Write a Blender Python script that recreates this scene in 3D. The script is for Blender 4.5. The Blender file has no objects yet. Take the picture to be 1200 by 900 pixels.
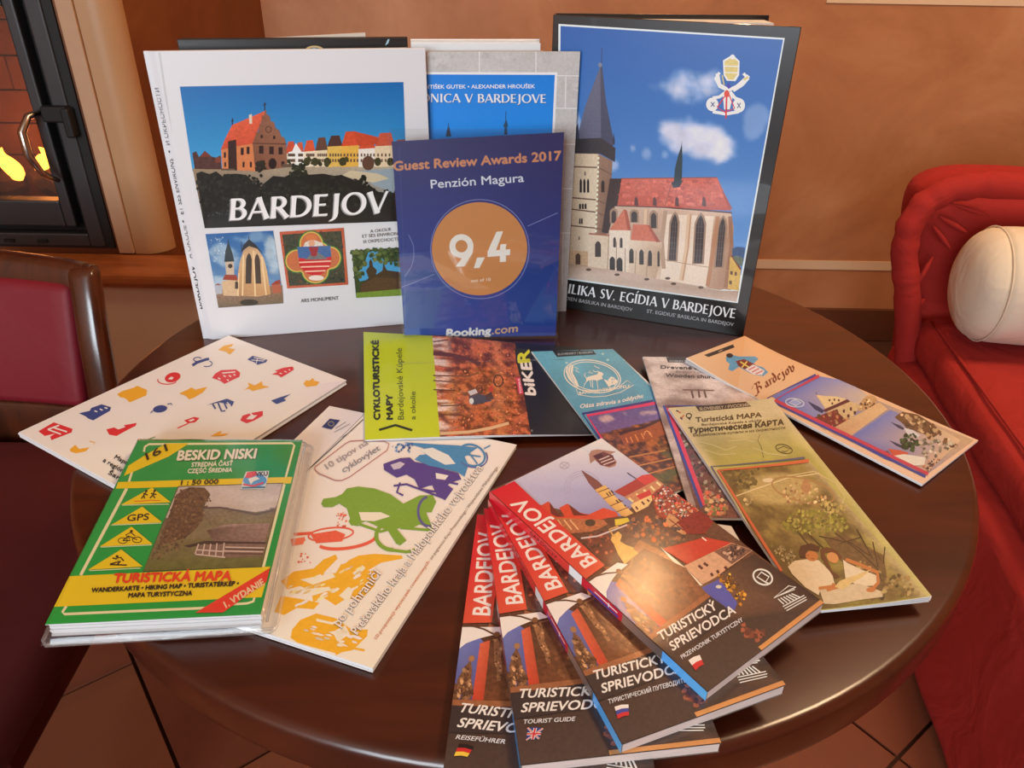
import bpy, bmesh, math, random
import numpy as np
from mathutils import Vector, Matrix
from mathutils.geometry import tessellate_polygon

scene = bpy.context.scene
COL = scene.collection
R = math.radians
T = 0.74                                   # height of the table top above the floor

# ------------------------------------------------------------------ camera
F_PX, PITCH, ROLL = 897.54, 0.534335, 0.0173409
CAM = np.array([0.0, 0.0, T + 0.366174])
_d = np.array([0, math.cos(PITCH), -math.sin(PITCH)]); _r0 = np.array([1.0, 0, 0]); _u0 = np.cross(_r0, _d)
_c, _s = math.cos(ROLL), math.sin(ROLL)
_r = _c * _r0 + _s * _u0; _u = -_s * _r0 + _c * _u0
cam_data = bpy.data.cameras.new('camera'); cam_data.sensor_width = 36; cam_data.lens = F_PX / 1200 * 36
cam_data.clip_start = 0.01; cam_data.clip_end = 50
cam = bpy.data.objects.new('camera', cam_data); COL.objects.link(cam)
M4 = Matrix(((_r[0], _u[0], -_d[0], CAM[0]), (_r[1], _u[1], -_d[1], CAM[1]), (_r[2], _u[2], -_d[2], CAM[2]), (0, 0, 0, 1)))
cam.matrix_world = M4
scene.camera = cam

# ------------------------------------------------------------------ world, lights, exposure
world = bpy.data.worlds.new('world'); scene.world = world; world.use_nodes = True
wb = world.node_tree.nodes['Background']; wb.inputs[0].default_value = (0.62, 0.78, 1.0, 1); wb.inputs[1].default_value = 1.2
scene.view_settings.view_transform = 'Standard'; scene.view_settings.look = 'None'
scene.view_settings.gamma = 1; scene.view_settings.exposure = 0.0
scene.view_settings.use_curve_mapping = False
scene.cycles.max_bounces = 8; scene.cycles.transparent_max_bounces = 16
scene.cycles.caustics_reflective = False; scene.cycles.caustics_refractive = False

def area(name, loc, target, sx, sy, power, col):
    l = bpy.data.lights.new(name, 'AREA'); l.shape = 'RECTANGLE'; l.size = sx; l.size_y = sy; l.energy = power; l.color = col
    o = bpy.data.objects.new(name, l); COL.objects.link(o); o.location = loc
    o.rotation_euler = (Vector(target) - Vector(loc)).to_track_quat('-Z', 'Y').to_euler(); return o
# daylight through the two windows behind and left of the camera
area('window_daylight', (-0.9, -2.42, 1.55), (-0.3, 0.8, 0.8), 1.5, 1.2, 84, (0.84, 0.93, 1.0))
# warm ceiling light of the room
area('ceiling_lamp_light', (1.2, 0.9, 2.55), (0.9, 0.9, 0), 0.45, 0.45, 30, (1.0, 0.68, 0.40))

# ------------------------------------------------------------------ helpers
def srgb(c):
    c = np.asarray(c, float) / 255.0
    return np.where(c <= 0.04045, c / 12.92, ((c + 0.055) / 1.055) ** 2.4)
def lin(c): return tuple(float(v) for v in srgb(c)) + (1.0,)
def empty(name, loc=(0, 0, 0), rz=0):
    o = bpy.data.objects.new(name, None); COL.objects.link(o); o.empty_display_size = 0.05
    o.location = loc; o.rotation_euler = (0, 0, rz); return o
def tag(o, label=None, cat=None, group=None, kind=None):
    if label: o['label'] = label
    if cat: o['category'] = cat
    if group: o['group'] = group
    if kind: o['kind'] = kind
    return o
def wmat(o):
    m = Matrix.Identity(4)
    while o is not None:
        m = Matrix.LocRotScale(o.location, o.rotation_euler, o.scale) @ m; o = o.parent
    return m
def to_local(parent, v):
    v = np.asarray(v, float).reshape(-1, 3)
    if parent is None: return v
    m = np.array(wmat(parent).inverted()); return v @ m[:3, :3].T + m[:3, 3]
def mesh(name, verts, faces, mat, parent=None, smooth=False, bevel=0, seg=2, subsurf=0, bev_angle=40):
    """verts in world coordinates; the object keeps the frame of its parent"""
    me = bpy.data.meshes.new(name); me.from_pydata([tuple(v) for v in to_local(parent, verts)], [], faces)
    for m in (mat if isinstance(mat, (list, tuple)) else [mat]): me.materials.append(m)
    bm = bmesh.new(); bm.from_mesh(me); bmesh.ops.recalc_face_normals(bm, faces=bm.faces); bm.to_mesh(me); bm.free()
    o = bpy.data.objects.new(name, me); COL.objects.link(o); o.parent = parent
    if smooth:
        for p in me.polygons: p.use_smooth = True
    if bevel:
        b = o.modifiers.new('bevel', 'BEVEL'); b.width = bevel; b.segments = seg; b.limit_method = 'ANGLE'; b.angle_limit = R(bev_angle)
    if subsurf:
        s = o.modifiers.new('sub', 'SUBSURF'); s.levels = subsurf; s.render_levels = subsurf
    return o
def boxv(c, s, rz=0):
    x, y, z = [k / 2 for k in s]; ca, sa = math.cos(rz), math.sin(rz); v = []
    for k in (-z, z):
        for i, j in ((-x, -y), (x, -y), (x, y), (-x, y)): v.append((c[0] + ca * i - sa * j, c[1] + sa * i + ca * j, c[2] + k))
    return v
BOXF = [(0, 3, 2, 1), (4, 5, 6, 7), (0, 1, 5, 4), (1, 2, 6, 5), (2, 3, 7, 6), (3, 0, 4, 7)]
def box(name, c, s, mat, parent=None, rz=0, bevel=0, **k): return mesh(name, boxv(c, s, rz), BOXF, mat, parent, bevel=bevel, **k)
def hexa(name, bottom, top, mat, parent=None, **k):
    """a slab between two quads given in the same order"""
    return mesh(name, list(bottom) + list(top), BOXF, mat, parent, **k)
def prism_vf(poly, f0, f1):
    n = len(poly); v = [f0(*p) for p in poly] + [f1(*p) for p in poly]
    f = [tuple(range(n))[::-1], tuple(range(n, 2 * n))] + [(i, (i + 1) % n, n + (i + 1) % n, n + i) for i in range(n)]
    return v, f
def join_vf(parts):
    V, Fc = [], []
    for v, f in parts:
        o = len(V); V += [tuple(p) for p in v]; Fc += [tuple(i + o for i in q) for q in f]
    return V, Fc
def lathe_vf(prof, c=(0, 0, 0), n=48, axis='z'):
    v, f = [], []
    for r_, z in prof:
        for i in range(n):
            a = 2 * math.pi * i / n; v.append((c[0] + r_ * math.cos(a), c[1] + r_ * math.sin(a), c[2] + z))
    for k in range(len(prof) - 1):
        for i in range(n): j = (i + 1) % n; f.append((k * n + i, k * n + j, (k + 1) * n + j, (k + 1) * n + i))
    f.append(tuple(range(n))[::-1]); f.append(tuple(range((len(prof) - 1) * n, len(prof) * n))); return v, f
def tube_vf(pts, rad, n=10):
    v, f = [], []; pts = [Vector(p) for p in pts]
    rads = rad if isinstance(rad, (list, tuple)) else [rad] * len(pts)
    prev = None
    for i, p in enumerate(pts):
        t = (pts[min(i + 1, len(pts) - 1)] - pts[max(i - 1, 0)]).normalized()
        if prev is None: a = t.orthogonal().normalized()
        else: a = (prev - t * prev.dot(t)).normalized()
        prev = a; b = t.cross(a)
        for k in range(n):
            q = 2 * math.pi * k / n; v.append(tuple(p + (a * math.cos(q) + b * math.sin(q)) * rads[i]))
    for i in range(len(pts) - 1):
        for k in range(n): m = (k + 1) % n; f.append((i * n + k, i * n + m, (i + 1) * n + m, (i + 1) * n + k))
    f.append(tuple(range(n))[::-1]); f.append(tuple(range((len(pts) - 1) * n, len(pts) * n))); return v, f

# ------------------------------------------------------------------ materials
def new_mat(name):
    m = bpy.data.materials.new(name); m.use_nodes = True; nt = m.node_tree
    return m, nt, nt.nodes['Principled BSDF']
def plain(name, col, rough=0.5, metal=0, coat=0, spec=0.5, sheen=0, noise=0, nscale=30, bump=0, bscale=200, emit=None, estr=0):
    m, nt, b = new_mat(name); b.inputs['Base Color'].default_value = lin(col); b.inputs['Roughness'].default_value = rough
    b.inputs['Metallic'].default_value = metal; b.inputs['Coat Weight'].default_value = coat; b.inputs['Specular IOR Level'].default_value = spec
    b.inputs['Sheen Weight'].default_value = sheen
    if noise or bump: tc = nt.nodes.new('ShaderNodeTexCoord')
    if noise:
        n = nt.nodes.new('ShaderNodeTexNoise'); n.inputs['Scale'].default_value = nscale; n.inputs['Detail'].default_value = 5
        nt.links.new(tc.outputs['Object'], n.inputs['Vector'])
        mx = nt.nodes.new('ShaderNodeMix'); mx.data_type = 'RGBA'; c = np.array(lin(col))[:3]
        mx.inputs[6].default_value = tuple(c * (1 - noise)) + (1,); mx.inputs[7].default_value = tuple(np.minimum(c * (1 + noise), 1)) + (1,)
        nt.links.new(n.outputs['Fac'], mx.inputs[0]); nt.links.new(mx.outputs[2], b.inputs['Base Color'])
    if bump:
        n = nt.nodes.new('ShaderNodeTexNoise'); n.inputs['Scale'].default_value = bscale; n.inputs['Detail'].default_value = 3
        nt.links.new(tc.outputs['Object'], n.inputs['Vector'])
        bp = nt.nodes.new('ShaderNodeBump'); bp.inputs['Strength'].default_value = bump; bp.inputs['Distance'].default_value = 0.002
        nt.links.new(n.outputs['Fac'], bp.inputs['Height']); nt.links.new(bp.outputs['Normal'], b.inputs['Normal'])
    if emit: b.inputs['Emission Color'].default_value = lin(emit); b.inputs['Emission Strength'].default_value = estr
    return m
def ink_mat(name, rough, coat=0.0, bump=0.0, spec=0.5):
    """printed paper: colour from the ink attribute, printed grain scaled by its alpha"""
    m, nt, b = new_mat(name); at = nt.nodes.new('ShaderNodeAttribute'); at.attribute_name = 'ink'
    tc = nt.nodes.new('ShaderNodeTexCoord'); n = nt.nodes.new('ShaderNodeTexNoise'); n.inputs['Scale'].default_value = 420; n.inputs['Detail'].default_value = 4
    nt.links.new(tc.outputs['Object'], n.inputs['Vector'])
    a = nt.nodes.new('ShaderNodeMath'); a.operation = 'SUBTRACT'; a.inputs[1].default_value = 0.5; nt.links.new(n.outputs['Fac'], a.inputs[0])
    g = nt.nodes.new('ShaderNodeMath'); g.operation = 'MULTIPLY'; nt.links.new(a.outputs[0], g.inputs[0]); nt.links.new(at.outputs['Alpha'], g.inputs[1])
    h = nt.nodes.new('ShaderNodeMath'); h.operation = 'MULTIPLY_ADD'; h.inputs[1].default_value = 4.0; h.inputs[2].default_value = 1.0; nt.links.new(g.outputs[0], h.inputs[0])
    v = nt.nodes.new('ShaderNodeVectorMath'); v.operation = 'SCALE'; nt.links.new(at.outputs['Color'], v.inputs[0]); nt.links.new(h.outputs[0], v.inputs['Scale'])
    nt.links.new(v.outputs[0], b.inputs['Base Color'])
    b.inputs['Roughness'].default_value = rough; b.inputs['Coat Weight'].default_value = coat; b.inputs['Coat Roughness'].default_value = 0.08; b.inputs['Specular IOR Level'].default_value = spec
    if bump:
        n2 = nt.nodes.new('ShaderNodeTexNoise'); n2.inputs['Scale'].default_value = 1300; nt.links.new(tc.outputs['Object'], n2.inputs['Vector'])
        bp = nt.nodes.new('ShaderNodeBump'); bp.inputs['Strength'].default_value = bump; bp.inputs['Distance'].default_value = 0.00012
        nt.links.new(n2.outputs['Fac'], bp.inputs['Height']); nt.links.new(bp.outputs['Normal'], b.inputs['Normal']); nt.links.new(bp.outputs['Normal'], b.inputs['Coat Normal'])
    return m
def clear_mat(name, tint=(1, 1, 1), milk=0.0, rough=0.03, ior=1.49):
    m = bpy.data.materials.new(name); m.use_nodes = True; nt = m.node_tree; nt.nodes.clear()
    out = nt.nodes.new('ShaderNodeOutputMaterial'); tr = nt.nodes.new('ShaderNodeBsdfTransparent'); tr.inputs[0].default_value = tint + (1,)
    gl = nt.nodes.new('ShaderNodeBsdfGlossy'); gl.inputs['Roughness'].default_value = rough; gl.inputs[0].default_value = (1, 1, 1, 1)
    lw = nt.nodes.new('ShaderNodeLayerWeight'); pw = nt.nodes.new('ShaderNodeMath'); pw.operation = 'POWER'; pw.inputs[1].default_value = 5.0; nt.links.new(lw.outputs['Facing'], pw.inputs[0])
    f0 = ((ior - 1) / (ior + 1)) ** 2; fr = nt.nodes.new('ShaderNodeMath'); fr.operation = 'MULTIPLY_ADD'; fr.inputs[1].default_value = 1 - f0; fr.inputs[2].default_value = f0; nt.links.new(pw.outputs[0], fr.inputs[0])
    mx = nt.nodes.new('ShaderNodeMixShader'); nt.links.new(fr.outputs[0], mx.inputs[0]); nt.links.new(tr.outputs[0], mx.inputs[1]); nt.links.new(gl.outputs[0], mx.inputs[2])
    last = mx
    if milk:
        df = nt.nodes.new('ShaderNodeBsdfDiffuse'); df.inputs[0].default_value = (0.85, 0.85, 0.85, 1)
        m2 = nt.nodes.new('ShaderNodeMixShader'); m2.inputs[0].default_value = milk; nt.links.new(mx.outputs[0], m2.inputs[1]); nt.links.new(df.outputs[0], m2.inputs[2]); last = m2
    nt.links.new(last.outputs[0], out.inputs[0]); return m
def page_mat(name='page_edges', col=(232, 228, 220)):
    m, nt, b = new_mat(name); tc = nt.nodes.new('ShaderNodeTexCoord'); w = nt.nodes.new('ShaderNodeTexNoise')
    w.inputs['Scale'].default_value = 60; mp = nt.nodes.new('ShaderNodeMapping'); mp.inputs['Scale'].default_value = (1, 1, 40)
    nt.links.new(tc.outputs['Object'], mp.inputs[0]); nt.links.new(mp.outputs[0], w.inputs['Vector'])
    mx = nt.nodes.new('ShaderNodeMix'); mx.data_type = 'RGBA'; c = np.array(lin(col))[:3]
    mx.inputs[6].default_value = tuple(c * 0.7) + (1,); mx.inputs[7].default_value = tuple(np.minimum(1, c * 1.1)) + (1,)
    nt.links.new(w.outputs['Fac'], mx.inputs[0]); nt.links.new(mx.outputs[2], b.inputs['Base Color']); b.inputs['Roughness'].default_value = 0.8
    return m
def wood_mat(name, c0, c1, rough=0.3, coat=0.4, scale=(2, 30, 30), rot=0):
    m, nt, b = new_mat(name); tc = nt.nodes.new('ShaderNodeTexCoord'); mp = nt.nodes.new('ShaderNodeMapping'); mp.inputs['Scale'].default_value = scale; mp.inputs['Rotation'].default_value = (0, 0, rot)
    n = nt.nodes.new('ShaderNodeTexNoise'); n.inputs['Scale'].default_value = 2.2; n.inputs['Detail'].default_value = 8; n.inputs['Distortion'].default_value = 0.6
    nt.links.new(tc.outputs['Object'], mp.inputs[0]); nt.links.new(mp.outputs[0], n.inputs['Vector'])
    cr = nt.nodes.new('ShaderNodeValToRGB'); cr.color_ramp.elements[0].color = lin(c0); cr.color_ramp.elements[0].position = 0.3; cr.color_ramp.elements[1].color = lin(c1); cr.color_ramp.elements[1].position = 0.7
    nt.links.new(n.outputs['Fac'], cr.inputs[0]); nt.links.new(cr.outputs[0], b.inputs['Base Color'])
    b.inputs['Roughness'].default_value = rough; b.inputs['Coat Weight'].default_value = coat; b.inputs['Coat Roughness'].default_value = 0.15
    return m
def plaster_mat(name, c0, c1, c2):
    m, nt, b = new_mat(name); tc = nt.nodes.new('ShaderNodeTexCoord')
    n = nt.nodes.new('ShaderNodeTexNoise'); n.inputs['Scale'].default_value = 2.6; n.inputs['Detail'].default_value = 6; n.inputs['Distortion'].default_value = 0.8; n.inputs['Roughness'].default_value = 0.6
    nt.links.new(tc.outputs['Object'], n.inputs['Vector']); cr = nt.nodes.new('ShaderNodeValToRGB'); e = cr.color_ramp.elements
    e[0].position = 0.3; e[0].color = lin(c0); e[1].position = 0.72; e[1].color = lin(c2); k = e.new(0.5); k.color = lin(c1)
    nt.links.new(n.outputs['Fac'], cr.inputs[0]); nt.links.new(cr.outputs[0], b.inputs['Base Color']); b.inputs['Roughness'].default_value = 0.55
    n2 = nt.nodes.new('ShaderNodeTexNoise'); n2.inputs['Scale'].default_value = 25; nt.links.new(tc.outputs['Object'], n2.inputs['Vector'])
    bp = nt.nodes.new('ShaderNodeBump'); bp.inputs['Strength'].default_value = 0.15; bp.inputs['Distance'].default_value = 0.01
    nt.links.new(n2.outputs['Fac'], bp.inputs['Height']); nt.links.new(bp.outputs['Normal'], b.inputs['Normal']); return m
def fabric_mat(name, col, bump=0.35, scale=900, wr=0.25, sheen=0.3, rough=0.9):
    m, nt, b = new_mat(name); tc = nt.nodes.new('ShaderNodeTexCoord'); b.inputs['Base Color'].default_value = lin(col); b.inputs['Roughness'].default_value = rough
    b.inputs['Sheen Weight'].default_value = sheen; b.inputs['Sheen Roughness'].default_value = 0.6; b.inputs['Sheen Tint'].default_value = lin(col)
    n = nt.nodes.new('ShaderNodeTexNoise'); n.inputs['Scale'].default_value = scale; nt.links.new(tc.outputs['Object'], n.inputs['Vector'])
    n2 = nt.nodes.new('ShaderNodeTexNoise'); n2.inputs['Scale'].default_value = 9; n2.inputs['Detail'].default_value = 3; n2.inputs['Distortion'].default_value = 1.0; nt.links.new(tc.outputs['Object'], n2.inputs['Vector'])
    b1 = nt.nodes.new('ShaderNodeBump'); b1.inputs['Strength'].default_value = bump; b1.inputs['Distance'].default_value = 0.0006; nt.links.new(n.outputs['Fac'], b1.inputs['Height'])
    b2 = nt.nodes.new('ShaderNodeBump'); b2.inputs['Strength'].default_value = wr; b2.inputs['Distance'].default_value = 0.02; nt.links.new(n2.outputs['Fac'], b2.inputs['Height'])
    nt.links.new(b1.outputs['Normal'], b2.inputs['Normal']); nt.links.new(b2.outputs['Normal'], b.inputs['Normal']); return m

PAPER = plain('white_paper', (236, 236, 236), 0.45, coat=0.1)
PAGES = page_mat()
INK_GLOSS = ink_mat('glossy_print', 0.30, coat=0.4)
INK_SATIN = ink_mat('satin_print', 0.42, coat=0.1)
INK_GUIDE = ink_mat('laminated_print', 0.40, coat=0.8, bump=0.4, spec=0.3)

# ------------------------------------------------------------------ printed art
def pix_ray(uv):
    uv = np.asarray(uv, float).reshape(-1, 2)
    return _d + ((uv[:, 0:1] - 600) / F_PX) * _r - ((uv[:, 1:2] - 450) / F_PX) * _u
class Plane:
    """a flat surface of the place; measured photo positions are rectified onto it"""
    def __init__(s, O, ex, ey):
        s.O = np.array(O, float); s.ex = np.array(ex, float); s.ey = np.array(ey, float); s.n = np.cross(s.ex, s.ey)
    def uv(s, px):
        v = pix_ray(px); t = ((s.O - CAM) @ s.n) / (v @ s.n); X = CAM + t[:, None] * v - s.O
        return np.stack([X @ s.ex, X @ s.ey], -1)
    def world(s, uv, h=0.0):
        uv = np.asarray(uv, float).reshape(-1, 2); h = np.broadcast_to(h, (len(uv),))
        return s.O + uv[:, 0:1] * s.ex + uv[:, 1:2] * s.ey + h[:, None] * s.n
def on_table(z): return Plane((0, 0, T + z), (1, 0, 0), (0, 1, 0))
def standing(x, y, yaw, lean):
    e = np.array([math.cos(yaw), math.sin(yaw), 0]); n = np.array([-e[1], e[0], 0]); u = np.array([0, 0, math.cos(lean)]) + math.sin(lean) * n
    return Plane((x, y, T), e, u)

_glyphs = {}
def text_tris(s):
    if s in _glyphs: return _glyphs[s]
    cu = bpy.data.curves.new('lettering', 'FONT'); cu.body = s; cu.size = 1; cu.resolution_u = 3; cu.fill_mode = 'FRONT'
    o = bpy.data.objects.new('lettering', cu); COL.objects.link(o); me = bpy.data.meshes.new_from_object(o.evaluated_get(bpy.context.evaluated_depsgraph_get()))
    me.calc_loop_triangles(); co = np.array([v.co[:2] for v in me.vertices]).reshape(-1, 2); tr = np.array([t.vertices[:] for t in me.loop_triangles])
    bpy.data.objects.remove(o); bpy.data.curves.remove(cu); bpy.data.meshes.remove(me)
    _glyphs[s] = (co, tr); return _glyphs[s]
CAPH = None
def cap_height():
    global CAPH
    if CAPH is None: c, _ = text_tris('H'); CAPH = c[:, 1].max() - c[:, 1].min()
    return CAPH

# flared capitals (thick uprights, thin bars), strokes of (x, y, width)
K_, k_ = 0.17, 0.085
def _arc(cx, cy, rx, ry, a0, a1, n=12, thick=K_, thin=k_):
    return [(cx + rx * math.cos(R(a0 + (a1 - a0) * i / n)), cy + ry * math.sin(R(a0 + (a1 - a0) * i / n)),
             thin + (thick - thin) * abs(math.cos(R(a0 + (a1 - a0) * i / n))) ** 1.2) for i in range(n + 1)]
def _bar(x0, y0, x1, y1, w, fl=1.28):
    pts = []
    for i in range(9):
        t = i / 8; pts.append((x0 + (x1 - x0) * t, y0 + (y1 - y0) * t, w * (1 + (fl - 1) * abs(2 * t - 1) ** 3)))
    return pts
FL = {
 'B': (0.62, [_bar(.1, 0, .1, 1, K_), _bar(.1, .955, .3, .955, k_, 1), _bar(.1, .53, .3, .53, k_, 1), _bar(.1, .045, .32, .045, k_, 1), _arc(.28, .745, .2, .21, -90, 90), _arc(.3, .29, .25, .245, -90, 90)]),
 'A': (0.78, [_bar(.04, 0, .36, 1, k_), _bar(.36, 1, .72, 0, K_), _bar(.17, .33, .56, .33, k_, 1)]),
 'R': (0.68, [_bar(.1, 0, .1, 1, K_), _bar(.1, .955, .3, .955, k_, 1), _bar(.1, .48, .3, .48, k_, 1), _arc(.27, .72, .23, .24, -90, 90), _bar(.28, .5, .64, 0, K_)]),
 'D': (0.8, [_bar(.1, 0, .1, 1, K_), _bar(.1, .955, .3, .955, k_, 1), _bar(.1, .045, .3, .045, k_, 1), _arc(.27, .5, .43, .455, -90, 90)]),
 'E': (0.56, [_bar(.1, 0, .1, 1, K_), _bar(.1, .955, .5, .955, k_), _bar(.1, .52, .45, .52, k_), _bar(.1, .045, .53, .045, k_)]),
 'J': (0.38, [[(.22, 1, K_ * 1.25), (.22, .93, K_ * 1.08), (.22, .8, K_), (.22, .3, K_), (.22, .08, K_), (.205, -.04, .155), (.165, -.14, .12), (.09, -.21, .085), (.0, -.24, .05)]]),
 'O': (0.92, [_arc(.44, .5, .38, .48, 0, 360, 28)]),
 'V': (0.72, [_bar(.02, 1, .36, 0, K_), _bar(.36, 0, .68, 1, k_)]),
 'I': (0.3, [_bar(.13, 0, .13, 1, K_)]),
 'L': (0.54, [_bar(.1, 0, .1, 1, K_), _bar(.1, .045, .5, .045, k_)]),
 'K': (0.68, [_bar(.1, 0, .1, 1, K_), _bar(.14, .5, .58, 1, k_), _bar(.24, .56, .65, 0, K_)]),
 'N': (0.82, [_bar(.08, 0, .08, 1, k_), _bar(.08, 1, .68, 0, K_), _bar(.68, 0, .68, 1, k_)]),
 'C': (0.74, [_arc(.46, .5, .38, .48, 50, 310, 22)]),
 'G': (0.82, [_arc(.46, .5, .38, .48, 48, 312, 22), _bar(.7, .08, .7, .44, K_)]),
 'S': (0.54, [[(.45, .86, k_), (.34, .955, .08), (.2, .94, .1), (.1, .8, .15), (.14, .63, .17), (.28, .51, .18), (.41, .38, .17), (.44, .2, .14), (.34, .06, .1), (.2, .035, .08), (.05, .12, k_)]]),
 'T': (0.62, [_bar(.3, 0, .3, 1, K_), _bar(.02, .955, .58, .955, k_)]),
 '.': (0.24, [_bar(.1, 0, .1, .12, .14, 1)]), ' ': (0.34, []), "'": (.2, [_bar(.1, .75, .1, 1, .1)]),
}
FL['Z'] = (0.62, [_bar(.04, .955, .55, .955, k_), _bar(.52, .95, .06, .05, K_, 1), _bar(.04, .045, .58, .045, k_)])
for _b, _a in (('Í', 'I'), ('É', 'E'), ('Á', 'A')): FL[_b] = (FL[_a][0], FL[_a][1] + [_bar(FL[_a][0] * .4, 1.12, FL[_a][0] * .4 + .16, 1.32, k_)])
def ribbon(pts):
    p = np.array([q[:2] for q in pts], float); w = np.array([q[2] for q in pts], float) / 2
    t = np.zeros_like(p); t[1:-1] = p[2:] - p[:-2]; t[0] = p[1] - p[0]; t[-1] = p[-1] - p[-2]
    if np.allclose(p[0], p[-1]) and len(p) > 3: t[0] = t[-1] = p[1] - p[-2]
    t /= np.linalg.norm(t, axis=1)[:, None] + 1e-12; n = np.stack([-t[:, 1], t[:, 0]], -1)
    V = np.concatenate([p + n * w[:, None], p - n * w[:, None]]); m = len(p)
    Fq = [(i, i + 1, m + i + 1) for i in range(m - 1)] + [(i, m + i + 1, m + i) for i in range(m - 1)]
    return V, np.array(Fq)
def flared_tris(s, gap=0.07):
    V, Fc, x, off = [], [], 0, 0
    for ch in s:
        adv, strokes = FL[ch]
        for st in strokes:
            v, f = ribbon(st); V.append(v + [x, 0]); Fc.append(f + off); off += len(v)
        x += adv + gap
    return np.concatenate(V), np.concatenate(Fc)

def vnoise(x, y, seed=0):
    """smooth value noise, 0..1"""
    def h(i, j): return (np.sin(i * 127.1 + j * 311.7 + seed * 74.7) * 43758.5453) % 1.0
    i, j = np.floor(x), np.floor(y); a, b = x - i, y - j; a, b = a * a * (3 - 2 * a), b * b * (3 - 2 * b)
    return (h(i, j) * (1 - a) + h(i + 1, j) * a) * (1 - b) + (h(i, j + 1) * (1 - a) + h(i + 1, j + 1) * a) * b
def fbm(x, y, seed=0, o=4):
    t = 0
    for k in range(o):
        a = 0.6 + 1.1 * k; ca, sa = math.cos(a), math.sin(a); t = t + vnoise((x * ca - y * sa) * 2 ** k + 3.7 * k, (x * sa + y * ca) * 2 ** k, seed + k) / 2 ** (k + 1)
    return t / (1 - 1 / 2 ** o)
def mixc(a, b, t): t = np.clip(t, 0, 1)[:, None]; return np.asarray(a, float) * (1 - t) + np.asarray(b, float) * t
def smooth(a, b, x): t = np.clip((x - a) / (b - a), 0, 1); return t * t * (3 - 2 * t)
def sky(top, bot, clouds=(), wh=(216, 210, 214), nscale=6, seed=1, amt=0.0, streak=2.0):
    """sky colours with clouds given as (u, v, ru, rv, strength); amt adds thin cloud everywhere"""
    def f(u, v):
        c = mixc(top, bot, v); n = fbm(u * nscale, v * nscale * 1.3, seed); m = np.zeros_like(u)
        for cu, cv, ru, rv, k in clouds:
            d = ((u - cu) / ru) ** 2 + ((v - cv) / rv) ** 2; m = np.maximum(m, k * smooth(1.25, .25, d + (n - .5) * 2.2))
        if amt: m = np.maximum(m, amt * smooth(.45, .75, fbm(u * nscale / streak, v * nscale * streak * .6, seed + 9)))
        sh = 0.86 + 0.28 * fbm(u * nscale * 2, v * nscale * 2.2, seed + 5); return mixc(c, np.zeros_like(c) + np.array(wh, float), m) * np.where(m > .02, 1 + (sh - 1) * m, 1)[:, None]
    return f

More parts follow.
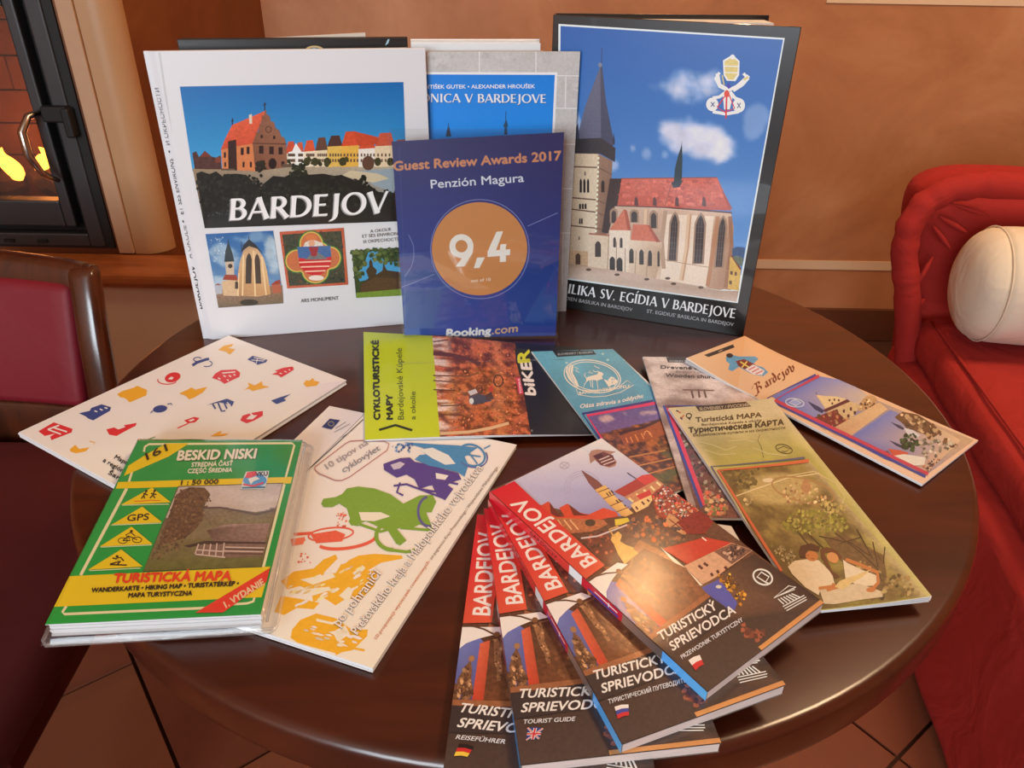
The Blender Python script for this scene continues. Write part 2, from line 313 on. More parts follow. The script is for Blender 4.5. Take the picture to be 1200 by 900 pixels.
class Art:
    def __init__(s, plane, white=(225, 225, 225), sat=1.0, gain=0.82):
        s.plane = plane; s.P = []; s.C = []; s.Lv = []; s.lv = 0; s.cr = (0, 0, 1); s.wl = srgb(white); s.g = gain; s.nrng = np.random.RandomState(5); s.jit = None
    def crop(s, x, y, k): s.cr = (x, y, k); return s
    def px(s, pts): return np.asarray(pts, float).reshape(-1, 2) / s.cr[2] + [s.cr[0], s.cr[1]]
    def col(s, c, grain=0.0):
        l = srgb(c[:3]) / s.wl * s.g; return np.append(np.clip(l, 0.002, 0.9), grain)
    def add(s, tri_px, cols, up=1, lv=None):
        """tri_px (n,3,2) photo pixels, cols (n,3,4)"""
        if len(tri_px) == 0: return
        # every triangle sits on a height of its own, so that no two overlapping ones are coplanar
        s.lv += up if up else 0.12; s.P.append(np.asarray(tri_px, float)); s.C.append(np.asarray(cols, float)); n_ = len(tri_px)
        jit = s.nrng.permutation(n_) / max(n_, 1) * (s.jit if s.jit is not None else 0.0)
        s.Lv.append(s.lv + jit if lv is None else lv + s.lv)
        if s.jit: s.lv += s.jit
    def tris(s, V, Fc, c, grain=0, up=1):
        t = s.px(V)[np.asarray(Fc)]; cc = s.col(c, grain); s.add(t, np.broadcast_to(cc, (len(t), 3, 4)).copy(), up)
    def poly(s, pts, c, grain=0.0, up=1):
        """c is one colour, or one colour per point"""
        pts = [tuple(p) for p in pts]; tr = tessellate_polygon([[Vector((p[0], p[1], 0)) for p in pts]])
        if not tr: return s
        P = s.px(pts); C = np.array([s.col(q, grain) for q in c]) if isinstance(c, list) else np.broadcast_to(s.col(c, grain), (len(pts), 4))
        idx = np.array(tr); s.add(P[idx], C[idx], up); return s
    def grad(s, q, ctop, cbot, n=8, grain=0.0):
        """quad TL TR BR BL with a vertical gradient"""
        q = np.array(q, float); ctop = np.array(ctop, float); cbot = np.array(cbot, float); s.lv += 1
        for i in range(n):
            a, b = i / n, (i + 1) / n; A = q[0] + (q[3] - q[0]) * a; B = q[1] + (q[2] - q[1]) * a; Cc = q[1] + (q[2] - q[1]) * b; D = q[0] + (q[3] - q[0]) * b
            ca, cb = ctop + (cbot - ctop) * a, ctop + (cbot - ctop) * b; s.poly([A, B, Cc, D], [ca, ca, cb, cb], grain, up=0)
        return s
    def field(s, q, nx, ny, f, grain=0.0):
        """a fine mesh of colour over the quad TL TR BR BL; f(u, v) gives colours, u to the right and v down, both 0..1"""
        q = np.array(q, float); U, V_ = np.meshgrid(np.linspace(0, 1, nx + 1), np.linspace(0, 1, ny + 1)); U, V_ = U.ravel(), V_.ravel()
        P = (q[0] * ((1 - U) * (1 - V_))[:, None] + q[1] * (U * (1 - V_))[:, None] + q[2] * (U * V_)[:, None] + q[3] * ((1 - U) * V_)[:, None])
        c = np.clip(f(U, V_), 0, 255); C = np.concatenate([np.clip(srgb(c) / s.wl * s.g, .002, .9), np.full((len(U), 1), grain)], 1); P = s.px(P); k = nx + 1
        a = (np.arange(ny)[:, None] * k + np.arange(nx)[None]).ravel(); t = np.concatenate([np.stack([a, a + 1, a + k + 1], 1), np.stack([a, a + k + 1, a + k], 1)])
        s.add(P[t], C[t], 1); return s
    def line(s, pts, w, c, up=1, closed=False):
        if closed: pts = list(pts) + [pts[0]]
        # round the joints by repeating corners
        V, Fc = ribbon([(p[0], p[1], w) for p in pts]); s.jit = 0.2; s.tris(V, Fc, c, 0, up); s.jit = None; return s
    def segs(s, lines, w, c, up=1):
        s.lv += up
        for l in lines: s.line(l, w, c, up=0)
        return s
    def ell(s, cx, cy, rx, ry, c, n=28, rot=0, grain=0, up=1, a0=0, a1=360):
        ca, sa = math.cos(R(rot)), math.sin(R(rot)); pts = []
        for i in range(n):
            a = R(a0 + (a1 - a0) * i / (n if a1 - a0 == 360 else n - 1)); x, y = rx * math.cos(a), ry * math.sin(a); pts.append((cx + ca * x - sa * y, cy + sa * x + ca * y))
        return s.poly(pts, c, grain, up)
    def ring(s, cx, cy, rx, ry, w, c, n=36, a0=0, a1=360, rot=0, up=1):
        ca, sa = math.cos(R(rot)), math.sin(R(rot)); pts = []
        for i in range(n + 1):
            a = R(a0 + (a1 - a0) * i / n); x, y = rx * math.cos(a), ry * math.sin(a); pts.append((cx + ca * x - sa * y, cy + sa * x + ca * y))
        return s.line(pts, w, c, up)
    def blobs(s, region, n, size, pal, grain=0.1, seed=1, aspect=1.0, rot=0, soft=0.15):
        """many small irregular dabs whose centres lie inside a region"""
        rg = random.Random(seed); rp = np.array(region, float); x0, y0 = rp.min(0); x1, y1 = rp.max(0); tp, tc, lv = [], [], []
        def inside(x, y):
            k = False; j = len(rp) - 1
            for i in range(len(rp)):
                if (rp[i][1] > y) != (rp[j][1] > y) and x < (rp[j][0] - rp[i][0]) * (y - rp[i][1]) / (rp[j][1] - rp[i][1]) + rp[i][0]: k = not k
                j = i
            return k
        ca, sa = math.cos(R(rot)), math.sin(R(rot)); done = tries = 0
        while done < n and tries < n * 12:
            tries += 1; x, y = rg.uniform(x0, x1), rg.uniform(y0, y1)
            if not inside(x, y): continue
            done += 1; z = rg.uniform(*size); pts = []
            m = 6
            for i in range(m):
                a = 2 * math.pi * i / m + rg.uniform(-.3, .3); r_ = z * rg.uniform(.6, 1.1); u, v = r_ * math.cos(a) * aspect, r_ * math.sin(a); pts.append((x + ca * u - sa * v, y + sa * u + ca * v))
            c = np.array(rg.choice(pal), float) * rg.uniform(1 - soft, 1 + soft); c = s.col(np.clip(c, 0, 255), grain); P = s.px(pts); l = rg.random() * 2.5
            for i in range(1, m - 1): tp.append([P[0], P[i], P[i + 1]]); tc.append([c, c, c]); lv.append(l)
        if tp: s.add(np.array(tp), np.array(tc), 1, np.array(lv)); s.lv += 2.5
        return s
    def text(s, st, p0, p1, h, c, bold=0.0, shear=0.0, up=None, lvup=1, flared=False, shadow=None, fit=True):
        """lettering whose baseline runs p0 -> p1; h is the cap height"""
        if flared: V, Fc = flared_tris(st); V = V.copy(); ch = 1.0
        else: V, Fc = text_tris(st); V = V.copy(); ch = cap_height()
        p0 = np.array(p0, float); p1 = np.array(p1, float); d = p1 - p0; L = np.linalg.norm(d); d /= L
        u = np.array([d[1], -d[0]]) * h if up is None else np.array(up, float)
        x0, x1 = V[:, 0].min(), V[:, 0].max(); V = np.stack([(V[:, 0] - x0) / (x1 - x0) * L, V[:, 1] / ch], -1)
        V[:, 0] += V[:, 1] * shear * h
        W = p0 + V[:, 0:1] * d + V[:, 1:2] * u
        if shadow: s.tris(W + np.array(shadow[0]), Fc, shadow[1], 0, 1)
        offs = [(0, 0)] if not bold else [(-bold, 0), (bold, 0), (0, -bold), (0, bold)]
        s.lv += lvup; s.jit = 0.3 if flared else None
        for o in offs: s.tris(W + np.array(o), Fc, c, 0, 0.3)
        s.jit = None; return s
    def windows(s, lst, c, up=1):
        s.lv += up
        for (x, y, w, h) in lst: s.poly([(x, y), (x + w, y), (x + w, y + h), (x, y + h)], c, up=0)
        return s
    def arch(s, x, y, w, h, c, sl=0.0, up=1):
        """pointed window: foot centre (x, y), leaning by sl"""
        f = lambda a, b: (x + a * w / 2 + b * h * sl, y - b * h)
        return s.poly([f(-1, 0), f(1, 0), f(1, .78), f(.6, .92), f(0, 1), f(-.6, .92), f(-1, .78)], c, up=up)
    # -------------------------------------------------- build
    def data(s, dz=None, cuts=None, clip=None, lift=0.0001):
        P = np.concatenate(s.P); C = np.concatenate(s.C); L = np.concatenate(s.Lv)
        uv = s.plane.uv(P.reshape(-1, 2)).reshape(-1, 3, 2)
        if clip is not None: uv, C, L = clip_tris(uv, C, L, clip)
        if cuts is not None: uv, C, L = cut_tris(uv, C, L, cuts)
        a = (uv[:, 1, 0] - uv[:, 0, 0]) * (uv[:, 2, 1] - uv[:, 0, 1]) - (uv[:, 1, 1] - uv[:, 0, 1]) * (uv[:, 2, 0] - uv[:, 0, 0])
        ok = np.abs(a) > 1e-13; uv, C, L, a = uv[ok], C[ok], L[ok], a[ok]
        fl = a < 0; uv[fl] = uv[fl][:, ::-1]; C[fl] = C[fl][:, ::-1]
        step = min(8e-6, 9e-4 / max(s.lv, 1)); h = lift + np.repeat(L * step, 3); uvf = uv.reshape(-1, 2)
        if dz is not None: h = h + dz(uvf)
        return uvf, h, C.reshape(-1, 4)
    def build(s, name, mat, parent, **k):
        uv, h, C = s.data(**k); V = s.plane.world(uv, h); return soup(name, V, C, mat, parent)
def soup(name, V, C, mat, parent):
    V = to_local(parent, V); n = len(V); me = bpy.data.meshes.new(name); me.vertices.add(n); me.vertices.foreach_set('co', V.astype(np.float32).ravel())
    me.loops.add(n); me.loops.foreach_set('vertex_index', np.arange(n, dtype=np.int32)); me.polygons.add(n // 3)
    me.polygons.foreach_set('loop_start', np.arange(0, n, 3, dtype=np.int32)); me.update(calc_edges=True)
    at = me.color_attributes.new('ink', 'FLOAT_COLOR', 'POINT'); at.data.foreach_set('color', C.astype(np.float32).ravel())
    me.materials.append(mat); o = bpy.data.objects.new(name, me); COL.objects.link(o); o.parent = parent; o['kind'] = 'stuff'; return o
def halfplane(uv, C, L, a, b, c, both=False):
    """keep the side a*u + b*v <= c (both: keep both sides, split)"""
    o1, o2, o3 = [], [], []
    D = uv[:, :, 0] * a + uv[:, :, 1] * b - c
    allin = (D <= 1e-9).all(1); allout = (D >= -1e-9).all(1) & ~allin
    keep = (allin | allout) if both else allin
    mix = ~allin & ~allout
    for i in np.nonzero(mix)[0]:
        for sg in ((1, -1) if both else (1,)):
            q = []; t, cc, dd = uv[i], C[i], D[i] * sg
            for k in range(3):
                m = (k + 1) % 3
                if dd[k] <= 0: q.append((t[k], cc[k]))
                if (dd[k] <= 0) != (dd[m] <= 0):
                    f = dd[k] / (dd[k] - dd[m]); q.append((t[k] + (t[m] - t[k]) * f, cc[k] + (cc[m] - cc[k]) * f))
            for j in range(1, len(q) - 1): o1.append([q[0][0], q[j][0], q[j + 1][0]]); o2.append([q[0][1], q[j][1], q[j + 1][1]]); o3.append(L[i])
    if o1: return np.concatenate([uv[keep], np.array(o1)]), np.concatenate([C[keep], np.array(o2)]), np.concatenate([L[keep], np.array(o3)])
    return uv[keep], C[keep], L[keep]
def clip_tris(uv, C, L, quad):
    q = np.array(quad, float); cen = q.mean(0)
    for i in range(len(q)):
        p, r_ = q[i], q[(i + 1) % len(q)]; n = np.array([r_[1] - p[1], p[0] - r_[0]]); n /= np.linalg.norm(n)
        if n @ (cen - p) > 0: n = -n
        uv, C, L = halfplane(uv, C, L, n[0], n[1], n @ p)
    return uv, C, L
def cut_tris(uv, C, L, cuts):
    for a, b, c in cuts: uv, C, L = halfplane(uv, C, L, a, b, c, both=True)
    return uv, C, L
# ------------------------------------------------------------------ the room
PLASTER = plaster_mat('ochre_plaster', (166, 108, 68), (186, 126, 82), (202, 146, 102))
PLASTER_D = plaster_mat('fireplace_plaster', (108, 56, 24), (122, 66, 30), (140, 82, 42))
CREAM = plain('cream_plaster', (240, 222, 204), 0.7, noise=0.06, nscale=14)
STRIPE = plain('painted_stripe', (226, 196, 160), 0.6, noise=0.05, nscale=30)
CEIL = plain('ceiling_paint', (225, 205, 180), 0.8)
SKIRT = plain('dark_tile_skirting', (96, 58, 40), 0.35, noise=0.2, nscale=12)
GROUT = plain('floor_grout', (70, 40, 26), 0.8)
def st(o): o['kind'] = 'structure'; return o
WY = 2.2
st(box('floor', (0.2, -0.1, -0.03), (4.4, 4.8, 0.05), GROUT)); floor_o = bpy.data.objects['floor']
st(box('wall_back', (0.2, WY + 0.05, 1.3), (4.4, 0.1, 2.6), PLASTER))
st(box('wall_right', (2.45, -0.1, 1.3), (0.1, 4.6, 2.6), PLASTER))
st(box('wall_left', (-2.05, -0.1, 1.3), (0.1, 4.6, 2.6), PLASTER))
st(box('ceiling', (0.2, -0.1, 2.65), (4.6, 4.8, 0.1), CEIL))
# the wall behind the camera, with one wide window opening
fy = -2.5
v, f = join_vf([(boxv((-1.825, fy, 1.3), (0.35, 0.1, 2.6)), BOXF), (boxv((1.225, fy, 1.3), (2.35, 0.1, 2.6)), BOXF),
                (boxv((-0.8, fy, 0.45), (1.7, 0.1, 0.9)), BOXF), (boxv((-0.8, fy, 2.4), (1.7, 0.1, 0.4)), BOXF)])
st(mesh('wall_front', v, f, PLASTER))
v, f = join_vf([(boxv((-0.8 + k * 0.83, fy, 1.55), (0.05, 0.06, 1.3)), BOXF) for k in (-1, 0, 1)] + [(boxv((-0.8, fy, z), (1.7, 0.06, 0.05)), BOXF) for z in (0.925, 2.175)])
st(mesh('window_1', v, f, plain('window_frame_wood', (92, 54, 30), 0.4)))
st(box('baseboard_back', (0.2, WY - 0.008, 0.05), (4.4, 0.016, 0.105), SKIRT))
# painted stripes on the back wall
st(box('trim_1', (1.05, WY - 0.001, 0.245), (1.9, 0.004, 0.028), STRIPE))
st(box('trim_2', (1.39, WY - 0.001, 0.973), (1.2, 0.004, 0.028), STRIPE))
# terracotta tiles, laid diagonally; each tile is a piece of the floor
TILES = [plain('terracotta_tile', c, 0.38, noise=0.22, nscale=7, bump=0.1, bscale=60) for c in ((128, 72, 50), (118, 64, 44), (136, 80, 54))]
ang = R(38); S_ = 0.30; ca, sa = math.cos(ang), math.sin(ang)
ox, oy = -0.649, 0.894
tile_mesh = []
for m_ in TILES:
    t = box('tile', (0, 0, 0), (S_ - 0.006, S_ - 0.006, 0.012), m_, None, bevel=0); tile_mesh.append(t.data); bpy.data.objects.remove(t)
rg = random.Random(3)
for i in range(-10, 11):
    for j in range(-10, 11):
        u_, v_ = (i + 0.5) * S_, (j + 0.5) * S_ + 0.0; x, y = ox + ca * u_ - sa * v_, oy + sa * u_ + ca * v_
        if not (-1.75 < x < 2.2 and -0.2 < y < 1.98): continue
        o = bpy.data.objects.new('tile', tile_mesh[rg.randrange(3)]); COL.objects.link(o); o.parent = floor_o
        o.location = (x, y, -0.004 + rg.uniform(-.0006, .0006)); o.rotation_euler = (0, 0, ang)

# ---- fireplace body: a plastered block with the stove let into it
FY = 1.54
BX = -0.74                                  # its right side
def arc2(cx, cy, r_, a0, a1, n=8): return [(cx + r_ * math.cos(R(a0 + (a1 - a0) * i / n)), cy + r_ * math.sin(R(a0 + (a1 - a0) * i / n))) for i in range(n + 1)]
prof = [(-2.0, WY), (-2.0, FY)] + [(-0.815, FY)] + arc2(BX - 0.045, FY + 0.045, 0.045, -90, 0) + [(-0.667, WY)]
v, f = prism_vf(prof, lambda x, y: (x, y, 0.0), lambda x, y: (x, y, 2.6))
# leave the opening of the stove in the front: build the front as pieces
OX1, OZ0, OZ1 = -0.845, 0.515, 1.25; OX0 = -1.60
profR = [(OX1, FY + 0.5), (OX1, FY)] + [(-0.80, FY)] + arc2(BX - 0.045, FY + 0.045, 0.045, -90, 0) + [(-0.667, WY), (OX1, WY)]
parts = [prism_vf(profR, lambda x, y: (x, y, 0.0), lambda x, y: (x, y, 2.6)),
         (boxv(((-2.0 + OX0) / 2, (FY + WY) / 2, 1.3), (OX0 + 2.0, WY - FY, 2.6)), BOXF),
         (boxv(((OX0 + OX1) / 2, (FY + WY) / 2, OZ0 / 2), (OX1 - OX0, WY - FY, OZ0)), BOXF),
         (boxv(((OX0 + OX1) / 2, (FY + WY) / 2, (OZ1 + 2.6) / 2), (OX1 - OX0, WY - FY, 2.6 - OZ1)), BOXF)]
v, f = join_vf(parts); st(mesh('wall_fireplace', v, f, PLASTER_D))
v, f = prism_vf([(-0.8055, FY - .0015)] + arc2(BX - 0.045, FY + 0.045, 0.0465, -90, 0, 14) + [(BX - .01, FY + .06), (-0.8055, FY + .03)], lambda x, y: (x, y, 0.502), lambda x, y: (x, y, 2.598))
st(mesh('added_highlight_corner', v, f, plain('highlit_plaster_corner', (188, 146, 104), 0.45, noise=0.1, nscale=9), smooth=True)).data.set_sharp_from_angle(angle=R(40))  # added corner piece; window highlight on the rounded plaster put into its paler colour
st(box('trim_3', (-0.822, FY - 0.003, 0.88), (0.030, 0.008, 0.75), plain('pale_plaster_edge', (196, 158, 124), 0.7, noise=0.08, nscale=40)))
# ledge in front of the stove: tiled top with a worn rounded nose on a cream base
LEDGE = wood_mat('ledge_terracotta', (150, 84, 40), (186, 112, 60), 0.4, 0.2, (3, 14, 8))
st(box('trim_4', (-1.2, 1.487, 0.485), (1.66, 0.114, 0.034), LEDGE, bevel=0.012, seg=3))
st(box('trim_5', (-1.2, 1.495, 0.234), (1.62, 0.10, 0.468), CREAM))

# ---- stove
METAL = plain('stove_grey_metal', (74, 74, 76), 0.45, metal=0.6, noise=0.1, nscale=20, bump=0.1)
BLACKM = plain('stove_black_gap', (16, 15, 15), 0.6)
BRICK = plain('firebrick', (150, 92, 58), 0.9, noise=0.35, nscale=9, bump=0.4, bscale=30)
CHROME = plain('handle_steel', (200, 190, 176), 0.22, metal=1.0)
stove = tag(empty('wood_stove', (-1.2, FY, OZ0)), 'grey metal wood stove with glass door let into the plastered fireplace', 'stove')
def frame_vf(x0, x1, z0, z1, w, y, d, wb=None):
    wb = wb or w
    return join_vf([(boxv(((x0 + w / 2), y, (z0 + z1) / 2), (w, d, z1 - z0)), BOXF), (boxv((x1 - w / 2, y, (z0 + z1) / 2), (w, d, z1 - z0)), BOXF),
                    (boxv(((x0 + x1) / 2, y, z0 + wb / 2), (x1 - x0 - 2 * w, d, wb)), BOXF), (boxv(((x0 + x1) / 2, y, z1 - w / 2), (x1 - x0 - 2 * w, d, w)), BOXF)])
v, f = frame_vf(OX0, OX1, OZ0, OZ1, 0.018, FY + 0.02, 0.05); mesh('recess_lining', v, f, BLACKM, stove)
v, f = frame_vf(OX0 + 0.018, OX1 - 0.018, OZ0 + 0.004, OZ1 - 0.018, 0.03, FY + 0.005, 0.03, 0.028); mesh('outer_frame', v, f, METAL, stove, bevel=0.003)
v, f = frame_vf(OX0 + 0.048, OX1 - 0.05, OZ0 + 0.03, OZ1 - 0.05, 0.02, FY + 0.035, 0.02); mesh('door_gasket', v, f, BLACKM, stove)
door = mesh('stove_door', *frame_vf(OX0 + 0.07, OX1 - 0.07, OZ0 + 0.045, 0.995, 0.022, FY + 0.012, 0.034, 0.055), METAL, stove, bevel=0.004)
box('door_glass', ((OX0 + OX1) / 2, FY + 0.014, 0.79), (OX1 - OX0 - 0.17, 0.004, 0.38), clear_mat('stove_glass', (0.66, 0.58, 0.50), 0.03, 0.05), door)
hp = [(-0.918, FY - 0.008, 0.792), (-0.930, FY - 0.035, 0.788), (-0.940, FY - 0.052, 0.762), (-0.938, FY - 0.056, 0.72), (-0.925, FY - 0.05, 0.684), (-0.908, FY - 0.03, 0.664)]
v, f = tube_vf(hp, [0.006, 0.007, 0.008, 0.008, 0.006, 0.004], 12); mesh('door_handle', v, f, CHROME, door, smooth=True)
v, f = join_vf([(boxv((-0.885, FY - 0.016, 0.79), (0.05, 0.02, 0.03)), BOXF), (boxv((-0.862, FY - 0.018, 0.775), (0.016, 0.026, 0.055)), BOXF)]); mesh('door_latch', v, f, BLACKM, door, bevel=0.004)
for k in range(3): box('air_slot', (-1.13 + k * 0.07, FY - 0.0125, OZ0 + 0.016), (0.02, 0.006, 0.006), BLACKM, stove)
# firebox: back wall of firebricks, side and bottom
fbx0, fbx1 = OX0 + 0.05, OX1 - 0.05
def brick_row():
    k = 0
    for r_ in range(9):
        z = OZ0 + 0.03 + r_ * 0.075
        for c_ in range(-1, 5):
            x = fbx0 + (c_ + 0.5 * (r_ % 2) + 0.5) * 0.15; x0, x1 = max(x - 0.073, fbx0), min(x + 0.073, fbx1)
            if x1 - x0 < 0.02: continue
            yield ((x0 + x1) / 2, FY + 0.36, z + 0.036), (x1 - x0, 0.04, 0.071)
for c_, s_ in brick_row(): box('firebrick', c_, s_, BRICK, stove)
box('firebox_side', (fbx1 + 0.01, FY + 0.2, 0.86), (0.02, 0.36, 0.66), BRICK, stove)
box('firebox_floor', ((fbx0 + fbx1) / 2, FY + 0.2, OZ0 + 0.02), (fbx1 - fbx0, 0.36, 0.02), BRICK, stove)
CHAR = plain('charred_wood', (60, 36, 24), 0.9, noise=0.6, nscale=30, bump=0.6, bscale=60)
EMBER = plain('glowing_ember', (255, 120, 30), 0.9, emit=(255, 130, 40), estr=9)
for k, (a, b, lab) in enumerate((((-1.36, FY + .14, .584), (-1.15, FY + .24, .588), 'charred log lying low at the front of the fire'),
                                 ((-1.12, FY + .26, .586), (-0.965, FY + .13, .60), 'charred log lying slanted beside the flame near the handle'))):
    t = [Vector(a).lerp(Vector(b), i / 6) + Vector((0, 0, 0.006 * math.sin(i * 2.1 + k))) for i in range(7)]
    v, f = tube_vf(t, [.03, .034, .033, .035, .032, .034, .028], 9); tag(mesh('firewood_log', v, f, CHAR), lab, 'log', 'logs in the stove')
def flame_vf(x, y, z, h, w, seed):
    g = random.Random(seed); pr = []
    for i in range(9):
        t = i / 8; pr.append((x + 0.012 * math.sin(t * 5 + seed), y, z + h * t, w * math.sin(math.pi * min(1, (t * 0.85 + 0.15))) ** 0.8 * (1 - t * .35) + 0.001))
    return tube_vf([p[:3] for p in pr], [p[3] for p in pr], 8)
FLAME = plain('flame', (255, 170, 60), 1, emit=(255, 165, 66), estr=14)
for x, y, z, h, w, lab in ((-0.952, FY + .17, .655, .05, .020, 'bright flame beside the curved door handle'), (-1.052, FY + .17, .65, .05, .018, 'bright flame at the left edge of the photo'), (-1.15, FY + .2, .62, .07, .02, 'flame deep inside the stove, left of the other two')):
    v, f = flame_vf(x, y, z - .02, h, w, int(x * -100)); tag(mesh('flame', v, f, FLAME, smooth=True), lab, 'flame', 'flames in the stove')
pl = bpy.data.lights.new('fire_light', 'POINT'); pl.energy = 3.0; pl.color = (1.0, 0.42, 0.14); pl.shadow_soft_size = 0.05
po = bpy.data.objects.new('fire_light', pl); COL.objects.link(po); po.location = (-1.03, FY + 0.13, 0.72)

# ------------------------------------------------------------------ hanging lamp, mirrored in the glossy guide covers
lamp = tag(empty('pendant_lamp', (0.42, 1.71, 2.6)), 'small hanging lamp with amber shade near the back wall, above the frame', 'lamp')
v, f = tube_vf([(0.42, 1.71, 2.6), (0.42, 1.71, 2.34)], 0.004, 6); mesh('cord', v, f, BLACKM, lamp)
v, f = lathe_vf([(0.02, 0.12), (0.05, 0.11), (0.11, 0.0), (0.107, 0.0), (0.047, 0.106), (0.018, 0.115)], (0.42, 1.71, 2.22), 24); mesh('lamp_shade', v, f, plain('amber_shade', (200, 130, 60), 0.5), lamp, smooth=True)
v, f = lathe_vf([(0.001, -.03), (0.02, -.024), (0.03, 0), (0.022, .03), (0.012, .05), (0.011, .08)], (0.42, 1.71, 2.25), 16); mesh('bulb', v, f, plain('bulb_glass', (255, 220, 170), 0.4, emit=(255, 190, 110), estr=6), lamp, smooth=True)
bl = bpy.data.lights.new('bulb_light', 'POINT'); bl.energy = 9; bl.color = (1.0, 0.60, 0.28); bl.shadow_soft_size = 0.035
bo = bpy.data.objects.new('bulb_light', bl); COL.objects.link(bo); bo.location = (0.42, 1.71, 2.17); 

# ------------------------------------------------------------------ the round table
TCX, TCY, TR = 0.0110, 0.6131, 0.3795
TABLE = wood_mat('table_lacquered_wood', (58, 22, 10), (80, 33, 14), 0.3, 0.32, (3, 22, 10), 0.35)
table = tag(empty('round_table', (TCX, TCY, 0)), 'round dark brown lacquered wooden table carrying the books and leaflets', 'table')
rp = [(0.0, -0.037), (TR - 0.03, -0.037)] + [(TR - 0.010 + 0.010 * math.sin(R(a)), -0.025 - 0.012 * math.cos(R(a))) for a in (10, 40, 70, 90)] + [(TR - 0.007 + 0.007 * math.cos(R(a)), -0.007 + 0.007 * math.sin(R(a))) for a in (0, 20, 40, 60, 75, 90)] + [(TR - 0.05, 0.0), (0.0, 0.0)]
rp[0] = (0.001, -0.037); rp[-1] = (0.001, 0.0)
v, f = lathe_vf(rp, (TCX, TCY, T), 128); tt = mesh('tabletop', v, f, TABLE, table, smooth=True)
tt.data.set_sharp_from_angle(angle=R(50))
v, f = lathe_vf([(0.05, 0.03), (0.045, 0.08), (0.035, 0.2), (0.04, 0.42), (0.032, 0.6), (0.06, 0.685), (0.12, 0.698), (0.12, 0.7025)], (TCX, TCY, 0), 32); mesh('pedestal', v, f, TABLE, table, smooth=True)
for k in range(4):
    a = R(45 + 90 * k); d = Vector((math.cos(a), math.sin(a), 0)); b = Vector((TCX, TCY, 0))
    v, f = tube_vf([b + d * .03 + Vector((0, 0, .10)), b + d * .12 + Vector((0, 0, .075)), b + d * .22 + Vector((0, 0, .045)), b + d * .28 + Vector((0, 0, .022))], [.024, .024, .022, .021], 10); mesh('foot', v, f, TABLE, table, smooth=True)

# ------------------------------------------------------------------ wooden chair with red upholstery, left
CHW = wood_mat('chair_varnished_wood', (54, 25, 13), (86, 41, 21), 0.24, 0.6, (14, 14, 2))
REDV = fabric_mat('dark_red_upholstery', (122, 14, 30), 0.2, 700, 0.08, 0.1, 0.6)
REDS = fabric_mat('shaded_red_seat_velvet', (76, 7, 11), 0.2, 700, 0.08, 0.0, 0.8)  # darker than the back: shade over seat and apron put into the colour
chair = tag(empty('wooden_chair', (-0.78, 0.68, 0)), 'wooden chair with dark red padded back and seat, left of the table', 'chair')
# back posts lean back a little; the left one is outside the photo
def post(x0, x1, name='back_post'):
    P = [((x0), 0.93, 0.0), (x0, 0.93, 0.46), (x0 - 0.005, 0.965, 0.60), (x0 - 0.012, 1.0, 0.695)]
    vv, ff = [], []
    for i, (x, y, z) in enumerate(P):
        w, d = (0.020, 0.016)
        for a, b in ((-1, -1), (1, -1), (1, 1), (-1, 1)): vv.append((x + a * w, y + b * d, z))
    for i in range(len(P) - 1):
        for k in range(4): m_ = (k + 1) % 4; ff.append((i * 4 + k, i * 4 + m_, i * 4 + 4 + m_, i * 4 + 4 + k))
    ff += [(3, 2, 1, 0), tuple(range(len(P) * 4 - 4, len(P) * 4))]
    return mesh(name, vv, ff, CHW, chair, bevel=0.012, seg=3, smooth=True)
post(-0.590, 0); post(-1.10, 0)
def bow(x): t = (x + 0.845) / 0.255; return 0.022 * (1 - t * t)
def strip(name, x0, x1, zf0, zf1, d, mat, y_of, n=14, **k):
    """a bowed board between two heights"""
    vv, ff = [], []
    for i in range(n + 1):
        x = x0 + (x1 - x0) * i / n
        for (z, yy) in ((zf0(x), -d), (zf1(x), -d), (zf1(x), d), (zf0(x), d)): vv.append((x, y_of(x, z) + yy + bow(x), z))
    for i in range(n):
        for k_ in range(4): m_ = (k_ + 1) % 4; ff.append((i * 4 + k_, i * 4 + m_, i * 4 + 4 + m_, i * 4 + 4 + k_))
    ff += [(3, 2, 1, 0), tuple(range(n * 4, n * 4 + 4))]; return mesh(name, vv, ff, mat, chair, **k)
yb = lambda x, z: 0.93 + max(0, (z - 0.46)) * 0.30
strip('top_rail', -1.10, -0.596, lambda x: 0.66, lambda x: 0.695 + bow(x) * .6, 0.013, CHW, yb, bevel=0.008, seg=3, smooth=True)
strip('backrest', -1.078, -0.617, lambda x: 0.50, lambda x: 0.672 + bow(x) * .3, 0.020, REDV, yb, bevel=0.014, seg=3, smooth=True)
strip('lower_rail', -1.09, -0.60, lambda x: 0.405, lambda x: 0.50, 0.012, CHW, yb, bevel=0.006, smooth=True)
seat = [(-1.12, 0.93), (-0.60, 0.93), (-0.525, 0.84), (-0.492, 0.70), (-0.480, 0.45), (-0.52, 0.38), (-1.14, 0.36), (-1.2, 0.42), (-1.2, 0.72)]
v, f = prism_vf(seat, lambda x, y: (x, y, 0.385), lambda x, y: (x, y, 0.455)); mesh('seat', v, f, REDS, chair, bevel=0.028, seg=4, smooth=True)
ap = [(-1.12 , 0.91), (-0.62, 0.91), (-0.545, 0.83), (-0.515, 0.69), (-0.505, 0.47), (-0.54, 0.40), (-1.12, 0.38), (-1.18, 0.43), (-1.18, 0.72)]
v, f = prism_vf(ap, lambda x, y: (x, y, 0.335), lambda x, y: (x, y, 0.388)); mesh('upholstered_apron', v, f, REDS, chair, bevel=0.01)
for x, y in ((-0.565, 0.45), (-1.13, 0.45)): box('leg', (x, y, 0.17), (0.042, 0.042, 0.34), CHW, chair, bevel=0.005)

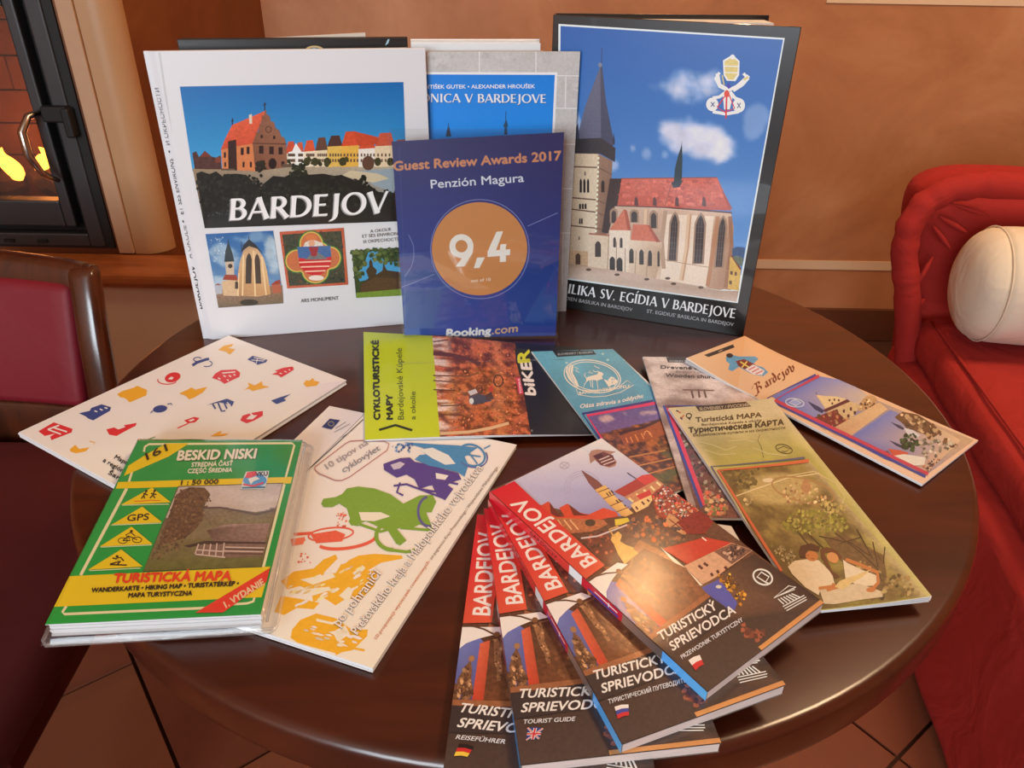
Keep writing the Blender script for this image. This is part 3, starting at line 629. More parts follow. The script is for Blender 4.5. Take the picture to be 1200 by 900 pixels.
# ------------------------------------------------------------------ red armchair, right
REDC = fabric_mat('red_cotton_cover', (162, 34, 26), 0.3, 900, 0.5, 0.15, 0.9)
yaw = R(-9); fr = Vector((math.cos(yaw), math.sin(yaw), 0)); bk = Vector((-math.sin(yaw), math.cos(yaw), 0))   # right, back
AO = Vector((0.762, 1.475, 0))                                     # back-left corner of the seat
def A3(a, b, z): return tuple(AO + fr * a + bk * b + Vector((0, 0, z)))
arm = tag(empty('red_armchair', (1.1, 1.0, 0)), 'low armless armchair in a loose bright red cover, right of the table', 'armchair')
def soft_box(name, a0, a1, b0, b1, z0, z1, r_, wr=0.0, nx=26, ny=26, nz=10, seed=1, mat=None, parent=None, lean=0.0, flare=0.0):
    """rounded, slightly creased upholstered block"""
    bm = bmesh.new(); bmesh.ops.create_cube(bm, size=1); bmesh.ops.subdivide_edges(bm, edges=bm.edges[:], cuts=15, use_grid_fill=True)
    c = Vector(((a0 + a1) / 2, (b0 + b1) / 2, (z0 + z1) / 2)); h = Vector(((a1 - a0) / 2, (b1 - b0) / 2, (z1 - z0) / 2)); rr = min(r_, h.x, h.y, h.z)
    for v_ in bm.verts:
        p = Vector((v_.co.x * 2 * h.x, v_.co.y * 2 * h.y, v_.co.z * 2 * h.z))
        inner = Vector((max(-h.x + rr, min(h.x - rr, p.x)), max(-h.y + rr, min(h.y - rr, p.y)), max(-h.z + rr, min(h.z - rr, p.z))))
        d = p - inner
        if d.length > 1e-9: p = inner + d.normalized() * min(d.length, rr)
        q = p + c; w_ = wr * (math.sin(q.x * 23 + seed) * math.cos(q.z * 17 + seed * 2) + 0.6 * math.sin(q.y * 31 + q.z * 12 + seed))
        t = (q.z - z0) / (z1 - z0); q.y += lean * t; q.x += -flare * (1 - t) * (1 if q.x < (a0 + a1) / 2 else -1)
        if d.length > 1e-9: q += d.normalized() * w_
        v_.co = A3(*q)
    vs = [v_.co[:] for v_ in bm.verts]; fs = [tuple(v_.index for v_ in f_.verts) for f_ in bm.faces]; bm.free()
    return mesh(name, vs, fs, mat or REDC, parent or arm, smooth=True, subsurf=1)
soft_box('skirt', 0.05, 1.15, -0.98, 0.04, 0.012, 0.36, 0.03, 0.006, seed=2, flare=0.03)
soft_box('seat', 0.07, 1.12, -0.98, 0.0, 0.343, 0.446, 0.045, 0.0035, seed=5)
bb = soft_box('backrest', 0.018, 1.12, -0.008, 0.16, 0.03, 0.712, 0.082, 0.003, seed=3, lean=0.03, flare=-0.12)
# thick rolled edge of the back: up the left side, over the corner and along the top
pts, rad = [], []
path = [(0.090, -0.05, .30), (0.070, -0.048, .40), (0.042, -0.045, .50), (0.020, -0.035, .57), (0.018, -0.028, .62), (0.036, -0.022, .664), (0.075, -0.018, .692), (0.13, -0.016, .704), (0.25, -0.016, .706), (0.5, -0.016, .706), (0.8, -0.016, .706), (1.1, -0.016, .706)]
for i in range(len(path) - 1):
    for k in range(6):
        t = k / 6; a, b = Vector(path[i]), Vector(path[i + 1]); p = a.lerp(b, t); pts.append(A3(p.x - .008, p.y, p.z + (.004 if p.z > .6 else 0))); rad.append(0.0245 + 0.0010 * math.sin(len(pts) * 1.3) + 0.0006 * math.sin(len(pts) * 4.3))
v, f = tube_vf(pts, rad, 16); mesh('rolled_edge', v, f, REDC, arm, smooth=True)
# gathers in the cover at the corner of the back, and the seam round the seat
for k, (p, q, r_) in enumerate((((.06, -.022, .645), (.12, -.020, .615), .0045), ((.055, -.022, .625), (.10, -.02, .58), .004), ((.075, -.021, .67), (.15, -.019, .65), .0035),
                                ((.055, -.030, .50), (.075, -.014, .56), .004), ((.06, -.040, .455), (.082, -.02, .47), .006))):
    P = [A3(*Vector(p).lerp(Vector(q), i / 8)) for i in range(9)]; v, f = tube_vf(P, [r_ * (0.25 + math.sin(math.pi * (i + .5) / 9)) for i in range(9)], 8); mesh('fabric_fold', v, f, REDC, arm, smooth=True)
v, f = tube_vf([A3(0.095, -0.06 - 0.9 * i / 20, 0.4455 - 0.0006 * abs(i - 10)) for i in range(21)], 0.0028, 8); mesh('seam', v, f, REDC, arm, smooth=True)
for x, b in ((0.06, -0.93), (1.08, -0.93), (0.06, 0.0), (1.08, 0.0)): box('foot', A3(x, b, 0.012), (0.05, 0.05, 0.026), CHW, arm, rz=yaw)

# bolster cushion
CREAMF = fabric_mat('cream_cotton', (226, 214, 190), 0.25, 900, 0.35, 0.2, 0.9)
PC = (0.03, -0.138, 0.449 + 0.109)
bol = tag(empty('bolster_cushion', A3(0.4, -0.138, 0.449)), 'cream cylindrical bolster cushion lying on the red armchair seat', 'cushion')
def bolster_vf(prof, n=40):
    vv, ff = [], []
    for (a, r_) in prof:
        for i in range(n):
            t = 2 * math.pi * i / n; w_ = 1 + 0.012 * math.sin(3 * t + a * 20) + 0.006 * math.sin(7 * t + a * 9); vv.append(A3(a, PC[1] + r_ * w_ * math.cos(t), PC[2] + r_ * w_ * math.sin(t) * 0.985))
    for k in range(len(prof) - 1):
        for i in range(n): j = (i + 1) % n; ff.append((k * n + i, k * n + j, (k + 1) * n + j, (k + 1) * n + i))
    ff += [tuple(range(n)), tuple(range((len(prof) - 1) * n, len(prof) * n))[::-1]]; return vv, ff
c0 = 0.088
c0 -= .024; cap = [(c0 + .020, .004), (c0 + .021, .03), (c0 + .026, .060), (c0 + .036, .086), (c0 + .050, .0995), (c0 + .066, .1055)]
v, f = bolster_vf(cap + [(c0 + .0665, .1050)]); mesh('end_cap', v, f, CREAMF, bol, smooth=True, subsurf=1)
v, f = bolster_vf([(c0 + .066, .1055), (c0 + .075, .1075), (c0 + .12, .109), (c0 + .2, .1085), (c0 + .3, .109), (c0 + .45, .1085), (c0 + .6, .107), (c0 + .607, .104), (c0 + .65, .08), (c0 + .67, .03)]); mesh('cushion_body', v, f, CREAMF, bol, smooth=True, subsurf=1)
ringp = [A3(c0 + .066, PC[1] + .1066 * math.cos(2 * math.pi * i / 40), PC[2] + .1066 * .985 * math.sin(2 * math.pi * i / 40)) for i in range(41)]
v, f = tube_vf(ringp, 0.0018, 6); mesh('seam', v, f, CREAMF, bol, smooth=True)
# ------------------------------------------------------------------ standing books
def top_prism(pl, poly, z0, z1):
    """a block whose plan is poly in (along the cover, behind the cover)"""
    return prism_vf(poly, lambda a, b: tuple(pl.world([(a, z0)], -b)[0]), lambda a, b: tuple(pl.world([(a, z1)], -b)[0]))
def lean_block(name, pl, poly, z0, z1, mat, parent, **k):
    v, f = top_prism(pl, poly, z0, z1); return mesh(name, v, f, mat, parent, **k)
def rot2(p, a): return (p[0] * math.cos(a) - p[1] * math.sin(a), p[0] * math.sin(a) + p[1] * math.cos(a))
BOARD_W = plain('white_cover_board', (226, 227, 230), 0.35, coat=0.25)
BOARD_G = plain('grey_cover_board', (176, 170, 158), 0.45, coat=0.1)
BOARD_K = plain('black_glossy_jacket', (30, 28, 27), 0.3, coat=0.4)
def book(name, label, pl, w, H, spine, back_dir, back_w, mats, yaw, pages=True, drop=0.003, group=None):
    """pl.O is the lower front hinge; spine = vector to the back hinge; back_dir = angle of the back board"""
    cen = pl.world([(w / 2, 0)])[0]; b = tag(empty(name, tuple(cen), yaw), label, 'book', group)
    tb = 0.0025
    fc = lean_block('front_cover', pl, [(0, 0), (w, 0), (w, tb), (0, tb)], 0, H, mats[0], b, bevel=0.0006)
    sx, sy = spine; nn = Vector((-sy, sx)).normalized() * 0.002
    bdx, bdy = math.cos(back_dir), math.sin(back_dir); bn = (-bdy * tb, bdx * tb)
    lean_block('back_cover', pl, [(sx, sy), (sx + bdx * back_w, sy + bdy * back_w), (sx + bdx * back_w - bn[0], sy + bdy * back_w - bn[1]), (sx - bn[0], sy - bn[1])], 0, H, mats[1], b, bevel=0.0006)
    sp = lean_block('spine', pl, [(0.0003, 0), (sx, sy), (sx + 0.002, sy), (0.0022, tb)], 0, H, mats[2], b, bevel=0.0005)
    if pages:
        # two leaves of the block: one lies against each board
        f_ = 0.012
        m = ((sx) * .5, sy * .5)
        lean_block('page_block', pl, [(0.003, tb + .0004), (w - 0.006, tb + .0004), (w - 0.008, tb + .0045), (m[0] + .006, m[1] + .001)], drop, H - drop, PAGES, b)
        e = (sx + bdx * (back_w - .006), sy + bdy * (back_w - .006))
        if sy > .01: lean_block('page_block', pl, [(m[0] + .007, m[1] + .0015), (w * .93 * math.cos(back_dir * .75), m[1] * .5 + w * .93 * math.sin(back_dir * .75)), (e[0] - 2 * bn[0], e[1] - 2 * bn[1]), (sx + .004 , sy - .0035)], drop, H - drop, PAGES, b)
    return b, fc, sp

# ================= white picture book
yW = R(12.82); lW = R(1.0)
PW = standing(-0.3080, 0.6975, yW, lW); HW = 0.2734; WW = 0.2308
bw, fcw, spw = book('picture_book', 'large white hardcover with one wide and three small photos on its front', PW, WW, HW, (-0.0098, 0.0060), R(0), 0.225, (BOARD_W,) * 3, yW)
a = Art(PW, (222, 223, 228)); a.crop(160, 30, 3.75)
a.grad([(190, 268), (1173, 248), (1186, 640), (246, 640)], (18, 104, 178), (62, 158, 214), 10, .03)
a.poly([(246, 628), (640, 618), (1188, 618), (1196, 858), (300, 890)], [(148, 128, 104), (168, 150, 122), (176, 168, 150), (96, 110, 124), (40, 40, 36)], .12)
a.poly([(950, 640), (1188, 625), (1192, 760), (1040, 700)], (142, 158, 170), .06)
a.poly([(940, 636), (1060, 650), (1110, 672), (1040, 690), (900, 660)], (196, 184, 156), .06)
# houses of the square
a.poly([(245, 560), (262, 552), (275, 578), (300, 550), (330, 575), (350, 580), (368, 570), (375, 632), (256, 630)], (78, 48, 44), .3)
a.poly([(300, 552), (328, 574), (280, 578)], (120, 52, 40)); a.poly([(345, 582), (372, 574), (372, 600), (348, 604)], (120, 60, 44))
hs = [(655, 700, 560, (226, 218, 206), (196, 78, 50), 508), (700, 735, 556, (240, 236, 230), (196, 88, 60), 512), (735, 785, 552, (228, 214, 192), (206, 84, 50), 503),
      (785, 840, 548, (222, 206, 176), (96, 64, 52), 490), (838, 905, 530, (214, 178, 88), (74, 48, 42), 482), (900, 978, 528, (220, 172, 74), (204, 78, 46), 464), (975, 1050, 540, (228, 222, 214), (198, 78, 48), 500), (1048, 1135, 528, (222, 200, 168), (190, 84, 60), 470), (1130, 1190, 540, (214, 196, 176), (150, 80, 60), 500)]
for x0, x1, yw, wc, rc, yr in hs: a.poly([(x0, yw), (x1, yw - 4), (x1, 618), (x0, 622)], wc, .1, up=0)
a.lv += 1
for x0, x1, yw, wc, rc, yr in hs: a.poly([(x0, yw + 2), (x0 + (x1 - x0) * .25, yr + 2), (x1 - (x1 - x0) * .2, yr), (x1, yw - 2)], rc, .15, up=0)
a.poly([(952, 463), (1062, 490), (1060, 520), (975, 528)], (190, 72, 44), .15); a.poly([(668, 556), (684, 552), (700, 516), (724, 552), (724, 580), (668, 584)], (238, 236, 234))
a.windows([(x0 + 10 + k * (x1 - x0 - 20) / 4, 562 + 24 * r_, 7, 13) for x0, x1, *_ in hs for k in range(5) for r_ in range(2) if x0 + 10 + k * (x1 - x0 - 20) / 4 < x1 - 8], (92, 74, 60))
a.ell(1018, 604, 27, 32, (92, 64, 50), 16); a.blobs([(655, 585), (930, 585), (930, 612), (655, 616)], 26, (7, 13), [(40, 48, 26), (58, 62, 34)], .1, 8)
for x in (748, 784, 838, 904, 1060, 1115): a.ell(x, 598, 15, 19, (58, 58, 32), 10, grain=.3, up=0)
# town hall
a.poly([(372, 545), (512, 512), (524, 640), (378, 632)], (204, 124, 78), .1)
a.poly([(370, 546), (388, 500), (420, 437), (566, 374), (512, 518), (440, 530)], [(196, 78, 50), (206, 84, 54), (214, 90, 58), (214, 92, 60), (200, 80, 52), (186, 72, 48)], .18)
a.poly([(510, 517), (528, 468), (536, 468), (540, 432), (548, 430), (552, 396), (560, 392), (566, 366), (574, 392), (584, 396), (590, 420), (604, 424), (612, 452), (626, 458), (636, 486), (650, 492), (658, 522), (663, 622), (522, 640)], [(128, 84, 62)] * 6 + [(140, 94, 72)] * 12 + [(112, 70, 52)], .12)
a.line([(510, 517), (658, 520)], 5, (92, 56, 44)); a.ring(580, 456, 12, 13, 4, (84, 52, 44))
a.poly([(402, 508), (438, 500), (442, 636), (404, 636)], (52, 32, 26), .2)
a.windows([(538, 528, 20, 34), (583, 531, 20, 34), (624, 534, 18, 32), (542, 592, 22, 34), (636, 596, 14, 22), (458, 536, 13, 32), (484, 532, 13, 32), (466, 598, 9, 24), (498, 598, 9, 24), (384, 556, 9, 24), (386, 600, 8, 20), (545, 480, 10, 14), (600, 484, 10, 14), (414, 522, 10, 18)], (44, 26, 24))
a.ell(598, 606, 18, 24, (32, 20, 20), 14); a.poly([(494, 392), (507, 388), (508, 430), (496, 432)], (214, 200, 184)); a.segs([[(563, 372), (563, 336)], [(556, 350), (571, 344)], [(421, 436), (421, 406)], [(416, 420), (427, 416)]], 4, (44, 40, 44))
a.windows([(640, 608, 50, 14), (372, 628, 60, 8)], (96, 78, 62))
# dark shrubs in the foreground
a.poly([(262, 650), (285, 640), (320, 652), (350, 640), (385, 668), (400, 652), (440, 650), (480, 655), (520, 690), (545, 720), (552, 700), (600, 660), (650, 665), (700, 640), (760, 655), (820, 650), (870, 660), (900, 655), (960, 680), (975, 720), (1030, 705), (1060, 730), (1130, 735), (1145, 690), (1190, 700), (1196, 858), (300, 890)], (27, 29, 26), .35)
a.blobs([(262, 650), (520, 660), (560, 700), (960, 660), (1000, 700), (1196, 740), (1196, 790), (280, 790)], 420, (5, 14), [(18, 20, 18), (36, 40, 34), (24, 28, 22), (44, 46, 40)], .3, 2)
a.blobs([(970, 660), (1000, 650), (1030, 720), (960, 725)], 40, (6, 12), [(22, 26, 22)], .2, 5); a.blobs([(675, 612), (740, 612), (745, 660), (670, 660)], 40, (8, 14), [(30, 36, 26), (48, 52, 34)], .2, 6); a.blobs([(530, 600), (560, 600), (570, 660), (525, 660)], 24, (7, 12), [(36, 34, 24)], .2, 7)
a.blobs([(310, 830), (420, 800), (430, 880), (310, 885)], 70, (1.5, 4), [(96, 104, 110), (70, 76, 80)], .1, 9)
a.poly([(296, 840), (1196, 790), (1196, 858), (300, 890)], (24, 25, 24), .2)
a.text('BARDEJOV', (409, 855), (1102, 821), 96, (238, 238, 240), up=(6, -95), flared=True, shadow=((-5, 4), (150, 152, 156)))
a.crop(200, 240, 3.75)
# church at dusk
a.field([(153, 128), (450, 113), (494, 400), (205, 420)], 34, 34, sky((34, 92, 160), (110, 150, 190), ((.25, .35, .25, .2, .7), (.95, .4, .15, .3, .9), (.1, .8, .2, .15, .8)), (176, 196, 212), 7, 3, .5), .05)
a.blobs([(170, 145), (255, 138), (255, 215), (190, 255)], 60, (1.5, 3.5), [(190, 206, 216), (150, 180, 200)], .1, 5)
a.poly([(196, 372), (490, 352), (495, 432), (210, 452)], [(150, 116, 96), (150, 110, 84), (110, 100, 80), (104, 92, 74)], .3)
a.poly([(195, 350), (225, 345), (228, 390), (200, 392)], (170, 176, 190)); a.poly([(193, 352), (208, 344), (224, 352)], (150, 66, 50)); a.poly([(444, 345), (478, 330), (486, 384), (450, 388)], (176, 96, 70)); a.poly([(440, 352), (460, 334), (480, 328), (484, 346)], (150, 60, 46))
a.poly([(225, 335), (262, 328), (300, 325), (302, 400), (232, 398)], (206, 176, 140), .1); a.poly([(228, 328), (240, 306), (290, 308), (296, 332)], (150, 64, 48), .1)
a.poly([(240, 246), (276, 246), (280, 306), (244, 306)], (198, 180, 160), .1); a.poly([(236, 250), (240, 205), (250, 170), (253, 145), (258, 172), (272, 212), (280, 248)], (44, 56, 62))
a.ell(262, 268, 10, 10, (60, 50, 44), 12)
a.poly([(300, 398), (296, 300), (304, 250), (320, 200), (345, 178), (380, 190), (408, 230), (424, 290), (440, 392), (380, 402)], [(178, 136, 98), (196, 156, 112), (206, 172, 132), (190, 156, 120), (170, 140, 110), (196, 160, 124), (216, 184, 144), (214, 180, 136), (196, 150, 100), (206, 166, 120)], .1)
a.poly([(308, 212), (320, 176), (344, 150), (376, 176), (404, 214), (380, 192), (345, 180), (322, 196)], (40, 40, 46)); a.segs([[(312, 200), (311, 160)], [(344, 152), (344, 138)]], 3, (40, 40, 46))
a.segs([[(320, 220), (316, 398)], [(364, 200), (372, 400)], [(400, 230), (420, 396)], [(300, 300), (296, 398)]], 6, (232, 204, 160)); a.arch(342, 345, 26, 135, (62, 54, 50), .02); a.arch(386, 345, 24, 132, (70, 58, 52), -.05); a.arch(290, 368, 14, 34, (70, 56, 48)); a.ell(345, 428, 40, 14, (48, 50, 38), 16, grain=.3)
# painted coat of arms
a.poly([(478, 118), (760, 100), (780, 350), (512, 367)], (186, 92, 66), .2); a.poly([(490, 130), (750, 113), (768, 340), (522, 356)], (62, 66, 52), .5)
a.blobs([(490, 130), (750, 113), (768, 340), (522, 356)], 120, (4, 9), [(52, 66, 60), (84, 56, 44), (40, 52, 58), (96, 80, 60)], .2, 3)
for rx, ry, c_, dx in ((0, 0, (40, 116, 56), 7), (0, 0, (206, 176, 90), 2), (0, 0, (190, 110, 72), -4)):
    for (cx, cy, r1, r2) in ((618, 172, 50, 54), (636, 292, 56, 50), (556, 245, 50, 48), (702, 232, 44, 48), (630, 235, 84, 78)): a.ell(cx, cy, r1 + dx, r2 + dx, c_, 20, up=0, grain=.1)
    a.lv += 1
a.poly([(560, 240), (590, 165), (620, 150), (664, 165), (704, 240), (640, 190)], (214, 206, 200), .2); a.ell(618, 142, 26, 14, (206, 120, 70), 12); a.ell(620, 168, 14, 16, (214, 160, 130), 12)
a.poly([(556, 184), (702, 178), (706, 240), (700, 275), (660, 305), (636, 312), (596, 300), (566, 268)], (196, 44, 50), .1); a.poly([(556, 184), (702, 178), (706, 226), (640, 240), (562, 232)], (66, 104, 158), .15); a.poly([(590, 240), (625, 205), (650, 208), (690, 238)], (110, 116, 120), .3)
a.segs([[(564, 252), (704, 246)], [(572, 272), (698, 268)], [(590, 292), (680, 288)]], 6, (232, 190, 170)); a.poly([(606, 185), (650, 183), (640, 225), (620, 225)], (150, 50, 60)); a.ell(640, 320, 34, 12, (226, 216, 206), 16)
# wooden church
a.poly([(795, 200), (1045, 184), (1062, 395), (815, 408)], (52, 66, 44), .4); a.poly([(868, 208), (905, 198), (940, 250), (1010, 250), (1010, 300), (830, 335), (820, 300), (850, 260)], (66, 150, 206), .1)
a.blobs([(795, 200), (1045, 184), (1050, 280), (905, 250), (860, 215), (850, 300), (806, 330)], 140, (5, 14), [(50, 74, 40), (76, 96, 56), (36, 56, 34), (92, 104, 60)], .2, 4)
a.poly([(815, 385), (1062, 360), (1062, 395), (815, 408)], (112, 140, 58), .2); a.poly([(832, 384), (836, 350), (870, 320), (858, 288), (872, 270), (872, 250), (878, 236), (886, 250), (888, 268), (906, 286), (902, 306), (930, 288), (934, 256), (950, 286), (1055, 300), (1058, 362)], (64, 46, 40), .3); a.poly([(832, 384), (840, 348), (900, 318), (1056, 322), (1058, 364)], (82, 58, 46), .3)
for st_, p0, p1, h in (('A OKOLIE', (877, 122), (969, 112), 13), ('ET SES ENVIRONS', (842, 144), (1008, 131), 14), ('И ОКРЕСНОСТИ', (847, 168), (1008, 155), 13), ('ARS MONUMENT', (572, 428), (738, 415), 15)): a.text(st_, p0, p1, h, (66, 66, 72))
a.build('cover_print', INK_GLOSS, fcw, clip=[(0.001, 0.001), (WW - 0.001, 0.001), (WW - 0.001, HW - .001), (0.001, HW - .001)])
a = Art(PW, (222, 223, 228)); a.lv = 0
a.crop(160, 30, 3.75); a.poly([(95, 110), (104, 110), (290, 1384), (281, 1384)], (196, 198, 204)); a.build('hinge_groove_shade', INK_GLOSS, fcw, clip=[(0.001, 0.001), (.02, 0.001), (.02, HW - .001), (0.001, HW - .001)])  # flat grey strip: the hinge groove's shade is put into the print colour
sv = np.array([-0.0098 * PW.ex[0] + 0.006 * (-PW.n[0]), -0.0098 * PW.ex[1] + 0.006 * (-PW.n[1]), -0.006 * PW.n[2]]); sl = np.linalg.norm(sv); sv /= sl
PS = Plane(PW.O, -sv, PW.ey)
a = Art(PS, (222, 223, 228))
sc_ = [('BARDEJOV', (232.0, 362), (221.5, 311), True, (30, 30, 34)), ('A OKOLIE', (218.5, 303), (211.3, 264), False, (110, 112, 118)), ('•', (211, 261), (210.4, 258), True, (60, 60, 66)), ('ET SES ENVIRONS', (208.6, 251), (196.0, 186), False, (70, 72, 78)), ('•', (195.5, 179), (195, 176), True, (60, 60, 66)), ('И ОКРЕСНОСТИ', (194.2, 170), (181.6, 103), False, (110, 112, 118))]
for st_, p0, p1, fl, c_ in sc_: ed = lambda y: 169.3 + .198 * (y - 58.8) + 8.2; a.text(st_, (ed(p0[1]), p0[1]), (ed(p1[1]), p1[1]), 4.6, c_, up=(-4.6, 0), flared=(fl and st_ == 'BARDEJOV'))
a.build('spine_print', INK_GLOSS, spw, lift=0.0004)

# ================= tall black book behind the white one
yK = R(11.5); PK = standing(-0.3098, 0.6966, yK, R(1.0))
PK.O = PW.O + (-PW.n) * 0.030 + np.array([0.0, 0.0, 0]); PK.O[2] = T
uvk = PK.uv([(207, 46.5), (477, 44)])
PK.O = PK.O + PK.ex * uvk[0, 0]; wk = uvk[1, 0] - uvk[0, 0]; hk = float(uvk[:, 1].mean())
bk_, fck, _ = book('black_picture_book', 'black hardcover standing mostly hidden behind the white book, only its top strip showing', PK, wk, hk, (0.001, 0.012), 0.0, wk, (BOARD_K,) * 3, yK)
a = Art(PK, (215, 215, 220)); a.crop(160, 30, 3.75); a.ell(782, 112, 44, 24, (206, 176, 120), 24); a.ell(782, 114, 34, 18, (60, 130, 150), 20); a.ell(780, 108, 14, 9, (214, 226, 232), 12)
a.poly([(1092, 88), (1104, 60), (1112, 60), (1106, 78)], (150, 190, 206)); a.text('BARDEJOV', (880, 160), (1180, 156), 56, (90, 100, 106), flared=True); a.build('cover_print', INK_SATIN, fck)
# pale brochure behind it
PB = Plane(PK.O + (-PK.n) * 0.018, PK.ex, PK.ey); ub = PB.uv([(330, 43), (428, 38.3)])
bb_ = tag(empty('pale_brochure', tuple(PB.world([(ub[:, 0].mean(), 0)])[0]), yK), 'thin pale brochure standing behind the black book, its top edge just showing', 'brochure')
v, f = prism_vf([(ub[0, 0] - .06, 0), (ub[1, 0], 0), (ub[1, 0], ub[1, 1]), (ub[0, 0] - .06, ub[0, 1] - .003)], lambda x, y: tuple(PB.world([(x, y)], 0)[0]), lambda x, y: tuple(PB.world([(x, y)], -.003)[0])); mesh('folded_sheets', v, f, plain('cream_paper', (222, 206, 186), .6), bb_)

# ================= grey book with a blue panel
yG = R(8.0); PG = standing(-0.0814, 0.7724, yG, R(0.2)); PG.O = PG.O + PG.n * 0.0105
u0 = PG.uv([(679.4, 60.3), (664, 360)]); wr = float(u0[:, 0].mean()); hg = float(u0[0, 1]); PG.O = PG.O + PG.ex * (wr - 0.160); WG = 0.160; PG.O[2] = T
hg = float(PG.uv([(679.4, 60.3)])[0, 1])
bg, fcg, _ = book('grey_picture_book', 'grey stone-patterned hardcover with blue panel, standing between the white and the black-jacketed book', PG, WG, hg, (0.001, 0.007), 0.0, WG - 0.035, (BOARD_G,) * 3, yG, pages=False)
lean_block('page_block', PG, [(0.003, .0028), (WG - 0.036, .0028), (WG - 0.036, .0045), (.003, .0045)], .003, hg - .003, PAGES, bg)
a = Art(PG, (205, 200, 190)); a.crop(440, 30, 4.615)
a.poly([(-300, 130), (1110, 135), (1040, 1560), (-300, 1560)], (178, 172, 160), .1)
a.blobs([(-100, 130), (1110, 135), (1060, 1560), (-100, 1560)], 260, (10, 40), [(184, 178, 166), (172, 166, 154), (180, 172, 160)], .12, 3, 1.5, 0, .02)
a.segs([[(562, 135), (562, 262)], [(868, 136), (868, 262)], [(240, 150), (240, 262)], [(968, 270), (1104, 272)], [(968, 446), (1096, 448)], [(962, 640), (1090, 642)], [(955, 880), (1080, 882)], [(950, 1120), (1068, 1122)], [(1030, 272), (1026, 446)], [(1010, 642), (1000, 880)], [(1014, 1122), (1010, 1400)]], 6, (206, 200, 188))
a.poly([(-300, 250), (984, 252), (930, 1420), (-300, 1420)], (236, 236, 238))
a.grad([(-300, 262), (970, 266), (920, 1400), (-300, 1400)], (18, 112, 186), (62, 160, 222), 8, .03)
a.text('ANTIŠEK GUTEK • ALEXANDER HROUŠEK', (244, 341), (862, 338), 20, (214, 222, 232), bold=.6)
a.text('ONICA V BARDEJOVE', (242, 414), (922, 418), 46, (240, 240, 240), up=(0, -46), flared=True, shadow=((2, 3), (20, 60, 110)))
a.segs([[(706, 462), (704, 520)], [(394, 528), (394, 545)]], 4, (36, 54, 80)); a.poly([(696, 590), (698, 548), (690, 545), (701, 520), (706, 505), (712, 522), (718, 545), (710, 548), (714, 590)], (40, 66, 84)); a.poly([(380, 600), (388, 556), (394, 540), (402, 556), (410, 600)], (44, 60, 74))
a.build('cover_print', INK_SATIN, fcg, clip=[(0.0, 0.0), (WG, 0.0), (WG, hg), (0.0, hg)])
# pale book behind it
PP = Plane(PG.O + (-PG.n) * 0.016, PG.ex, PG.ey); up_ = PP.uv([(479, 53.5), (642, 48)]); hp_ = float(up_[:, 1].mean())
bp_ = tag(empty('pale_paperback', tuple(PP.world([(up_[:, 0].mean(), 0)])[0]), yG), 'pale paperback standing behind the grey book, only its top edge showing', 'book')
x0, x1 = float(up_[0, 0]) + .002, float(up_[1, 0]) - .007
lean_block('page_block', PP, [(x0, .001), (x1 - .001, .001), (x1 - .001, .006), (x0, .006)], .001, hp_ + .002, PAGES, bp_)
lean_block('front_cover', PP, [(x0, 0), (x1, 0), (x1, .001), (x0, .001)], 0, hp_, PAPER, bp_); lean_block('back_cover', PP, [(x0, .006), (x1, .006), (x1, .007), (x0, .007)], 0, hp_ + .003, PAPER, bp_)

# ================= large black-jacketed book with the basilica
yB = R(-18.97); PBg = standing(0.0327, 0.7978, yB, 0.0); WB, HB = 0.2230, 0.2987
bbk, fcb, spb = book('basilica_book', 'large book in a black glossy jacket with a church under blue sky, standing at right', PBg, WB, HB, (-0.004, 0.018), R(24), 0.212, (BOARD_K,) * 3, yB, drop=.004)
a = Art(PBg, (216, 206, 196)); a.crop(630, 0, 3.75)
a.poly([(92, 105), (1086, 167), (880, 1332), (82, 1222)], (216, 222, 228))
PH = [(101, 114), (1079, 174), (874, 1325), (92, 1215)]
a.field([(101, 114), (1079, 174), (894, 1210), (92, 1210)], 90, 96, sky((30, 84, 148), (110, 150, 192), ((.59, .22, .15, .085, 1), (.68, .20, .10, .08, .9), (.63, .42, .15, .095, 1), (.72, .45, .13, .09, 1), (.93, .35, .06, .07, .35), (.43, .5, .03, .03, .4), (.07, .43, .04, .08, .7), (.27, .55, .03, .03, .6), (.36, .48, .015, .015, .5), (.52, .5, .02, .02, .4)), (206, 200, 208), 7, 4), .03)
# tower
a.poly([(134, 900), (300, 880), (560, 930), (845, 940), (850, 1275), (520, 1228), (134, 1170)], (176, 138, 110), .15)
a.poly([(276, 290), (284, 290), (300, 440), (336, 628), (328, 650), (170, 618), (208, 470)], (70, 68, 84), .15); a.poly([(276, 292), (279, 612), (170, 617), (208, 470)], (96, 92, 106), .12); a.segs([[(281, 292), (282, 210)]], 3, (50, 54, 66)); a.ell(275, 285, 9, 10, (120, 120, 130), 10)
a.poly([(160, 610), (278, 606), (342, 650), (340, 712), (276, 676), (158, 676)], (58, 50, 50), .2); a.poly([(170, 560), (178, 540), (184, 610), (168, 612)], (60, 60, 74)); a.poly([(334, 580), (340, 620), (338, 640), (330, 625)], (52, 52, 64))
a.poly([(160, 674), (268, 676), (250, 1145), (134, 1160)], [(206, 176, 140), (212, 182, 146), (214, 188, 156), (190, 156, 124)], .12); a.poly([(268, 676), (330, 708), (318, 890), (290, 1130), (250, 1145)], [(150, 112, 86), (138, 100, 78), (120, 86, 68), (120, 84, 66), (150, 112, 88)], .12)
a.segs([[(152, 732), (268, 736), (326, 768)], [(146, 868), (258, 878), (300, 896)], [(142, 918), (256, 932), (300, 950)], [(138, 990), (252, 1002), (290, 1010)]], 6, (112, 80, 62)); a.segs([[(268, 676), (252, 1140)]], 5, (170, 134, 104))
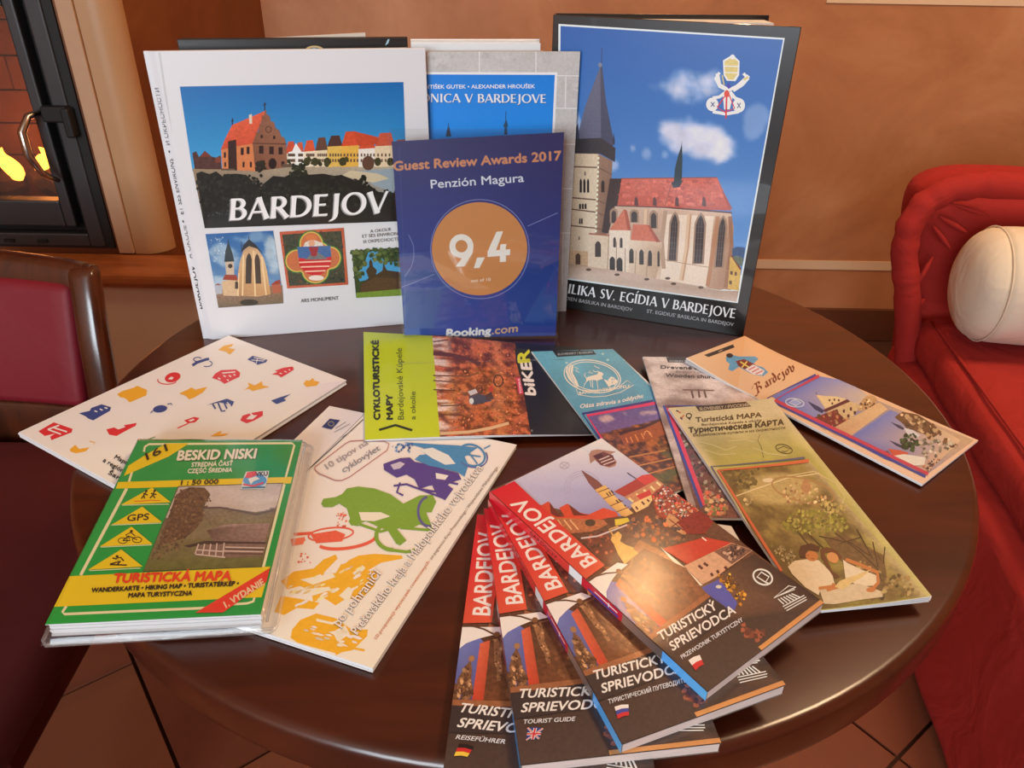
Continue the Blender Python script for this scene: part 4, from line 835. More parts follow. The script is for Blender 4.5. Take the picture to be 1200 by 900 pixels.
for k in range(22): a.poly([(264 - k * .7, 690 + k * 20), (272 - k * .7, 690 + k * 20), (271 - k * .7, 700 + k * 20), (263 - k * .7, 700 + k * 20)], (236, 214, 182), up=0)
a.lv += 1
for x in (190, 206, 222): a.arch(x, 846, 10, 62, (44, 34, 34), up=0)
for x in (187, 199, 211): a.arch(x, 918, 9, 24, (50, 38, 34), up=0)
for x in (186, 195): a.arch(x, 984, 7, 26, (60, 44, 38), up=0)
a.arch(287, 845, 15, 54, (48, 36, 34)); a.arch(209, 772, 5, 20, (90, 66, 54)); a.arch(183, 1054, 5, 16, (80, 60, 50)); a.arch(178, 1162, 22, 50, (96, 70, 54)); a.poly([(134, 1100), (222, 1104), (222, 1166), (134, 1160)], (190, 150, 112), .2); a.arch(178, 1162, 22, 50, (84, 60, 46))
# nave roof
a.poly([(318, 784), (372, 784), (352, 905), (338, 930), (310, 1026), (282, 1020), (300, 900)], (56, 40, 40), .2)
a.poly([(370, 784), (790, 780), (842, 900), (850, 925), (350, 908)], [(196, 96, 78), (206, 104, 84), (186, 84, 66), (172, 74, 58), (180, 82, 66)], .15)
a.blobs([(372, 790), (786, 788), (836, 905), (362, 900)], 200, (4, 12), [(196, 98, 80), (178, 84, 68), (206, 108, 88)], .2, 12, 1.6, 0, .05); a.poly([(788, 780), (796, 800), (856, 918), (838, 916)], (160, 70, 56), .1)
a.segs([[(352, 906), (560, 914), (700, 922), (854, 936)]], 9, (92, 60, 54)); a.segs([[(368, 784), (790, 780)]], 4, (140, 74, 62)); a.segs([[(590, 800), (558, 910)]], 4, (150, 82, 68))
for x in (433, 514, 612, 731): a.poly([(x - 8, 896 + x * .012), (x - 6, 872), (x, 862), (x + 8, 876), (x + 10, 900 + x * .012)], (84, 50, 50), up=0)
a.poly([(598, 805), (604, 740), (616, 690), (632, 640), (634, 615), (637, 700), (634, 785), (626, 806)], (44, 58, 62), .1); a.poly([(588, 800), (640, 792), (624, 822), (596, 826)], (50, 56, 62))
# nave walls
a.poly([(340, 906), (560, 914), (850, 938), (862, 1000), (858, 1060), (842, 1266), (800, 1274), (520, 1226), (310, 1180), (316, 1010)], [(196, 162, 136), (222, 192, 164), (206, 170, 138), (190, 148, 116), (170, 128, 98), (160, 118, 90), (176, 132, 100), (216, 184, 154), (206, 172, 142), (186, 150, 124)], .1)
a.poly([(560, 940), (776, 950), (742, 1262), (540, 1226)], (226, 198, 170), .08)
for x, y, w, h, sl in ((425, 978, 32, 52, 0), (510, 1004, 30, 74, 0), (592, 1148, 38, 212, .06), (705, 1160, 44, 220, .06), (796, 1176, 36, 224, .09), (335, 980, 26, 60, 0)):
    a.arch(x, y, w + 8, h + 8, (156, 122, 96), sl, up=0)
a.lv += 1
for x, y, w, h, sl in ((425, 976, 26, 48, 0), (510, 1002, 24, 68, 0), (592, 1144, 30, 204, .06), (705, 1156, 36, 212, .06), (796, 1172, 28, 216, .09), (335, 980, 20, 56, 0)):
    a.arch(x, y, w, h, (62, 52, 50), sl, up=0)
a.lv += 1
for x, y, w, h, sl in ((592, 1140, 30, 170, .06), (705, 1150, 36, 180, .06), (796, 1166, 28, 180, .09)):
    for t in (-.17, .17): a.line([(x + t * w, y), (x + t * w + h * sl, y - h)], 1.6, (120, 100, 88), up=0)
    for k in range(7): a.line([(x - w * .45 + k * h / 7 * sl, y - k * h / 7), (x + w * .45 + k * h / 7 * sl, y - k * h / 7)], 1.4, (110, 92, 82), up=0)
for l, c_ in (([(662, 940), (650, 1090), (626, 1232)], (190, 140, 104)), ([(556, 925), (540, 1060), (548, 1180)], (176, 140, 112)), ([(786, 950), (766, 1100), (740, 1256)], (176, 122, 86)), ([(840, 950), (846, 1080), (820, 1262)], (150, 104, 76)), ([(474, 920), (470, 985)], (182, 148, 120))):
    a.line([(p[0] + 5, p[1]) for p in l], 18 if c_[0] > 180 else 14, (214, 176, 138) if c_[0] > 180 else c_, up=1); a.line([(p[0] + 12, p[1]) for p in l], 7, c_, up=1)
a.segs([[(560, 1140), (640, 1156), (742, 1172), (840, 1190)]], 3, (170, 132, 102))
# south chapel with its roofs
a.poly([(222, 1028), (312, 1030), (306, 1186), (222, 1170)], (212, 182, 150), .1); a.segs([[(226, 1026), (316, 1034)]], 7, (160, 92, 72))
a.poly([(316, 1008), (408, 1010), (404, 1196), (312, 1188)], (222, 196, 168), .1); a.poly([(316, 1010), (380, 918), (394, 926), (412, 1012)], (198, 110, 82), .15); a.poly([(380, 918), (394, 926), (412, 1012), (396, 1012)], (166, 84, 62), .1)
a.poly([(402, 1052), (546, 1064), (548, 1100), (520, 1226), (400, 1196)], [(222, 194, 164), (206, 172, 140), (180, 142, 110), (190, 154, 122), (216, 186, 154)], .1); a.poly([(410, 1054), (420, 985), (490, 988), (536, 1062)], (196, 104, 78), .15); a.poly([(484, 990), (492, 988), (540, 1062), (522, 1064)], (160, 80, 60), .1)
for x, y, w, h in ((266, 1128, 26, 70), (339, 1086, 12, 46), (368, 1088, 12, 46), (329, 1186, 24, 60), (361, 1192, 26, 62), (413, 1156, 20, 66), (457, 1162, 20, 68), (494, 1168, 18, 70), (532, 1170, 10, 70)): a.arch(x, y, w, h, (60, 48, 44), up=0)
a.lv += 1; a.segs([[(386, 1090), (384, 1200)], [(434, 1100), (428, 1206)], [(486, 1110), (478, 1216)], [(348, 1060), (346, 1176)]], 4, (170, 136, 108))
a.poly([(856, 1090), (880, 1084), (912, 1088), (904, 1150), (856, 1140)], (56, 78, 110), .2); a.poly([(846, 1130), (856, 1126), (894, 1182), (884, 1276), (836, 1268)], (204, 162, 84), .15); a.poly([(850, 1124), (856, 1120), (896, 1180), (890, 1186)], (120, 60, 46)); a.windows([(846, 1190, 12, 16), (866, 1194, 10, 16), (842, 1232, 12, 16)], (96, 66, 44)); a.poly([(858, 1128), (876, 1122), (905, 1134), (898, 1172), (880, 1160)], (96, 104, 86), .3)
a.poly([(92, 1162), (222, 1170), (400, 1196), (540, 1228), (800, 1276), (884, 1278), (874, 1325), (92, 1215)], [(176, 140, 112), (190, 154, 128), (200, 166, 142), (196, 164, 140), (176, 144, 120), (166, 134, 110), (196, 168, 146), (206, 176, 152)], .08)
for x, y in ((480, 1226), (572, 1222), (598, 1246), (718, 1262), (225, 1184), (350, 1206)): a.ell(x, y, 12, 6, (96, 70, 56), 10, up=0)
# papal emblem
W_ = (226, 220, 200); Y_ = (212, 184, 104)
a.poly([(815, 265), (858, 240), (888, 268), (886, 330), (870, 356), (832, 354), (818, 330)], W_); a.poly([(822, 270), (858, 250), (882, 272), (878, 325), (860, 350), (838, 348), (824, 325)], Y_, .1); a.ell(857, 250, 11, 11, W_, 12); a.segs([[(820, 290), (886, 292)], [(820, 318), (884, 320)]], 5, W_)
a.line([(790, 322), (800, 372), (840, 395), (876, 380), (910, 350), (928, 332)], 16, W_); a.line([(800, 318), (782, 345), (800, 380), (838, 398)], 12, W_); a.line([(905, 322), (925, 345), (900, 372), (860, 398)], 14, W_); a.line([(906, 350), (926, 338)], 9, Y_); a.line([(812, 330), (820, 372)], 5, Y_); a.poly([(830, 375), (842, 360), (850, 385), (838, 390)], (70, 60, 150))
a.line([(832, 400), (800, 425), (770, 430)], 14, W_); a.line([(846, 402), (868, 430), (892, 440)], 14, W_); a.ell(768, 458, 27, 30, W_, 18); a.ell(885, 462, 27, 32, W_, 18); a.line([(770, 490), (828, 500), (885, 490)], 14, W_); a.poly([(815, 420), (838, 396), (858, 425), (845, 480), (820, 480)], W_)
a.line([(832, 395), (828, 520)], 7, (206, 40, 52)); a.line([(832, 410), (790, 470), (822, 492), (866, 476), (840, 410)], 5, (206, 40, 52)); a.ell(832, 412, 12, 16, (214, 70, 50), 12); a.segs([[(762, 448), (778, 468)], [(778, 448), (762, 468)], [(878, 452), (892, 474)], [(892, 452), (878, 474)]], 4, (60, 70, 110))
a.crop(630, 180, 3.75)
a.text('BAZ', (-14, 590), (118, 608), 42, (222, 214, 206), up=(6, -41), flared=True); a.text('ILIKA SV. EGÍDIA V BARDEJOVE', (134, 612), (866, 722), 42, (226, 218, 210), up=(7, -41), flared=True)
a.text('ÄGIDIEN BASILIKA IN BARDEJOV', (84, 634), (416, 692), 15, (170, 162, 156)); a.text("ST. EGIDIUS' BASILICA IN BARDEJOV", (480, 697), (861, 757), 15, (176, 168, 162))
a.build('cover_print', INK_GLOSS, fcb, clip=[(0.001, 0.001), (WB - .001, 0.001), (WB - .001, HB - .001), (0.001, HB - .001)])

# ================= award card in an acrylic stand
yA = R(4.6); PA = standing(-0.1117, 0.6935, yA, R(4.5))
PA.O = PA.O + PA.ex * 0.0 + np.array([0, 0.006, 0]); ua = PA.uv([(474.5, 391), (459, 166), (661, 155), (650, 396)])
WA = 0.156; xa0 = float(ua[1, 0]); xa1 = float(ua[2, 0]); ha0, ha1 = float(ua[1, 1]), float(ua[2, 1])
aw = tag(empty('award_stand', tuple(PA.world([((xa0 + xa1) / 2, 0)])[0]), yA), 'blue review award card with a gold disc reading 9,4 in a clear acrylic stand', 'award card')
xb0, xb1 = float(ua[0, 0]), float(ua[3, 0])
q = [(xb0 - .0005, .004), (xb1 + .001, .004), (xa1, ha1), (xa0, ha0)]
v, f = prism_vf(q, lambda x, y: tuple(PA.world([(x, y)], 0)[0]), lambda x, y: tuple(PA.world([(x, y)], -.0008)[0])); card = mesh('card', v, f, plain('card_blue', (12, 40, 116), .4), aw)
a = Art(PA, (225, 225, 232)); a.crop(440, 210, 4.615)
tl, tr_, bl_, br_ = (88, -203), (1020, -254), (165, 935), (975, 935)
a.poly([tl, tr_, (1000, 300), br_, bl_, (125, 300)], [(14, 28, 98), (14, 26, 90), (12, 44, 122), (12, 58, 146), (10, 68, 164), (14, 48, 134)], .04)
a.ring(565, 378, 266, 268, 4, (120, 130, 190), 60, rot=-4); a.ell(563, 376, 258, 252, (198, 132, 76), 60, rot=-4)
a.segs([[(822, 254), (985, 182)], [(318, 514), (230, 550), (140, 585)]], 3.5, (120, 132, 190)); a.line([(180, 300), (206, 360), (208, 420), (196, 470), (158, 528)], 4, (110, 122, 190)); a.line([(158, 528), (162, 860)], 3, (80, 96, 170)); a.line([(128, -180), (158, 528)], 2.5, (60, 72, 140))
WT = (232, 228, 226)
a.line([(525, 372), (520, 420), (486, 470)], 1, WT)
a.ring(465, 362, 49, 49, 32, WT, 40); a.poly([(528, 366), (527, 395), (480, 472), (434, 472), (484, 405)], WT); a.poly([(549, 424), (592, 422), (562, 480), (532, 481)], WT)
a.poly([(654, 284), (690, 281), (652, 384), (672, 382), (676, 352), (707, 350), (704, 380), (729, 378), (727, 410), (705, 412), (706, 446), (672, 448), (673, 415), (606, 420), (606, 392)], WT)
a.text('out of 10', (517, 557), (623, 549), 16, (232, 214, 200), bold=.5)
a.text('Booking', (384, 852), (622, 838), 40, (226, 226, 232), up=(3, -40), bold=3.2); a.text('.com', (630, 838), (768, 824), 40, (196, 160, 136), up=(3, -40), bold=1.8)
a.crop(440, 30, 4.615); a.text('Guest Review Awards 2017', (99, 784), (1004, 726), 46, (200, 134, 100), up=(-1, -48), bold=2.6); a.text('Penzión Magura', (301, 880), (803, 844), 45, (214, 220, 240), bold=.8)
a.build('card_print', INK_SATIN, card, clip=q)
CLEAR = clear_mat('clear_acrylic', (0.98, 0.985, 0.98), 0.0, 0.02)
# acrylic: sheet in front of the card, turned forward at the foot and curling up at its lip
sec = [(.0015, .185)] + [(.0015, .016)] + [(.003, .009), (.007, .0035), (.012, .0016), (.030, .0012), (.052, .0012), (.058, .0014), (.062, .0022)]
th = .002
def off(s_):
    o = []
    for i in range(len(s_)):
        p, n = Vector(s_[max(i - 1, 0)]), Vector(s_[min(i + 1, len(s_) - 1)]); d = (n - p).normalized(); o.append((s_[i][0] - d.y * th, s_[i][1] + d.x * th))
    return o
sec[0] = (.0015, max(ha0, ha1) + .0035); outer = off(sec); poly_ = sec + outer[::-1]
def secv(xl, xr):
    n = len(poly_); vv = [tuple(PA.world([(xl(z), max(z, .0))], y)[0]) for y, z in poly_] + [tuple(PA.world([(xr(z), max(z, .0))], y)[0]) for y, z in poly_]
    for p in range(len(vv)):
        if vv[p][2] < T + .0014: vv[p] = (vv[p][0], vv[p][1], T + .0014)
    ff = [(i, (i + 1) % n, n + (i + 1) % n, n + i) for i in range(n)]
    m = len(sec); ff += [(i, i + 1, 2 * m - 2 - i, 2 * m - 1 - i) for i in range(m - 1)] + [(n + 2 * m - 1 - i, n + 2 * m - 2 - i, n + i + 1, n + i) for i in range(m - 1)]
    return vv, ff
vv, ff = secv(lambda z: xb0 + (xa0 - xb0) * z / ha0 - .002, lambda z: xb1 + (xa1 - xb1) * z / ha1 + .002); mesh('acrylic_sheet', vv, ff, CLEAR, aw)
# ------------------------------------------------------------------ papers lying on the table
def quad_uv(z, px): return on_table(z).uv(px)
class Frame:
    """unit square of a quad: s along the top edge, t down the left edge"""
    def __init__(s, q):
        s.q = np.array(q, float); A = []; b = []
        for (u, v), (x, y) in zip([(0, 0), (1, 0), (1, 1), (0, 1)], s.q):
            A.append([u, v, 1, 0, 0, 0, -u * x, -v * x]); b.append(x); A.append([0, 0, 0, u, v, 1, -u * y, -v * y]); b.append(y)
        h = np.linalg.solve(np.array(A), np.array(b)); s.H = np.append(h, 1).reshape(3, 3); s.Hi = np.linalg.inv(s.H)
    def to(s, st): p = np.c_[np.asarray(st, float).reshape(-1, 2), np.ones(np.asarray(st).reshape(-1, 2).shape[0])] @ s.H.T; return p[:, :2] / p[:, 2:]
    def st(s, uv): p = np.c_[np.asarray(uv, float).reshape(-1, 2), np.ones(np.asarray(uv).reshape(-1, 2).shape[0])] @ s.Hi.T; return p[:, :2] / p[:, 2:]
TOP0 = Plane((0, 0, T), (1, 0, 0), (0, 1, 0))
def tilted(px, z):
    """plane through the TL, TR and BL corners at their own heights"""
    W = [on_table(zz).world(on_table(zz).uv([p]))[0] for p, zz in zip((px[0], px[1], px[3]), z)]
    n = np.cross(W[1] - W[0], W[0] - W[2]); n /= np.linalg.norm(n)
    if n[2] < 0: n = -n
    ex = np.array([1.0, 0, 0]); ex -= n * (ex @ n); ex /= np.linalg.norm(ex); return Plane(W[0], ex, np.cross(n, ex))
def sheet(name, fr, z0, z1, mat, parent, n=1, axis='t', dz=None, inset=(0, 0, 0, 0), shift=(0, 0), bev=0, plane=TOP0):
    """slab under a quad; bends along one axis; inset = left, right, top, bottom fractions"""
    s0, s1, t0, t1 = inset[0], 1 - inset[1], inset[2], 1 - inset[3]; V, Fc = [], []
    for i in range(n + 1):
        k = i / n
        ps = [(s0, t0 + (t1 - t0) * k), (s1, t0 + (t1 - t0) * k)] if axis == 't' else [(s0 + (s1 - s0) * k, t0), (s0 + (s1 - s0) * k, t1)]
        uv = fr.to(ps) + np.array(shift); d = dz(np.array(ps)) if dz is not None else np.zeros(2)
        for z in (z0, z1):
            V += [tuple(p) for p in plane.world(uv, z + d)]
    for i in range(n):
        a = i * 4; b = a + 4; Fc += [(a, a + 1, b + 1, b), (a + 2, b + 2, b + 3, a + 3), (a, b, b + 2, a + 2), (a + 1, a + 3, b + 3, b + 1)]
    Fc += [(0, 2, 3, 1), (n * 4, n * 4 + 1, n * 4 + 3, n * 4 + 2)]; return mesh(name, V, Fc, mat, parent, bevel=bev)
def root(name, label, cat, fr, z0, group=None, plane=TOP0):
    c = plane.world(fr.to([(.5, .5)]), z0)[0]; d = fr.to([(1, .5)])[0] - fr.to([(0, .5)])[0]
    return tag(empty(name, tuple(c), math.atan2(d[1], d[0])), label, cat, group)
def bent(fr, fn, n, axis):
    """bend for printed art: offsets as linear pieces between the same n divisions as the sheet, and the lines to cut along"""
    ks = np.linspace(0, 1, n + 1)
    vals = np.array([fn(np.array([(0.0, k)] if axis == 't' else [(k, 0.0)]))[0] for k in ks])
    def dz(uv): st_ = fr.st(uv); return np.interp(st_[:, 1] if axis == 't' else st_[:, 0], ks, vals)
    cuts = []
    for k in ks[1:-1]:
        p, r_ = fr.to([(0, k), (1, k)] if axis == 't' else [(k, 0), (k, 1)]); nn = np.array([r_[1] - p[1], p[0] - r_[0]]); nn /= np.linalg.norm(nn); cuts.append((nn[0], nn[1], nn @ p))
    return dz, cuts
def leaflet(name, label, px, z, th, folds, white, ink, artfn, dz=None, n=1, axis='t', cat='leaflet', group=None, fan=0.0006, paper=None):
    """a folded leaflet: `folds` thin panels under each other, the printed one on top; z = height, or the heights of TL, TR, BL"""
    P = tilted(px, z if isinstance(z, tuple) else (z, z, z)); fr = Frame(P.uv(px)); r = root(name, label, cat, fr, -th, group, P); t1 = th / folds; rg = random.Random(len(label))
    for k in range(folds):
        o = (rg.uniform(-fan, fan), rg.uniform(-fan, fan)) if k < folds - 1 else (0, 0)
        top = sheet('cover_panel' if k == folds - 1 else 'folded_panel', fr, -th + k * t1 + .00002, -th + (k + 1) * t1 - t1 * .12, paper or PAPER, r, n, axis, (lambda p, k=k: dz(p) * (k + 1) / folds) if dz is not None else None, shift=o, plane=P)
    a = Art(P, white); artfn(a); kw = {}
    if dz is not None: d_, c_ = bent(fr, dz, n, axis); kw = dict(dz=d_, cuts=c_)
    a.build('cover_print', ink, top, clip=fr.q, lift=.00006 - t1 * .12, **kw); return r

# ---- paper map with small icons, far left
IR, IY, IB = (206, 52, 60), (226, 168, 52), (56, 74, 138)
def art_icons(a):
    a.crop(0, 380, 2.857)
    a.poly([(60, 355), (775, 36), (1165, 186), (500, 610), (370, 560)], [(238, 232, 226), (240, 238, 238), (224, 224, 232), (238, 228, 208), (234, 226, 214)])
    a.poly([(980, 210), (1165, 186), (1100, 240), (940, 300)], [(232, 226, 224), (214, 212, 224), (220, 214, 220), (232, 224, 214)])
    f = lambda pts, c: a.poly(pts, c, up=0)
    f([(128, 358), (180, 328), (243, 350), (240, 362), (172, 388), (168, 376), (184, 366), (150, 374)], IR); a.lv += 1
    a.segs([[(160, 352), (204, 368)], [(180, 346), (224, 360)], [(160, 352), (198, 338)]], 5, (236, 232, 228))
    f([(356, 352), (382, 345), (396, 352), (420, 344), (414, 338), (458, 330), (454, 340), (430, 352), (390, 374), (366, 370)], IR)
    a.line([(594, 348), (630, 332)], 4, IR); a.poly([(616, 322), (650, 310), (668, 314), (654, 328), (630, 332)], IR); a.poly([(630, 322), (648, 316), (652, 320), (638, 326)], (236, 232, 228))
    a.poly([(804, 322), (812, 306), (836, 298), (880, 290), (880, 306), (852, 322), (826, 332)], IR); a.poly([(824, 318), (836, 306), (862, 304), (846, 318)], (236, 232, 228)); a.line([(836, 296), (850, 310)], 5, (236, 232, 228))
    a.poly([(234, 418), (252, 404), (264, 418), (300, 412), (286, 426), (254, 432), (236, 426)], IY); a.line([(300, 392), (318, 396), (314, 402)], 3, IY)
    a.poly([(264, 298), (300, 290), (306, 280), (340, 268), (372, 278), (368, 290), (312, 322), (296, 316), (286, 308)], IB); a.segs([[(316, 290), (326, 293)], [(334, 284), (344, 288)], [(350, 279), (360, 282)]], 4, (236, 232, 228))
    a.poly([(392, 234), (410, 224), (436, 216), (462, 208), (492, 220), (490, 238), (434, 262), (420, 248), (402, 244)], IY); a.ell(460, 212, 8, 5, IY)
    a.ell(578, 178, 27, 16, IR, 18, rot=-15); a.ring(560, 188, 32, 13, 3, IR, 24, 20, 200); a.poly([(562, 184), (572, 176), (582, 178), (576, 186)], (236, 232, 228))
    a.line([(644, 138), (660, 128), (690, 118), (700, 116)], 9, IB); a.ring(662, 118, 14, 7, 3, IB, 16, 90, 330); a.ring(692, 132, 18, 10, 3, IB, 18, -60, 120)
    a.poly([(730, 86), (750, 72), (782, 66), (776, 74), (762, 80), (788, 84), (770, 102), (756, 92)], IY)
    a.poly([(710, 180), (720, 166), (740, 154), (790, 152), (804, 162), (802, 176), (752, 200), (738, 190)], IR); a.segs([[(730, 180), (738, 184)], [(748, 172), (756, 176)], [(766, 172), (774, 176)], [(782, 168), (788, 171)], [(744, 164), (788, 160)], [(760, 186), (766, 189)]], 4, (236, 232, 228))
    a.poly([(828, 118), (846, 106), (896, 120), (890, 128), (862, 136), (852, 128)], IB); a.segs([[(842, 120), (884, 124)], [(850, 112), (888, 120)], [(862, 114), (858, 132)]], 2.5, (236, 232, 228))
    a.poly([(910, 168), (930, 160), (920, 156), (950, 146), (980, 142), (984, 152), (960, 168), (942, 178), (930, 170)], IR); a.segs([[(936, 164), (944, 167)], [(952, 158), (960, 161)], [(966, 152), (972, 155)]], 3, (236, 232, 228))
    a.poly([(600, 232), (632, 218), (640, 212), (654, 220), (694, 210), (680, 228), (650, 246), (634, 252), (622, 240)], IY)
    a.poly([(816, 222), (834, 208), (830, 196), (852, 206), (876, 192), (880, 206), (902, 210), (870, 218), (846, 224), (832, 216)], IY)
    a.poly([(1016, 200), (1024, 188), (1036, 190), (1048, 180), (1052, 190), (1070, 194), (1060, 206), (1026, 210)], IY)
    a.ell(536, 284, 24, 12, IB, 16, rot=-8); a.line([(512, 290), (504, 298)], 3, IB); a.line([(560, 268), (574, 266), (576, 272)], 3, IB)
    a.poly([(692, 272), (720, 262), (760, 250), (784, 260), (776, 276), (766, 268), (734, 262)], IB); a.segs([[(712, 268), (722, 284)], [(730, 264), (742, 292), (754, 290)], [(750, 262), (760, 284)]], 5, IB); a.line([(760, 262), (772, 272)], 3, (236, 232, 228))
    a.poly([(908, 256), (936, 246), (974, 234), (950, 250), (958, 256), (926, 268)], IB)
    a.line([(480, 392), (520, 378)], 3, (100, 140, 90)); a.poly([(705, 376), (730, 362), (742, 358), (738, 368), (768, 366), (750, 374)], IY)
    for st_, p0, p1 in (('Mapa mesta', (382, 450), (480, 500)), ('a regiónu Horný', (344, 460), (480, 540)), ('Šariš', (362, 502), (414, 532))): a.text(st_, p0, p1, 14, (50, 44, 44), bold=.5, up=(8, -12))
leaflet('icon_map', 'white folded map printed with small red, yellow and blue building icons, leftmost on the table', [(268, 393), (406, 445.5), (176.5, 591), (22, 506.5)], .005, .0042, 4, (214, 214, 214), INK_SATIN, art_icons, cat='map', fan=.0012)

# ---- cycling brochure
def art_cyclo(a):
    a.crop(280, 460, 2.647)
    a.poly([(260, 20), (900, 155), (430, 890), (-330, 640)], [(234, 233, 234), (238, 234, 230), (240, 230, 200), (240, 234, 212)])
    a.poly([(300, 38), (395, 62), (215, 245), (120, 215)], [(220, 218, 226), (206, 206, 220), (226, 220, 212), (232, 226, 214)])
    Yc, Rc, Gc, Vc, Bc = (230, 172, 44), (216, 96, 70), (120, 160, 54), (84, 66, 136), (70, 134, 182)
    # yellow rider
    a.poly([(170, 555), (232, 545), (262, 518), (300, 502), (306, 515), (262, 560), (300, 560), (318, 530), (372, 505), (420, 500), (505, 505), (508, 515), (440, 528), (400, 552), (430, 556), (420, 600), (380, 640), (330, 640), (300, 660), (262, 636), (230, 650), (225, 615), (190, 600), (150, 610), (130, 585)], Yc, .05)
    a.poly([(130, 630), (190, 640), (250, 652), (232, 672), (180, 668), (140, 690), (110, 680)], Yc, .05); a.poly([(165, 735), (190, 705), (240, 685), (300, 700), (350, 735), (400, 735), (395, 770), (350, 800), (300, 808), (230, 790), (180, 775), (160, 760)], Yc, .05)
    W2 = (240, 228, 198)
    a.poly([(190, 580), (290, 560), (300, 572), (230, 596)], W2); a.poly([(200, 610), (280, 602), (286, 612), (230, 630)], W2); a.poly([(290, 742), (330, 722), (345, 750), (305, 772)], W2); a.line([(240, 705), (290, 716), (320, 705)], 8, W2); a.line([(360, 800), (410, 750)], 10, W2)
    a.poly([(310, 630), (340, 602), (356, 612), (340, 650)], W2); a.poly([(352, 560), (384, 535), (392, 545), (366, 572)], W2); a.segs([[(300, 812), (340, 790), (390, 800)]], 7, Yc)
    a.blobs([(160, 600), (330, 520), (400, 560), (380, 620), (250, 640), (150, 680)], 34, (3, 6), [W2, (240, 214, 150)], .05, 3, 3.2, -28); a.blobs([(190, 720), (380, 745), (350, 790), (230, 780)], 22, (3, 6), [W2], .05, 4, 3.0, 15)
    # red bicycle
    a.ring(335, 455, 92, 28, 10, Rc, 36, 15, 160, rot=-8); a.ring(285, 440, 70, 20, 5, Rc, 32, rot=-6); a.poly([(222, 440), (300, 428), (330, 440), (320, 462), (240, 468)], Rc, .1); a.line([(170, 440), (230, 436)], 9, Rc); a.line([(170, 470), (205, 455)], 9, Rc); a.poly([(160, 455), (205, 448), (200, 470), (165, 476)], (222, 120, 90)); a.blobs([(180, 500), (225, 500), (225, 530), (180, 530)], 10, (2, 5), [Rc]); a.blobs([(300, 372), (335, 370), (335, 420), (305, 420)], 24, (2, 4), [Rc], .1, 4)
    # green rider
    a.poly([(255, 345), (262, 330), (300, 325), (320, 315), (335, 298), (370, 292), (420, 298), (470, 316), (510, 345), (560, 355), (580, 370), (600, 420), (560, 410), (540, 420), (500, 420), (470, 430), (440, 420), (395, 400), (360, 410), (345, 392), (335, 360), (312, 345), (290, 356), (262, 356)], Gc, .08)
    a.poly([(500, 350), (560, 320), (600, 318), (612, 340), (598, 372), (560, 372)], Gc, .05); a.poly([(345, 392), (362, 395), (372, 415), (348, 412), (340, 400)], Gc); a.ring(480, 445, 54, 44, 12, Gc, 36, 90, 290); a.line([(480, 490), (520, 495), (548, 488)], 9, Gc); a.segs([[(372, 408), (440, 432), (500, 415)], [(440, 380), (500, 450), (490, 470)], [(560, 400), (600, 425)], [(500, 420), (600, 428)]], 8, Gc); a.poly([(460, 425), (485, 418), (520, 460), (500, 475), (486, 466)], Gc)
    a.poly([(372, 372), (440, 372), (470, 385), (420, 400), (380, 398)], (226, 222, 200))
    # violet rider
    a.poly([(448, 222), (470, 214), (500, 204), (530, 202), (545, 215), (590, 225), (640, 240), (680, 250), (690, 270), (650, 282), (590, 290), (560, 300), (545, 270), (520, 255), (490, 265), (465, 250), (450, 240)], Vc, .08); a.poly([(470, 225), (500, 215), (515, 222), (500, 236), (480, 240)], (190, 184, 200)); a.ring(590, 370, 34, 46, 8, (90, 88, 140), 30, 80, 260); a.segs([[(480, 290), (520, 285), (560, 300), (640, 330)], [(500, 280), (490, 310), (510, 320)], [(560, 300), (620, 310), (650, 282)], [(610, 270), (680, 285)]], 6, Vc); a.poly([(600, 290), (640, 282), (665, 300), (640, 335), (615, 320)], Vc, .05); a.poly([(610, 250), (650, 258), (640, 272), (612, 268)], (224, 222, 214))
    # blue rider
    a.poly([(510, 155), (560, 158), (620, 162), (680, 165), (740, 172), (700, 200), (712, 225), (700, 262), (680, 248), (640, 238), (590, 228), (545, 208), (560, 195), (600, 190), (570, 172)], Bc, .1); a.poly([(560, 178), (600, 172), (650, 195), (672, 222), (640, 225), (600, 205)], (214, 220, 226)); a.ring(722, 195, 42, 32, 6, Bc, 34, rot=20); a.ring(722, 195, 50, 36, 4, (90, 100, 160), 34, -40, 120, rot=20); a.segs([[(690, 190), (750, 200)], [(700, 170), (740, 222)], [(760, 175), (780, 165)]], 4, Bc); a.blobs([(470, 158), (540, 160), (540, 185), (480, 185)], 20, (2, 6), [(60, 90, 150), (80, 130, 180)], .1, 6)
    # flap line, flag and the rounded title box
    a.line([(392, 62), (395, 62), (210, 245)], 1, (60, 60, 66)); a.line([(386, 84), (216, 240)], 2.6, (58, 58, 64)); a.poly([(257, 108), (282, 82), (314, 87), (288, 115)], (40, 52, 110)); a.ring(286, 98, 9, 7, 1.6, (170, 160, 90), 14); a.segs([[(300, 112), (332, 92)], [(296, 124), (345, 98)], [(320, 140), (352, 118)]], 1.6, (120, 120, 130))
    a.line([(236, 232), (330, 160), (345, 152), (380, 150), (450, 152), (466, 160), (460, 180), (345, 262), (320, 274), (300, 274), (248, 252), (236, 240), (236, 232)], 2.6, (170, 110, 100))
    a.text('10 tipov na', (276, 240), (404, 160), 17, (150, 142, 146), up=(-12, -15)); a.text('cyklovýlet', (326, 250), (440, 178), 17, (130, 130, 140), up=(-11, -15))
    Tc, Sh = (238, 232, 224), ((3, 2), (112, 98, 90))
